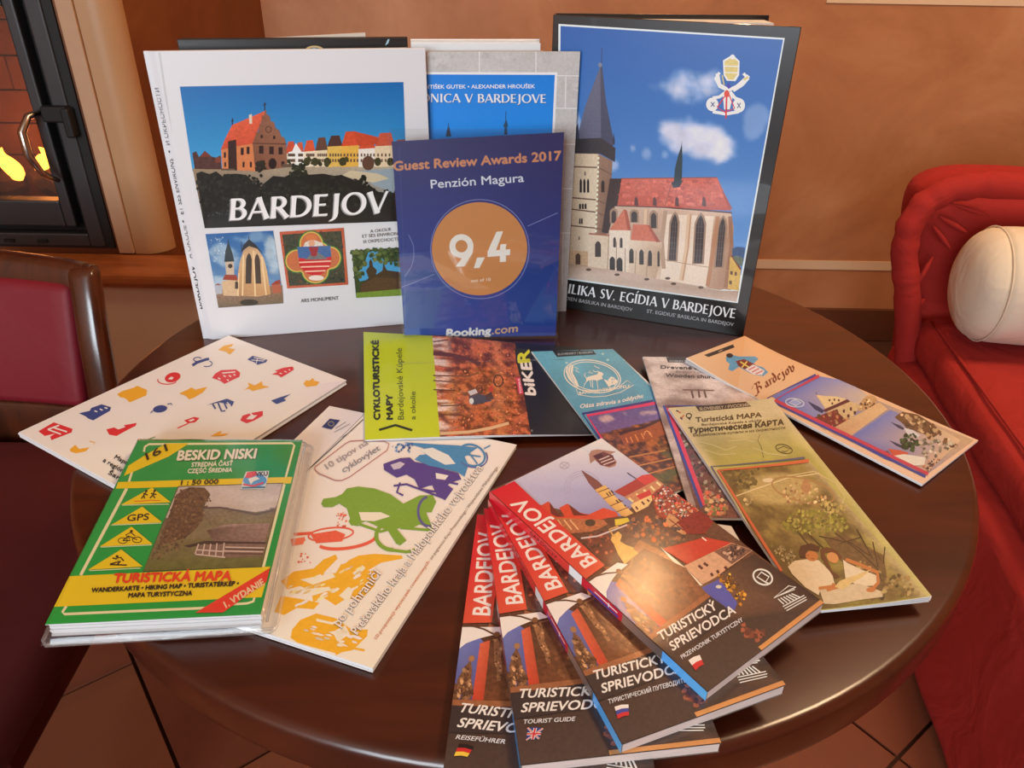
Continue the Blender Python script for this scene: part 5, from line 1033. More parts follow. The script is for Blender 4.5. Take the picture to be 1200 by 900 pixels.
    for o in ((-1.0, .5), (1.2, 1.0)):
        a.text('po pohraničí', (312 + o[0], 728 + o[1]), (444 + o[0], 562 + o[1]), 22, (112, 100, 92), up=(-24, -15)); a.text('Prešovského kraja a Małopolského vojvodstva', (368 + o[0], 754 + o[1]), (758 + o[0], 236 + o[1]), 22, (112, 100, 92), up=(-23, -15))
    a.text('po pohraničí', (312, 728), (444, 562), 22, Tc, up=(-24, -15), bold=.4); a.text('Prešovského kraja a Małopolského vojvodstva', (368, 754), (758, 236), 22, Tc, up=(-23, -15), bold=.4)
    a.text('10 propozycji wycieczek rowerowych ', (428, 768), (592, 528), 11, (190, 108, 60), up=(-9, -5.5)); a.text('po pograniczu Kraju Preszowskiego i Województwa Małopolskiego', (598, 520), (804, 236), 10, (120, 100, 84), up=(-8, -5))
cyc = leaflet('cycling_brochure', 'cream brochure with yellow, green and violet cyclist silhouettes, under the green map', [(386, 475.5), (605.5, 521), (437, 783), (160, 692)], .005, .0042, 3, (214, 212, 206), INK_SATIN, art_cyclo, cat='brochure')

# ---- green tourist map in its clear sleeve
def art_green(a):
    a.crop(30, 490, 3.333); G0, Cr, Ye = (22, 150, 66), (226, 224, 176), (238, 196, 28)
    a.poly([(440, 82), (1082, 82), (918, 768), (72, 808)], [(34, 148, 74), (30, 140, 66), (14, 148, 64), (16, 156, 60)])
    a.line([(424, 182), (404, 248)], 9, Cr); a.line([(395, 275), (215, 614)], 12, Cr); a.line([(462, 132), (466, 112), (482, 102), (1040, 98), (1050, 106), (1016, 232)], 8, Cr); a.line([(1010, 258), (928, 582)], 12, Cr); a.line([(160, 734), (144, 758), (152, 766), (700, 742)], 10, Cr); a.line([(896, 690), (890, 716), (866, 724), (770, 730)], 9, Cr)
    a.poly([(548, 100), (640, 98), (560, 150), (384, 226), (402, 186), (472, 142)], Ye); a.poly([(362, 250), (1042, 230), (1036, 256), (352, 276)], Ye); a.poly([(170, 618), (956, 580), (922, 700), (104, 738)], Ye)
    def im(u, v):
        c = sky((176, 166, 158), (206, 196, 182), amt=.4, nscale=5)(u, v); hill = .36 - .12 * u + .03 * np.sin(u * 9); hill = np.where(u > .55, .30 + .06 * np.sin((u - .5) * 7), hill); g = (v > hill)
        n = fbm(u * 18, v * 22, 4); cc = mixc((104, 88, 78), (122, 112, 84), smooth(hill, hill + .12, v)); cc = cc * (0.85 + .3 * n)[:, None]
        gr = mixc((112, 104, 70), (98, 100, 52), smooth(.7, 1, v)) * (.85 + .3 * n)[:, None]; cc = np.where((v > .62)[:, None], gr, cc); return np.where(g[:, None], cc, c)
    a.field([(597, 268), (1003, 256), (922, 582), (460, 598)], 60, 50, im, .1)
    a.poly([(588, 300), (640, 270), (700, 272), (722, 300), (700, 340), (690, 400), (660, 440), (620, 470), (520, 500)], (96, 72, 54), .6)
    a.blobs([(590, 280), (720, 276), (728, 310), (690, 400), (640, 450), (600, 510), (500, 560), (490, 540), (560, 380)], 520, (2, 7), [(96, 74, 54), (110, 86, 62), (84, 64, 50), (104, 82, 56), (126, 102, 76)], .3, 6, soft=.08)
    a.poly([(765, 420), (800, 415), (955, 412), (935, 484), (780, 492), (735, 480), (706, 440)], [(156, 132, 128), (160, 136, 130), (150, 126, 118), (132, 108, 102), (140, 116, 108), (110, 88, 80), (90, 70, 60)], .3); a.poly([(692, 352), (760, 348), (900, 368), (965, 358), (955, 410), (780, 412), (720, 420)], [(122, 112, 96), (128, 116, 100), (112, 104, 84), (118, 108, 88), (126, 120, 90), (124, 116, 90), (108, 96, 76)], .3)
    a.line([(690, 352), (760, 350), (860, 368), (900, 378), (968, 360)], 7, (84, 74, 76)); a.poly([(620, 500), (700, 480), (940, 486), (936, 496), (770, 500), (700, 492), (640, 506)], (64, 50, 48)); a.poly([(668, 500), (780, 492), (940, 492), (924, 540), (800, 546), (664, 538)], (120, 98, 88), .3)
    a.segs([[(676, 492), (662, 532)], [(700, 492), (690, 536)], [(724, 492), (716, 538)], [(748, 490), (742, 540)], [(776, 488), (770, 545)], [(780, 505), (934, 508)], [(776, 520), (928, 523)], [(668, 515), (770, 522)], [(664, 533), (780, 545)]], 5, (196, 178, 168)); a.segs([[(780, 512), (930, 515)], [(776, 530), (926, 532)]], 4, (80, 62, 56)); a.line([(620, 500), (680, 490)], 3, (70, 56, 50))
    a.line([(597, 268), (1005, 255), (922, 582), (458, 600), (597, 268)], 3, (50, 60, 40))
    for ap, l, r_, b in (((494, 272), 372, 568, (340, 330)), ((456, 347), 332, 533, (420, 408)), ((414, 425), 290, 496, (503, 493)), ((374, 514), 244, 458, (594, 581))): a.poly([ap, (r_, b[1]), (l, b[0])], Ye)
    K = (40, 30, 22); a.text('GPS', (396, 404), (480, 398), 24, K, bold=1, shear=.25)
    a.segs([[(470, 290), (462, 304), (466, 316)], [(462, 304), (452, 316)], [(460, 296), (478, 302)], [(502, 288), (498, 302), (506, 314)], [(498, 302), (486, 314)], [(490, 296), (512, 300)]], 5, K); a.ell(472, 286, 5, 5, K, 8); a.ell(505, 285, 5, 5, K, 8); a.line([(425, 326), (450, 326), (490, 322), (525, 324)], 3, (220, 90, 40))
    a.ring(380, 480, 18, 11, 3, K, 18); a.ring(436, 477, 18, 11, 3, K, 18); a.segs([[(380, 480), (402, 462), (436, 477)], [(402, 462), (408, 480), (380, 480)], [(400, 470), (392, 458), (412, 448), (428, 462)]], 4, K); a.ell(414, 443, 6, 5, K, 8)
    a.segs([[(330, 572), (368, 562), (352, 550), (372, 546), (384, 560)], [(358, 574), (372, 560)], [(340, 548), (356, 552)], [(330, 574), (396, 576)]], 5, K); a.ell(358, 542, 6, 5, K, 8)
    a.segs([[(378, 342), (560, 338)], [(338, 420), (530, 412)], [(294, 506), (494, 497)], [(250, 598), (450, 588)]], 4, (190, 214, 170))
    DS = ((4, 4), (24, 70, 30))
    a.text('BESKID NISKI', (592, 166), (896, 158), 37, (234, 226, 200), bold=2.2, shear=.22, shadow=DS, up=(0, -36)); a.text('STREDNÁ ČASŤ', (648, 192), (808, 187), 16, (214, 222, 196), bold=1, shear=.2); a.text('CZĘŚĆ ŚREDNIA', (633, 217), (806, 212), 16, (214, 222, 196), bold=1, shear=.2)
    a.text('1 : 50 000', (607, 263), (752, 258), 17, (70, 58, 16), bold=1.2, shear=.2); a.text('161', (476, 166), (556, 128), 26, (52, 44, 20), bold=1, up=(-9, -25))
    a.text('TURISTICKÁ MAPA', (343, 645), (800, 634), 34, (214, 62, 30), bold=2.4, shear=.25); a.text('WANDERKARTE • HIKING MAP • TURISTATÉRKÉP •', (258, 683), (832, 656), 17, (40, 32, 18), bold=1.2, shear=.2); a.text('MAPA TURYSTYCZNA', (402, 703), (650, 694), 17, (40, 32, 18), bold=1.2, shear=.2)
    a.poly([(955, 588), (942, 640), (772, 762), (664, 763)], (214, 56, 40)); a.text('1. VYDANIE', (784, 744), (934, 652), 24, (226, 196, 160), bold=1.4, up=(-11, -22))
    a.poly([(862, 212), (952, 208), (948, 232), (935, 280), (842, 280), (850, 240)], (206, 214, 226)); a.ell(896, 246, 46, 26, (80, 150, 206), 24); a.poly([(866, 214), (900, 210), (905, 224), (880, 236), (858, 236)], (206, 62, 70)); a.poly([(870, 240), (900, 230), (915, 240), (890, 250), (880, 262)], (226, 230, 236)); a.line([(850, 262), (890, 268), (930, 255)], 7, (206, 62, 70)); a.text('VKU', (900, 230), (946, 227), 16, (60, 50, 60), bold=1); a.line([(846, 275), (936, 273)], 7, (60, 110, 140))
GP = .0175; frG = Frame(on_table(GP).uv([(162, 515.5), (354.5, 515.5), (305.5, 720), (53, 732)]))
gm = root('hiking_map', 'green and yellow hiking map in a clear plastic sleeve, over the left table edge', 'map', frG, .0055)
rg = random.Random(4)
for k in range(7):
    z0_ = .0062 + k * .0016; sheet('folded_panel', frG, z0_, z0_ + .00145, PAPER, gm, inset=(.004, .006, .004, .010 + .003 * (k % 2)), shift=(rg.uniform(-.0006, .0006), rg.uniform(-.0006, .0006)))
cv = sheet('cover_panel', frG, GP - .0004, GP, plain('map_cover_card', (230, 232, 230), .4), gm)
a = Art(Plane((0, 0, T + GP), (1, 0, 0), (0, 1, 0)), (212, 210, 208)); art_green(a); a.build('cover_print', INK_GLOSS, cv, clip=frG.q, lift=.00006)
# sleeve: two clear films with welded side and bottom edges
SLEEVE = clear_mat('sleeve_film', (.99, .99, .99), .015, .12, 1.45); SLEDGE = clear_mat('sleeve_edge', (.95, .95, .95), .10, .15, 1.6)
frS = Frame(on_table(GP + .001).uv([(159, 511), (366, 512), (321, 728), (42, 745)]))
def puff(z):
    def f(st): s_, t_ = st[:, 0], st[:, 1]; return z * 0 + 0 * s_
    return f
def film(name, fr, zc, ze, mat, n=48):
    """a film that bulges over the map and falls to the welded edges"""
    V, Fc = [], []
    for j in range(n + 1):
        for i in range(n + 1):
            s_, t_ = i / n, j / n; e = min(s_ / .012, (1 - s_) / .075, t_ / .015, (1 - t_) / .03, 1); e = math.sin(e * math.pi / 2); w = .0004 * math.sin(t_ * 40 + s_ * 7) * (1 - e) + .00025 * math.sin(s_ * 25 + t_ * 11)
            p = fr.to([(s_, t_)])[0]; V.append((p[0], p[1], T + ze + (zc - ze) * e + w * (1 if zc > ze else 0)))
    for j in range(n):
        for i in range(n): q = j * (n + 1) + i; Fc.append((q, q + 1, q + n + 2, q + n + 1))
    return mesh(name, V, Fc, mat, gm, smooth=True)
sf_ = film('sleeve_front', frS, GP + .0011, .010, SLEEVE); film('sleeve_back', frS, .0058, .0098, SLEEVE)
def ring_pts(fr, pts, z): return [(*fr.to([p])[0], T + z) for p in pts]
edge = [(.0, .0), (.98, 0), (.992, .01), (1, .03), (1, .96), (.995, .985), (.975, 1), (.02, 1), (0, .98), (0, .0)]
v, f = tube_vf(ring_pts(frS, edge, .010), .0011, 6); mesh('welded_edge', v, f, SLEDGE, gm, smooth=True)
v, f = tube_vf(ring_pts(frS, [(.02, .985), (.3, .978), (.6, .985), (.98, .98)], .0085), .0009, 6); mesh('bottom_weld', v, f, SLEDGE, gm, smooth=True)
v, f = tube_vf(ring_pts(frS, [(.955, .02), (.958, .3), (.952, .6), (.955, .97)], .013), .0010, 6); mesh('side_fold', v, f, SLEDGE, gm, smooth=True)

# ---- horizontal cycling map with lime band
def art_cykmap(a):
    a.crop(400, 370, 3.75)
    a.poly([(98, 70), (1100, 100), (1300, 545), (98, 548)], (34, 32, 32)); a.poly([(760, 122), (850, 125), (1100, 200), (1300, 400), (1300, 540), (1010, 545), (880, 400), (830, 250)], (28, 26, 27))
    a.poly([(98, 70), (400, 92), (434, 546), (98, 546)], [(176, 190, 20), (170, 186, 18), (186, 198, 24), (190, 202, 26)])
    def forest(u, v):
        n = fbm(u * 16, v * 26, 2, 5); c = mixc((96, 46, 24), (196, 104, 62), smooth(.25, .75, n)); c = mixc(c, (160, 128, 44), smooth(.62, .8, fbm(u * 5, v * 5, 8)) * smooth(.3, .9, v) * .7)
        m = smooth(.26, .10, u + .06 * (n - .5)) * smooth(.35, .6, fbm(u * 3, v * 22, 5)); c = mixc(c, (226, 206, 196), m * .9); return mixc(c, (206, 130, 80), smooth(.12, .0, np.abs(u - .78 + .1 * v)) * .45)
    a.field([(400, 92), (762, 122), (836, 545), (434, 546)], 90, 100, forest, .35)
    a.blobs([(520, 130), (740, 140), (780, 400), (800, 530), (500, 540), (480, 300)], 420, (2, 5), [(186, 82, 50), (120, 52, 30), (214, 132, 90), (150, 110, 40), (96, 40, 26)], .2, 4)
    a.segs([[(404, 170), (480, 178), (560, 196), (612, 220)]], 18, (92, 50, 40)); a.segs([[(404, 268), (480, 270), (560, 272), (604, 256)], [(404, 290), (520, 300)]], 6, (110, 70, 50)); a.segs([[(434, 402), (520, 400)], [(434, 440), (540, 445)], [(404, 330), (500, 335)], [(404, 120), (470, 112)]], 5, (90, 54, 40)); a.line([(434, 524), (560, 518), (660, 500), (736, 478)], 13, (206, 170, 130))
    a.ring(690, 292, 20, 26, 5, (44, 34, 40), 20); a.ring(606, 330, 14, 18, 4, (60, 40, 40), 16); a.poly([(560, 362), (600, 350), (650, 360), (660, 380), (620, 392), (575, 398)], (54, 62, 84), .2); a.poly([(556, 340), (590, 328), (600, 345), (568, 358)], (190, 186, 190)); a.poly([(640, 330), (662, 310), (672, 330), (660, 350)], (176, 60, 46)); a.poly([(632, 356), (660, 340), (670, 372), (640, 378)], (70, 44, 50)); a.ell(572, 382, 10, 14, (200, 206, 214), 12)
    K = (34, 38, 14); up = (-29, -1)
    a.text('CYKLOTURISTICKÉ', (170, 458), (163, 110), 26, K, bold=2.6, up=(-26, 0)); a.text('MAPY', (226, 458), (224, 350), 26, K, bold=2.4, up=(-26, 0)); a.text('Bardejovské Kúpele', (275, 460), (266, 146), 26, (84, 92, 30), bold=.3, up=(-26, 0)); a.text('a okolie', (326, 461), (326, 338), 24, (84, 92, 30), bold=.3, up=(-22, 0)); a.line([(166, 504), (238, 484), (312, 508)], 10, K)
    a.poly([(766, 278), (784, 276), (800, 348), (780, 350)], (206, 60, 84)); a.text('TOMAX', (794, 346), (784, 280), 10, (230, 200, 200), bold=.5, up=(-9, 1))
    a.poly([(762, 150), (796, 146), (832, 160), (838, 240), (784, 268), (770, 210)], (46, 46, 26)); a.text('biKE', (854, 352), (832, 208), 40, (224, 222, 220), bold=3, up=(-44, 2), shear=.1); a.text('R', (828, 204), (824, 152), 40, (206, 206, 40), bold=3.4, up=(-50, 6)); a.segs([[(836, 506), (838, 516)]], 8, (120, 110, 100))
fn = lambda st: .0015 * np.sin(np.pi * np.clip(st[:, 0] * 1.3, 0, 1))
leaflet('cycling_map', 'landscape cycling map with lime green band, forest photo and black end, below the award card', [(426, 389), (678, 407), (735, 508), (427.5, 515.5)], .0070, .0012, 2, (214, 204, 196), INK_GLOSS, art_cykmap, dz=fn, n=14, axis='s', cat='map')

# ---- slim leaflets on the right
def border(a, l1, l2, w1, w2, c1=(58, 66, 130), c2=(206, 62, 76)):
    a.line(l1, w1, c1); a.line(l2, w2, c2)
def art_wood(a):
    a.crop(600, 390, 3.914)
    def wood(u, v): n = fbm(u * 4 + 3 * fbm(u * 2, v * 6, 3), v * 16, 7, 5); return mixc((126, 100, 84), (206, 182, 160), smooth(.2, .8, n))
    a.field([(590, 100), (1040, 108), (1450, 860), (830, 860)], 60, 90, wood, .2)
    a.poly([(706, 112), (800, 108), (850, 140), (716, 136)], (40, 30, 28)); a.text('SLOVENSKY / ENGLISH', (722, 134), (840, 138), 9, (180, 170, 160))
    a.text('Drevené kostoly', (682, 164), (960, 172), 14, (50, 34, 26), bold=1.2); a.text('Bardejov a okolie', (752, 182), (900, 186), 8, (70, 50, 40)); a.text('Wooden churches', (704, 202), (980, 212), 15, (50, 34, 26), bold=1.2)
    a.segs([[(822, 262), (832, 300)], [(855, 258), (860, 298)], [(880, 260), (890, 298)]], 9, (90, 62, 48)); a.poly([(780, 258), (930, 262), (924, 268), (786, 266)], (110, 80, 64))
    a.poly([(700, 330), (900, 340), (1200, 850), (930, 860), (860, 850)], (104, 64, 52), .5)
    a.blobs([(720, 360), (820, 360), (1000, 800), (900, 850), (860, 780)], 160, (5, 12), [(60, 44, 38), (110, 84, 66), (150, 130, 104), (84, 40, 40), (70, 66, 44)], .3, 3)
    border(a, [(900, 338), (696, 334), (870, 800)], [(900, 346), (716, 346), (884, 790)], 12, 18)
    a.blobs([(880, 720), (960, 760), (1000, 820), (900, 850)], 60, (6, 14), [(176, 120, 80), (196, 160, 110), (120, 110, 60), (206, 96, 70)], .2, 6)
leaflet('wooden_churches_leaflet', 'leaflet with brown weathered-wood print, half hidden between the blue and olive leaflets', [(753, 418), (866, 419.5), (966, 608), (812, 607)], (.0078, .0058, .0102), .0016, 3, (206, 186, 160), INK_GLOSS, art_wood)
def art_blue(a):
    a.crop(620, 400, 7.5)
    def bl(u, v): return mixc((96, 158, 180), (72, 132, 168), v * 1.2) * (.9 + .2 * fbm(u * 6, v * 9, 2))[:, None]
    a.field([(10, 70), (740, 66), (1860, 1200), (1000, 1400)], 40, 50, bl, .1)
    a.poly([(206, 84), (560, 78), (592, 116), (246, 138)], (30, 36, 44)); a.text('SLOVENSKY / ENGLISH', (252, 122), (556, 102), 16, (150, 160, 166), bold=.8)
    C_ = (228, 206, 190)
    a.ring(556, 308, 250, 140, 9, C_, 50, rot=10); a.ring(560, 308, 228, 122, 7, C_, 50, rot=10); a.poly([(330, 230), (372, 200), (390, 215), (384, 280), (420, 345), (440, 400), (410, 400), (350, 330), (322, 270)], C_); a.segs([[(350, 215), (340, 260), (372, 330), (415, 395)], [(370, 205), (362, 270), (400, 350)]], 4, (90, 150, 176))
    a.poly([(500, 320), (540, 305), (600, 290), (610, 265), (640, 272), (655, 290), (640, 310), (650, 330), (600, 345), (560, 340), (520, 345), (505, 360)], C_); a.segs([[(505, 350), (490, 375), (480, 400)], [(535, 340), (545, 400)], [(555, 340), (560, 410)], [(596, 340), (600, 380), (606, 415)], [(500, 320), (486, 300), (496, 280)], [(610, 262), (580, 270), (560, 255)], [(540, 260), (520, 275), (560, 280)], [(600, 230), (620, 240), (570, 215)], [(400, 225), (430, 240), (410, 260), (440, 275)]], 6, C_)
    a.poly([(655, 335), (690, 345), (720, 310), (750, 320), (780, 350), (770, 370), (740, 380), (700, 400), (680, 370)], C_); a.blobs([(660, 340), (770, 330), (770, 380), (700, 400)], 20, (5, 9), [(110, 160, 180), C_], .1, 2)
    a.line([(415, 420), (430, 470), (560, 490), (680, 482), (800, 450), (920, 385), (860, 345), (800, 395), (700, 430), (560, 440), (440, 425)], 6, C_); a.text('BARDEJOVSKÉ KÚPELE', (440, 470), (890, 405), 24, C_, bold=1)
    a.text('Oáza zdravia', (446, 590), (760, 548), 34, (230, 222, 214), bold=1.6, shear=.3); a.text('a oddychu', (780, 545), (1000, 496), 34, (230, 222, 214), bold=1.6, shear=.3)
    for x, y in ((648, 112), (692, 165), (840, 160), (330, 190)): a.ell(x, y, 12, 10, (170, 200, 210), 8, up=0)
    def ph(u, v):
        c = mixc((92, 78, 136), (120, 96, 150), v * 3); m = np.zeros_like(u)
        for cu, cv, r1, r2, k in ((.2, .07, .09, .05, .8), (.75, .09, .12, .035, .7), (.45, .05, .03, .03, .4)): m = np.maximum(m, k * smooth(1.3, .3, ((u - cu) / r1) ** 2 + ((v - cv) / r2) ** 2 + (fbm(u * 12, v * 16, 3) - .5) * 2))
        c = mixc(c, (206, 176, 170), m); n = fbm(u * 22, v * 30, 6); g = mixc((76, 44, 24), (176, 104, 44), smooth(.3, .75, n)); g = mixc(g, (92, 92, 44), smooth(.5, .7, fbm(u * 4, v * 6, 2)) * smooth(.3, .5, v)); return np.where((v > .22 - .05 * u)[:, None], g, c)
    a.field([(510, 650), (1180, 540), (1800, 1200), (1040, 1400)], 60, 80, ph, .3)
    a.poly([(788, 815), (800, 785), (880, 790), (990, 770), (1150, 690), (1240, 740), (1240, 800), (1100, 860), (900, 905), (830, 905)], (150, 80, 40), .3); a.poly([(786, 800), (880, 775), (990, 750), (1150, 680), (1160, 700), (1010, 770), (880, 800), (800, 830)], (64, 34, 34), .2); a.segs([[(850, 850), (870, 895)], [(890, 840), (910, 890)], [(930, 820), (960, 880)], [(985, 810), (1010, 860)], [(1060, 800), (1080, 845)]], 12, (206, 136, 76)); a.ring(1035, 825, 24, 34, 9, (216, 150, 90), 16, 180, 360)
    a.segs([[(880, 1020), (1200, 960)], [(940, 1100), (1260, 1030)], [(1000, 1180), (1330, 1090)]], 12, (190, 130, 66))
    border(a, [(1090, 525), (470, 638), (700, 980)], [(1110, 545), (510, 655), (720, 980)], 20, 26, (52, 48, 120), (206, 52, 96))
leaflet('spa_leaflet', 'pale blue leaflet with a line-drawn oval deer emblem, right of the cycling map', [(622.5, 412), (718, 409), (866, 546), (757, 590)], (.0090, .0055, .0088), .0016, 3, (206, 196, 190), INK_GLOSS, art_blue)
def art_peach(a):
    a.crop(790, 380, 3.158)
    a.poly([(35, 130), (262, 50), (1130, 430), (925, 595)], [(226, 176, 128), (232, 172, 118), (228, 184, 146), (232, 186, 152)])
    a.poly([(35, 130), (262, 50), (236, 236)], [(234, 186, 140), (232, 166, 108), (224, 170, 122)], up=1)
    a.poly([(108, 124), (216, 84), (222, 94), (126, 130)], (52, 36, 30))
    B_ = (96, 150, 176); a.poly([(190, 128), (215, 120), (240, 124), (300, 122), (312, 130), (290, 150), (330, 160), (348, 178), (330, 192), (290, 186), (240, 160), (214, 176), (200, 170), (205, 150), (192, 142)], B_, .2); a.ell(204, 122, 13, 8, (52, 34, 30), 12); a.poly([(228, 140), (258, 132), (300, 150), (290, 172), (262, 168), (236, 156)], (122, 50, 46)); a.segs([[(244, 142), (276, 160)], [(270, 140), (250, 162)]], 5, (222, 190, 90)); a.poly([(262, 168), (292, 150), (335, 172), (325, 188), (292, 186)], (228, 206, 196)); a.segs([[(276, 170), (300, 158)], [(288, 178), (314, 164)], [(302, 184), (328, 172)]], 4, (196, 90, 90))
    # broad-nib lettering of the town name
    K = (120, 56, 34)
    def nib(pts, w=8, u=(4.2, -6.5)):
        for i in range(len(pts) - 1):
            p, q = np.array(pts[i], float), np.array(pts[i + 1], float); n_ = np.array(u) * w / 8; a.poly([p - n_ / 2, q - n_ / 2, q + n_ / 2, p + n_ / 2], K, up=0)
    a.lv += 1; base, dr, upv = np.array([300., 258.]), np.array([.83, -.49]), np.array([-.36, -.93])
    def G(strokes, x, h=22, sc=1.0):
        for st_ in strokes: nib([base + dr * (x + p[0] * h * sc) + upv * p[1] * h for p in st_], 8)
    G([[(-.2, 1.2), (.2, 1.45), (.5, 1.3), (.35, .1), (.0, -.35), (-.4, -.25)], [(.35, 1.35), (.9, 1.4), (1.05, 1.1), (.6, .75), (1.0, .6), (1.05, .2), (.5, -.1), (.2, .05)], [(-.5, .9), (-.1, 1.25)], [(.55, .7), (.2, .7)]], 6, 24)
    G([[(.1, .8), (.5, .95), (.6, .1), (.75, 0)], [(.6, .55), (.15, .4), (.15, .1), (.45, 0), (.6, .2)]], 46)
    G([[(.1, .9), (.25, .8), (.2, 0)], [(.25, .7), (.6, .95), (.7, .8)]], 66)
    G([[(.35, 1.6), (.7, .8), (.6, .1), (.3, 0), (.1, .3), (.2, .8), (.6, .75)]], 82)
    G([[(.15, .45), (.6, .65), (.5, .95), (.2, .8), (.1, .2), (.4, 0), (.7, .15)]], 103)
    G([[(.3, .95), (.4, .0), (.2, -.45), (-.15, -.35)], [(.35, 1.25), (.45, 1.35)]], 122)
    G([[(.2, .8), (.5, .95), (.7, .7), (.6, .1), (.35, 0), (.1, .25), (.2, .8)]], 138)
    G([[(-.05, 1.2), (.2, .8), (.2, .15), (.5, 0), (.75, .4), (.65, .9), (.4, .85)]], 160)
    def im1(u, v): return mixc(mixc((96, 108, 172), (176, 162, 182), smooth(.1, .6, v)), (214, 176, 130), smooth(.5, .62, v + .02 * fbm(u * 9, v * 9)))
    a.field([(362, 268), (520, 188), (1110, 430), (930, 560)], 50, 50, lambda u, v: mixc((110, 118, 176), (196, 156, 120), smooth(.0, 1.1, .55 * u + .5 * v + .25 * (fbm(u * 5, v * 5) - .5))), .15)
    a.poly([(372, 275), (520, 190), (640, 210), (720, 265), (560, 395), (500, 350)], [(92, 106, 176), (104, 120, 184), (150, 150, 190), (206, 178, 150), (196, 160, 120), (120, 126, 176)], .05)
    # town hall and houses
    a.poly([(525, 262), (560, 268), (600, 268), (632, 276), (650, 286), (560, 315)], (210, 176, 120), .1); a.poly([(528, 262), (560, 310), (600, 300), (634, 276), (600, 268), (560, 266)], (222, 190, 138), .1); a.poly([(555, 312), (650, 285), (690, 300), (660, 345), (596, 362)], (206, 172, 122), .15); a.poly([(492, 284), (536, 306), (556, 320), (548, 330), (520, 316)], (52, 56, 92)); a.poly([(500, 352), (596, 318), (640, 358), (572, 392)], (120, 46, 46), .3); a.poly([(550, 318), (640, 278), (652, 286), (560, 326)], (90, 40, 50))
    a.windows([(572, 278, 6, 8), (590, 276, 6, 8), (606, 278, 6, 8), (582, 290, 6, 8), (600, 322, 8, 12), (624, 316, 8, 12), (650, 308, 8, 12), (614, 342, 9, 12), (640, 334, 9, 12), (664, 322, 9, 12)], (84, 52, 50)); a.blobs([(500, 350), (600, 318), (650, 350), (580, 390)], 40, (3, 8), [(110, 50, 44), (190, 150, 100), (70, 70, 44), (176, 110, 70)], .2, 3)
    a.poly([(690, 290), (706, 270), (724, 262), (740, 268), (752, 278), (745, 300), (700, 320), (680, 322)], (196, 150, 100), .3); a.blobs([(690, 285), (745, 275), (745, 300), (690, 318)], 24, (3, 6), [(96, 64, 44), (226, 190, 140)], .2, 5); a.line([(528, 262), (526, 252)], 2, (80, 60, 80))
    a.poly([(570, 396), (650, 350), (760, 290), (790, 315), (640, 425), (600, 410)], [(196, 150, 108), (206, 166, 120), (214, 170, 120), (222, 180, 130), (206, 160, 116), (190, 140, 100)], .1)
    # second photo
    a.poly([(645, 428), (800, 318), (1000, 395), (1060, 430), (930, 556), (780, 500)], [(104, 112, 172), (120, 126, 178), (206, 170, 130), (222, 180, 136), (200, 160, 120), (96, 104, 160)], .05); a.poly([(815, 345), (845, 325), (900, 335), (960, 372), (990, 400), (960, 420), (900, 400), (860, 380)], (110, 76, 50), .4); a.blobs([(815, 345), (845, 325), (930, 350), (1000, 410), (1060, 430), (1040, 460), (960, 430), (880, 390)], 60, (6, 12), [(120, 84, 56), (176, 140, 100), (90, 66, 46), (206, 166, 120)], .2, 7)
    a.poly([(800, 362), (836, 376), (852, 386), (846, 392), (828, 384)], (60, 62, 84)); a.poly([(795, 430), (830, 444), (850, 452), (842, 460), (820, 450)], (56, 58, 80)); a.poly([(850, 385), (880, 392), (910, 412), (900, 420), (862, 408)], (206, 196, 190)); a.blobs([(840, 410), (890, 405), (905, 450), (880, 470), (840, 460)], 60, (5, 10), [(50, 70, 44), (66, 84, 50), (40, 56, 40)], .2, 4)
    a.poly([(790, 462), (836, 468), (868, 478), (850, 494), (812, 490)], (200, 86, 60), .1); a.poly([(812, 488), (850, 482), (930, 494), (925, 522), (880, 524), (822, 506)], (222, 208, 186), .1); a.poly([(745, 472), (790, 470), (810, 496), (780, 494)], (120, 60, 50)); a.blobs([(900, 430), (1000, 420), (1060, 430), (980, 490), (930, 500)], 50, (4, 9), [(150, 130, 110), (110, 100, 80), (200, 180, 150)], .2, 8); a.blobs([(910, 530), (960, 500), (985, 500), (940, 550)], 30, (3, 6), [(90, 60, 60), (190, 120, 90), (60, 50, 60)], .2, 9)
    border(a, [(524, 188), (342, 276), (930, 566)], [(536, 192), (372, 282), (940, 556)], 8, 12, (66, 66, 140), (196, 62, 80))
    a.ring(446, 292, 34, 15, 4, (196, 196, 216), 30, rot=8); a.poly([(446, 280), (470, 292), (450, 302), (424, 292)], (150, 156, 196)); a.line([(446, 279), (470, 292), (450, 303), (424, 292), (446, 279)], 3.5, (206, 206, 222))
leaflet('old_town_leaflet', 'peach leaflet with coat of arms and two old town photos, far right on the table', [(803, 423.5), (872, 397), (1146.5, 516), (1081.5, 567.5)], (.0092, .0082, .0040), .002, 3, (238, 216, 196), INK_SATIN, art_peach, dz=lambda st: .0035 * np.clip(1 - st[:, 1] / .25, 0, 1) ** 1.5, n=16, axis='t')
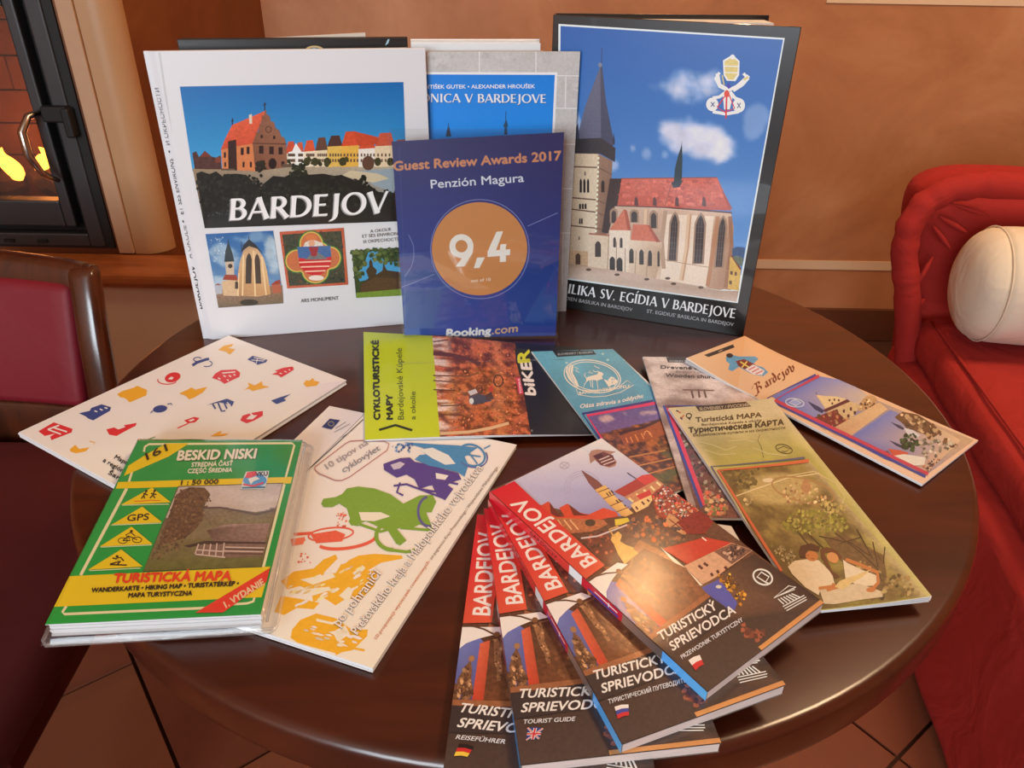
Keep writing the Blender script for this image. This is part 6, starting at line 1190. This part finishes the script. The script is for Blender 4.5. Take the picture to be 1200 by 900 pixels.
def art_olive(a):
    a.crop(760, 440, 3.2147)
    def base(u, v):
        n = fbm(u * 3 + 2 * fbm(u * 3, v * 7, 4), v * 10, 2, 5); c = mixc((196, 186, 150), (176, 170, 92), smooth(.05, .3, v)); c = c * (.88 + .26 * n)[:, None]; return mixc(c, (222, 210, 178), smooth(.12, .0, u) * .7 + smooth(.9, 1, u) * .4)
    a.field([(75, 122), (460, 98), (1062, 846), (600, 890)], 50, 90, base, .08)
    a.poly([(176, 116), (365, 106), (386, 124), (190, 136)], (62, 46, 36)); a.text('SLOVENSKY / РУССКИЙ', (192, 132), (378, 122), 10, (190, 176, 150), bold=.5)
    K = (92, 76, 48); a.text('Turistická MAPA', (178, 176), (424, 164), 17, K, bold=1.2); a.text('Bardejovské Kúpele a okolie', (200, 190), (424, 180), 8, K, bold=.4); a.text('Туристическая КАРТА', (152, 216), (506, 196), 18, (70, 58, 36), bold=1.6); a.text('Бардейовские купели и их окрестности', (168, 230), (512, 212), 9, K, bold=.4)
    a.segs([[(108, 134), (122, 142)], [(134, 150), (120, 164)]], 4, (196, 70, 60)); a.ring(152, 152, 10, 8, 4, (60, 52, 44), 16); a.poly([(144, 158), (160, 158), (156, 170)], (60, 52, 44)); a.segs([[(104, 132), (112, 136)], [(120, 158), (128, 166)]], 5, (60, 60, 90))
    a.ring(508, 285, 32, 15, 3.5, (92, 84, 50), 30, rot=18); a.line([(484, 284), (506, 276), (532, 286), (512, 296), (500, 292)], 3, (92, 84, 50)); a.line([(418, 228), (410, 250), (424, 275), (432, 315)], 2, (120, 110, 70)); a.segs([[(190, 250), (240, 262), (290, 282), (330, 270)], [(210, 280), (270, 300), (330, 296)], [(390, 275), (450, 300), (520, 310)], [(300, 250), (360, 245), (400, 255)]], 3, (206, 200, 150))
    def land(u, v):
        n = fbm(u * 12, v * 16, 3, 5); c = mixc((104, 86, 48), (150, 132, 76), smooth(.25, .75, n)); e = ((u - .5) / .42) ** 2 + ((v - .17) / .12) ** 2; c = mixc(c, (202, 182, 124), smooth(1.15, .5, e + .5 * (n - .5)) * .75)
        c = mixc(c, (150, 146, 60), smooth(.5, .75, fbm(u * 5, v * 8, 9)) * smooth(.3, .5, v) * .55); c = mixc(c, (96, 76, 44), smooth(.45, .6, v) * smooth(.5, .2, u) * .8); return mixc(c, (206, 192, 150), smooth(.85, 1.05, u) * .8)
    a.field([(262, 355), (600, 330), (1040, 846), (560, 890)], 80, 110, land, .2)
    a.line([(330, 455), (400, 430), (520, 392), (640, 380)], 4, (222, 206, 160)); a.ell(450, 398, 22, 8, (222, 206, 170), 12); a.line([(520, 385), (620, 372), (700, 420), (735, 470), (720, 510)], 4, (206, 190, 140)); a.ring(580, 440, 120, 42, 6, (166, 132, 84), 40, rot=16)
    a.blobs([(480, 440), (560, 410), (620, 430), (680, 470), (600, 495), (520, 490)], 70, (3, 8), [(206, 178, 130), (176, 134, 90), (216, 192, 146), (156, 116, 76)], .1, 3); a.poly([(570, 430), (580, 404), (596, 400), (606, 418), (612, 440), (590, 452)], (176, 134, 92), .2); a.blobs([(360, 470), (390, 450), (395, 480), (365, 490)], 10, (5, 9), [(196, 176, 128), (166, 140, 90)], .1, 5)
    a.blobs([(500, 560), (560, 510), (680, 520), (760, 560), (740, 600), (600, 600), (520, 590)], 240, (4, 9), [(150, 144, 62), (128, 124, 52), (168, 160, 82), (112, 108, 50)], .2, 6); a.blobs([(640, 480), (740, 500), (720, 540), (660, 520)], 50, (4, 8), [(186, 168, 104), (166, 150, 90)], .1, 8); a.blobs([(270, 360), (420, 350), (400, 420), (330, 440), (300, 400)], 50, (6, 14), [(110, 96, 56), (136, 120, 70), (92, 80, 48)], .2, 9)
    a.poly([(660, 620), (740, 610), (880, 690), (900, 800), (840, 860), (780, 760), (720, 700)], (112, 88, 56), .3); a.segs([[(600, 600), (640, 640), (700, 690)], [(560, 590), (600, 640)], [(700, 600), (800, 680), (860, 740), (880, 800)], [(640, 610), (760, 640), (830, 690)], [(860, 690), (880, 720), (885, 660)], [(840, 640), (860, 730)], [(780, 590), (840, 700)], [(720, 640), (800, 620)]], 4, (74, 54, 34))
    a.blobs([(780, 700), (980, 780), (1030, 840), (800, 850)], 90, (5, 12), [(150, 124, 76), (112, 92, 54), (84, 70, 44), (176, 156, 104)], .2, 11); a.blobs([(460, 640), (560, 660), (540, 720), (490, 690)], 50, (3, 7), [(170, 156, 116), (140, 126, 86)], .1, 12)
    # couple reading a map
    Wc = (222, 208, 180); a.poly([(524, 722), (550, 700), (600, 695), (640, 700), (690, 750), (700, 790), (650, 800), (640, 830), (590, 800), (540, 750)], Wc, .08); a.poly([(730, 700), (745, 712), (800, 740), (850, 760), (868, 780), (850, 800), (790, 800), (740, 770)], Wc, .08); a.poly([(640, 800), (700, 795), (790, 790), (870, 820), (880, 842), (800, 850), (700, 865), (660, 862)], (206, 190, 160), .1)
    Sk = (190, 122, 70); a.poly([(566, 668), (572, 645), (610, 636), (645, 650), (640, 668), (600, 660), (590, 690), (572, 690)], (82, 52, 34)); a.poly([(645, 660), (670, 652), (700, 662), (728, 690), (720, 700), (690, 672), (660, 674), (690, 740), (720, 765), (700, 770), (672, 730), (650, 690)], (104, 66, 40)); a.ell(614, 684, 24, 19, Sk, 16, rot=20); a.ell(692, 692, 24, 18, (206, 146, 92), 16, rot=35)
    a.segs([[(690, 790), (720, 800), (670, 812)], [(640, 805), (700, 798)]], 12, Sk); a.line([(740, 700), (790, 720), (858, 752), (862, 790), (840, 812)], 13, Sk); a.ell(835, 815, 18, 9, Sk, 12); a.poly([(700, 800), (720, 778), (800, 752), (835, 740), (800, 768), (760, 790), (730, 812)], (214, 190, 130), .1); a.segs([[(596, 680), (604, 682)], [(612, 694), (622, 694)]], 2, (100, 60, 40))
    border(a, [(585, 322), (236, 345), (480, 740)], [(600, 334), (262, 360), (500, 740)], 7, 12, (92, 98, 128), (206, 106, 70))
leaflet('tourist_map_leaflet', 'olive green leaflet with an aerial castle hill and a couple reading a map', [(783.5, 478), (903.5, 470.5), (1090, 703.5), (946, 717)], (.0122, .0100, .0115), .0022, 4, (228, 224, 224), INK_SATIN, art_olive, dz=lambda st: .0035 * np.clip(st[:, 0], 0, 1) ** 2, n=12, axis='s', fan=.0008)
# ---- plain sheet whose corner shows under the guides
frw = Frame(on_table(.006).uv([(770, 604), (857, 616.5), (905, 700), (800, 700)])); wr_ = root('blank_sheet', 'blank white sheet mostly hidden under the guides, one corner showing by the olive leaflet', 'paper', frw, .0045); sheet('sheet', frw, .0045, .0060, PAPER, wr_); sheet('sheet', frw, .0030, .0044, PAPER, wr_, shift=(.001, -.0006))

# ------------------------------------------------------------------ four town guides fanned out
GTH = .0075
def art_guide(a):
    a.crop(560, 500, 2.857)
    a.poly([(20, 225), (415, 35), (1175, 600), (760, 905)], (96, 62, 44), .3)
    # sky with a ghosted seal
    a.poly([(90, 195), (415, 36), (560, 135), (620, 185), (560, 230), (480, 300), (330, 290), (200, 260)], [(186, 180, 196), (232, 226, 224), (206, 198, 206), (176, 170, 190), (150, 146, 176), (132, 130, 166), (150, 146, 176), (176, 170, 190)], .04)
    a.poly([(330, 60), (415, 36), (500, 92), (420, 130)], [(214, 208, 214), (236, 230, 226), (216, 208, 212), (200, 194, 206)])
    for r_ in (62, 54, 46): a.ring(352, 208, r_, r_ * .95, 2.2, (168, 160, 178), 40, 120, 330, rot=20)
    a.ring(290, 130, 16, 11, 2.4, (160, 150, 156), 14); a.segs([[(278, 122), (302, 138)], [(302, 120), (278, 140)]], 2, (160, 150, 156))
    a.poly([(372, 92), (380, 80), (400, 76), (462, 84), (445, 92), (465, 118), (460, 132), (440, 138), (412, 130), (392, 112), (376, 124)], (172, 124, 96), .2); a.poly([(384, 98), (420, 84), (452, 96), (462, 122), (440, 134), (410, 128)], (112, 60, 44)); a.segs([[(406, 112), (440, 98)], [(412, 120), (450, 106)], [(420, 128), (458, 114)]], 3, (226, 200, 180)); a.poly([(388, 98), (412, 88), (420, 100), (398, 108)], (80, 40, 34))
    # skyline: houses left, spire, church
    a.poly([(205, 268), (236, 250), (262, 292), (290, 300), (272, 272), (300, 258), (330, 285), (370, 295), (420, 272), (462, 285), (470, 300), (360, 320), (260, 305), (230, 302)], (206, 70, 44), .1); a.poly([(240, 252), (268, 292), (290, 302), (262, 302), (244, 290)], (104, 40, 34)); a.poly([(304, 260), (344, 290), (372, 298), (320, 298)], (104, 40, 34)); a.poly([(245, 305), (420, 312), (440, 330), (380, 352), (300, 358), (270, 340)], (176, 104, 64), .3); a.segs([[(268, 312), (290, 345)], [(288, 312), (314, 345)], [(308, 312), (336, 345)], [(258, 316), (276, 344)]], 4, (226, 176, 120)); a.ell(376, 322, 18, 12, (70, 56, 40), 12, grain=.3)
    a.poly([(345, 145), (400, 180), (425, 205), (400, 222), (372, 190)], (126, 74, 60), .1); a.poly([(392, 212), (426, 196), (460, 235), (520, 290), (488, 305), (440, 262)], [(222, 170, 84), (226, 176, 96), (232, 186, 104), (226, 180, 104), (206, 150, 80), (214, 160, 84)], .05); a.segs([[(402, 220), (440, 206)], [(420, 242), (460, 226)], [(444, 266), (486, 248)], [(464, 286), (506, 270)]], 3, (112, 66, 40)); a.segs([[(430, 222), (438, 232)], [(438, 218), (446, 228)], [(446, 214), (454, 224)], [(462, 246), (472, 256)], [(470, 243), (478, 250)], [(490, 262), (496, 268)]], 4, (70, 34, 34))
    a.poly([(456, 218), (550, 165), (585, 158), (610, 172), (490, 235)], (168, 60, 44), .1); a.poly([(530, 175), (550, 163), (588, 158), (612, 172), (560, 196)], (206, 68, 50), .1); a.line([(500, 155), (530, 175)], 3, (60, 44, 54)); a.poly([(490, 236), (610, 172), (628, 188), (590, 225), (545, 262), (520, 256)], (196, 130, 84), .2); a.segs([[(505, 240), (520, 252)], [(530, 225), (546, 240)], [(555, 212), (570, 226)], [(578, 200), (592, 214)], [(598, 186), (612, 198)]], 7, (240, 206, 140)); a.poly([(530, 232), (575, 212), (582, 228), (545, 246)], (200, 60, 50)); a.poly([(510, 262), (560, 238), (600, 222), (570, 268), (530, 288)], (232, 190, 120), .15); a.segs([[(528, 268), (536, 278)], [(548, 252), (558, 262)], [(566, 244), (574, 252)]], 6, (96, 50, 36))
    # crowded market
    a.poly([(580, 230), (628, 190), (745, 275), (740, 330), (690, 350), (600, 300)], (150, 64, 44), .5); a.blobs([(585, 235), (628, 195), (740, 275), (745, 320), (690, 345), (600, 285)], 360, (2, 6), [(206, 60, 44), (232, 176, 140), (150, 50, 40), (226, 206, 190), (90, 40, 36), (196, 120, 70), (120, 130, 110)], .1, 5)
    a.poly([(640, 290), (720, 340), (690, 365), (620, 325)], (196, 140, 90), .2); a.segs([[(640, 310), (690, 350)], [(660, 300), (706, 340)], [(630, 350), (700, 300)]], 4, (120, 56, 44)); a.poly([(665, 320), (745, 280), (790, 320), (760, 360), (700, 360)], (130, 40, 34), .3); a.poly([(345, 375), (430, 330), (560, 290), (660, 350), (720, 400), (640, 420), (540, 430), (420, 470)], (96, 66, 50), .4); a.blobs([(480, 310), (600, 300), (720, 370), (640, 410), (540, 390)], 90, (4, 11), [(70, 54, 50), (120, 84, 60), (150, 96, 64), (84, 70, 66), (206, 110, 60)], .2, 6)
    a.poly([(352, 378), (430, 345), (460, 420), (440, 462), (410, 450)], (104, 54, 40), .3); a.blobs([(352, 378), (430, 345), (450, 420), (430, 455)], 40, (3, 8), [(70, 44, 36), (176, 90, 60), (120, 60, 46)], .1, 7); a.poly([(458, 312), (502, 306), (508, 318), (478, 330), (460, 332)], (214, 186, 60)); a.line([(500, 330), (400, 368), (345, 375)], 5, (206, 186, 176))
    # standing figure in yellow, brown figures, relief
    a.poly([(450, 365), (470, 352), (482, 365), (476, 385), (500, 400), (520, 430), (538, 470), (520, 478), (490, 460), (470, 430), (455, 395), (445, 380)], (222, 176, 90), .15); a.poly([(490, 395), (530, 410), (560, 440), (566, 465), (540, 478), (515, 470)], (214, 170, 84), .1); a.line([(455, 370), (440, 345), (470, 335)], 6, (206, 156, 84)); a.poly([(540, 380), (620, 420), (600, 470), (560, 450), (520, 410)], (150, 96, 60), .3)
    a.poly([(420, 470), (560, 470), (620, 420), (760, 560), (740, 590), (600, 660), (560, 620), (500, 580)], [(150, 90, 56), (176, 116, 72), (190, 130, 84), (176, 120, 76), (160, 104, 64), (120, 76, 48), (150, 96, 60), (160, 100, 64)], .25)
    a.poly([(580, 480), (620, 470), (680, 520), (710, 580), (660, 590), (600, 530)], (120, 78, 50), .4); a.segs([[(600, 490), (660, 580)], [(620, 480), (690, 575)], [(590, 500), (640, 585)]], 4, (92, 60, 40)); a.poly([(560, 655), (740, 570), (756, 578), (610, 665)], (196, 136, 88))
    # white house with the red roof
    a.poly([(618, 410), (760, 372), (850, 390), (700, 462)], (190, 56, 40), .12); a.poly([(612, 405), (690, 470), (752, 532), (738, 536), (640, 440)], (232, 214, 186)); a.poly([(690, 468), (850, 390), (920, 416), (790, 510), (752, 530)], (206, 156, 116), .15); a.poly([(790, 420), (850, 392), (918, 416), (850, 462)], (120, 84, 66), .4); a.segs([[(738, 466), (752, 478)], [(756, 458), (770, 468)], [(780, 492), (786, 502)], [(800, 482), (806, 492)], [(826, 470), (834, 480)]], 9, (84, 44, 40)); a.segs([[(690, 480), (745, 535)], [(750, 372), (765, 384)]], 4, (236, 216, 190)); a.blobs([(820, 420), (860, 400), (900, 415), (850, 450)], 40, (3, 8), [(80, 56, 44), (190, 150, 120), (60, 44, 44)], .1, 9)
    # dark lower panel
    a.poly([(740, 540), (925, 428), (1145, 575), (1180, 600), (765, 905), (560, 700), (660, 640)], [(120, 84, 60), (58, 42, 36), (50, 38, 34), (70, 52, 44), (74, 58, 50), (60, 44, 36), (110, 74, 50)], .15)
    a.poly([(742, 545), (808, 512), (868, 592), (858, 618), (800, 606), (770, 590)], (82, 86, 156), .05); a.blobs([(800, 500), (840, 490), (900, 570), (880, 600), (840, 560)], 70, (3, 8), [(190, 120, 30), (110, 70, 30), (226, 160, 50), (70, 50, 30)], .2, 10); a.ell(806, 538, 10, 6, (214, 200, 170), 10)
    a.blobs([(880, 660), (960, 690), (940, 720), (890, 700)], 24, (6, 14), [(120, 62, 44), (96, 54, 42), (150, 80, 54)], .2, 11)
    a.poly([(938, 740), (1148, 580), (1166, 594), (960, 760)], [(206, 140, 76), (196, 132, 74), (206, 140, 84), (222, 156, 88)], .05)
    # red band with the town name
    a.poly([(15, 232), (122, 184), (245, 300), (425, 466), (356, 516), (190, 372)], [(206, 28, 44), (206, 22, 40), (206, 50, 44), (214, 84, 54), (206, 76, 50), (206, 44, 46)])
    a.crop(620, 560, 5.0); a.text('BARDEJOV', (399, 491), (-38, 118), 90, (236, 226, 216), up=(-74, 42), bold=2.4)
    a.crop(560, 500, 2.857)
    # lower left corner, measured on the second guide: white wave, bronze figures on blue, crucifix on dark wood
    F2, F4 = Frame([(567, 595), (732, 584), (845, 871), (610.3, 897)]), Frame(G4Q); keep = a.px
    a.px = lambda pts: F4.to(F2.st(np.asarray(pts, float).reshape(-1, 2) / 2.493 + [516, 539]))
    a.poly([(172, 482), (262, 470), (312, 458), (400, 440), (470, 540), (470, 640), (430, 655), (275, 664), (195, 668)], [(60, 36, 26), (70, 40, 26), (84, 48, 30), (96, 58, 38), (120, 74, 44), (130, 80, 48), (112, 66, 38), (104, 58, 32), (96, 50, 30)], .4)
    a.poly([(172, 484), (232, 486), (252, 500), (268, 662), (196, 668)], [(112, 122, 172), (104, 114, 170), (92, 98, 156), (80, 70, 110), (70, 70, 120)], .05)
    a.poly([(236, 500), (262, 488), (290, 658), (258, 664)], [(206, 96, 62), (190, 84, 52), (176, 60, 36), (196, 64, 40)], .1); a.poly([(182, 610), (200, 628), (214, 666), (190, 670)], (186, 56, 42))
    a.poly([(167, 463), (292, 446), (316, 462), (262, 474), (228, 488), (196, 506), (178, 528)], (230, 220, 208), .02)
    BR_ = [(150, 104, 66), (112, 72, 44), (186, 138, 92), (84, 54, 36)]
    for (x, y, w, h, seed) in ((222, 600, 24, 50, 1), (208, 640, 16, 26, 2), (240, 636, 18, 28, 3)):
        a.poly([(x - w * .5, y + h), (x - w * .9, y + h * .2), (x - w * .5, y - h * .5), (x, y - h), (x + w * .5, y - h * .5), (x + w * .8, y + h * .3), (x + w * .6, y + h)], (118, 78, 48), .5)
        a.blobs([(x - w * .7, y + h), (x - w * .8, y), (x, y - h), (x + w * .7, y), (x + w * .6, y + h)], 34, (3, 6), BR_, .2, seed, 1.6, 70)
    a.ell(224, 546, 9, 9, (160, 112, 72), 12)
    a.line([(204, 456), (236, 460), (272, 472)], 4.5, (92, 58, 40)); a.line([(286, 478), (320, 470), (344, 452)], 4, (120, 82, 54)); a.ell(276, 470, 9, 8, (120, 78, 48), 12)
    a.poly([(270, 484), (292, 478), (302, 500), (304, 530), (318, 560), (322, 596), (312, 598), (304, 568), (290, 545), (282, 520)], (142, 96, 60), .4); a.blobs([(272, 484), (294, 480), (304, 530), (320, 590), (308, 590), (286, 530)], 26, (3, 5), BR_, .2, 6)
    a.blobs([(340, 470), (420, 470), (450, 620), (330, 640)], 40, (5, 11), [(112, 66, 38), (96, 56, 32), (134, 84, 50)], .3, 7)
    a.poly([(194, 668), (292, 656), (470, 634), (474, 648), (300, 672), (198, 684)], (148, 90, 54), .2)
    a.poly([(197, 684), (300, 672), (474, 648), (500, 720), (215, 760)], (52, 42, 40), .1)
    a.px = keep
    WT_ = (228, 222, 214); a.text('TURISTICKÝ', (612, 720), (802, 612), 29, WT_, bold=1.0, up=(-14, -26)); a.text('SPRIEVODCA', (652, 754), (864, 626), 30, WT_, bold=1.0, up=(-14, -27))
    a.ring(953, 507, 33, 24, 6, (222, 216, 210), 30, rot=25); a.line([(934, 506), (948, 490), (974, 506), (962, 524), (934, 506)], 5, (222, 216, 210)); a.line([(962, 524), (975, 530)], 5, (222, 216, 210))
    Wn = (222, 216, 210); a.line([(990, 577), (1040, 536), (1064, 540), (990, 577)], 3.5, Wn); a.line([(1000, 572), (1060, 548)], 3, Wn); a.segs([[(1004 + k * 9, 580 - k * 3.5), (1024 + k * 11, 598 - k * 4.5)] for k in range(6)], 4, Wn); a.segs([[(1020, 606), (1092, 568)], [(1026, 613), (1098, 574)], [(1032, 620), (1100, 582)]], 3.5, Wn)
subs = {'pl': ('PRZEWODNIK TURYSTYCZNY', (684, 782), (888, 654)), 'ru': ('ТУРИСТИЧЕСКИЙ ПУТЕВОДИТЕЛЬ', (684, 782), (900, 646)), 'en': ('TOURIST GUIDE', (684, 782), (800, 709)), 'de': ('REISEFÜHRER', (684, 782), (792, 714))}
def art_sub(a, key):
    a.crop(560, 500, 2.857); st_, p0, p1 = subs[key]; a.text(st_, p0, p1, 14, (214, 208, 200), bold=.4, up=(-7, -12))
    q = np.array([(704, 786), (742, 768), (756, 800), (728, 820)], float)
    def st2(s_, t_): return q[0] * (1 - s_) * (1 - t_) + q[1] * s_ * (1 - t_) + q[2] * s_ * t_ + q[3] * (1 - s_) * t_
    def band(t0, t1, c): a.poly([st2(0, t0), st2(.5, t0 - .08), st2(1, t0), st2(1, t1), st2(.5, t1 - .08), st2(0, t1)], c)
    if key == 'de': band(0, .33, (26, 22, 22)); band(.33, .66, (196, 40, 40)); band(.66, 1, (232, 190, 60))
    if key == 'pl': band(0, .5, (230, 224, 220)); band(.5, 1, (200, 44, 46))
    if key == 'ru': band(0, .33, (230, 224, 220)); band(.33, .66, (60, 70, 140)); band(.66, 1, (200, 44, 46))
    if key == 'en':
        band(0, 1, (44, 56, 120)); a.segs([[st2(0, 0), st2(1, 1)], [st2(1, 0), st2(0, 1)]], 5, (226, 222, 222)); a.segs([[st2(0, .5), st2(1, .5)], [st2(.5, 0), st2(.5, 1)]], 9, (226, 222, 222)); a.segs([[st2(0, .5), st2(1, .5)], [st2(.5, 0), st2(.5, 1)]], 5, (200, 44, 56)); a.segs([[st2(0, 0), st2(1, 1)], [st2(1, 0), st2(0, 1)]], 2, (200, 44, 56))
G4Q = [(573.5, 575), (705, 513.5), (965.5, 707), (829, 811)]
frA = Frame(on_table(.0300).uv(G4Q)); ga = Art(Plane((0, 0, T + .0300), (1, 0, 0), (0, 1, 0)), (222, 208, 190)); art_guide(ga)
uvA, hA, cA = ga.data(clip=frA.q, lift=.00008); stA = frA.st(uvA); HMAX = float(hA.max())
guides = [('de', 'guide with German subtitle, leftmost and lowest of the fanned red guides', [(559.5, 602), (732.5, 609), (770, 929), (518, 915)], .0075),
          ('en', 'guide with English subtitle and British flag, second from left of the fan', [(567, 595), (732, 584), (845, 871), (610.3, 897)], .0150),
          ('ru', 'guide with Cyrillic subtitle, third from left of the fan', [(572, 584.5), (720, 551.5), (920.5, 803), (729, 872.5)], .0225),
          ('pl', 'guide with Polish subtitle and white-red flag, topmost and rightmost of the fan', G4Q, .0300)]
COVER_B = plain('guide_cover_card', (120, 112, 104), .35, coat=.3); LBLUE = (84, 150, 206)
GPAGES = page_mat('guide_page_edges', (226, 206, 196))
for key, lab, q, z in guides:
    fr = Frame(on_table(z).uv(q)); z0 = z - GTH; r = root('town_guide', lab, 'guide book', fr, z0, 'fan of town guides')
    sheet('back_cover', fr, z0 + .00005, z0 + .0004, COVER_B, r); sheet('page_block', fr, z0 + .00045, z - .00055, GPAGES, r, inset=(.004, .004, .001, .002))
    fc_ = sheet('front_cover', fr, z - .0005, z - .0001, COVER_B, r); sp_ = sheet('spine', fr, z0 + .00005, z - .0001, COVER_B, r, inset=(0, .9955, 0, 0), shift=(0, 0))
    uv = fr.to(stA); V = np.c_[uv, T + z - .0001 + hA]; pr = soup('cover_print', V, cA, INK_GUIDE, fc_)
    sa_ = Art(ga.plane, (222, 208, 190)); art_sub(sa_, key); uv2, h2, c2 = sa_.data(clip=frA.q, lift=HMAX + .00001); soup('subtitle_print', np.c_[fr.to(frA.st(uv2)), T + z - .0001 + h2], c2, INK_GUIDE, fc_)
    # printed spine
    A0, A1 = fr.to([(0, 0), (0, 1)]); L = np.linalg.norm(A1 - A0); ex = np.append((A1 - A0) / L, 0); ey = np.array([0, 0, 1.0])
    SP = Plane((A0[0], A0[1], T + z0), ex, ey); s_ = Art(SP, (222, 208, 190)); hh = GTH - .0001
    def bandp(x0, x1, c, c2=None, y0=.0001, y1=hh):
        w_ = SP.world([(x0 * L, y0), (x1 * L, y0), (x1 * L, y1), (x0 * L, y1)]); 
        V_ = w_[[0, 1, 2, 0, 2, 3]]; return V_, [c, c2 or c, c2 or c, c, c2 or c, c]
    VV, CC = [], []; k = 0
    for x0, x1, c, c2, y0, y1 in ((0, .44, (196, 24, 40), (206, 60, 46), .0001, hh), (.44, .50, (228, 220, 210), None, .0001, hh), (.50, .68, (196, 34, 44), None, .0001, hh), (.53, .60, (60, 60, 120), None, .001, .003), (.56, .66, (232, 226, 220), None, .0042, .0050), (.60, .665, (60, 60, 120), None, .001, .0028), (.62, .625, (232, 226, 220), None, .0028, .0060), (.68, .84, (150, 108, 84), (84, 70, 62), .0001, hh), (.84, 1, LBLUE, (96, 164, 222), .0001, hh)):
        v_, c_ = bandp(x0, x1, c, c2, y0, y1); k += 1; VV.append(v_ + SP.n * (.00004 + k * .000006)); CC += [s_.col(t) for t in c_]
    tv, tf = text_tris('BARDEJOV'); tx = tv.copy(); tx[:, 0] = .24 + (tx[:, 0] - tx[:, 0].min()) / np.ptp(tx[:, 0]) * .14; w_ = SP.world(np.c_[(.62 - tx[:, 0]) * L if False else tx[:, 0] * L, .0025 + tx[:, 1] / cap_height() * .0032]) + SP.n * .00012
    VV.append(w_[tf.ravel()]); CC += [s_.col((60, 30, 34))] * tf.size
    Vs = np.concatenate(VV); Cs = np.array(CC); n_ = Vs.reshape(-1, 3, 3); fl = np.einsum('ij,j->i', np.cross(n_[:, 1] - n_[:, 0], n_[:, 2] - n_[:, 0]), SP.n) < 0
    n_[fl] = n_[fl][:, ::-1]; Cs = Cs.reshape(-1, 3, 4); Cs[fl] = Cs[fl][:, ::-1]; soup('spine_print', n_.reshape(-1, 3), Cs.reshape(-1, 4), INK_GUIDE, sp_)
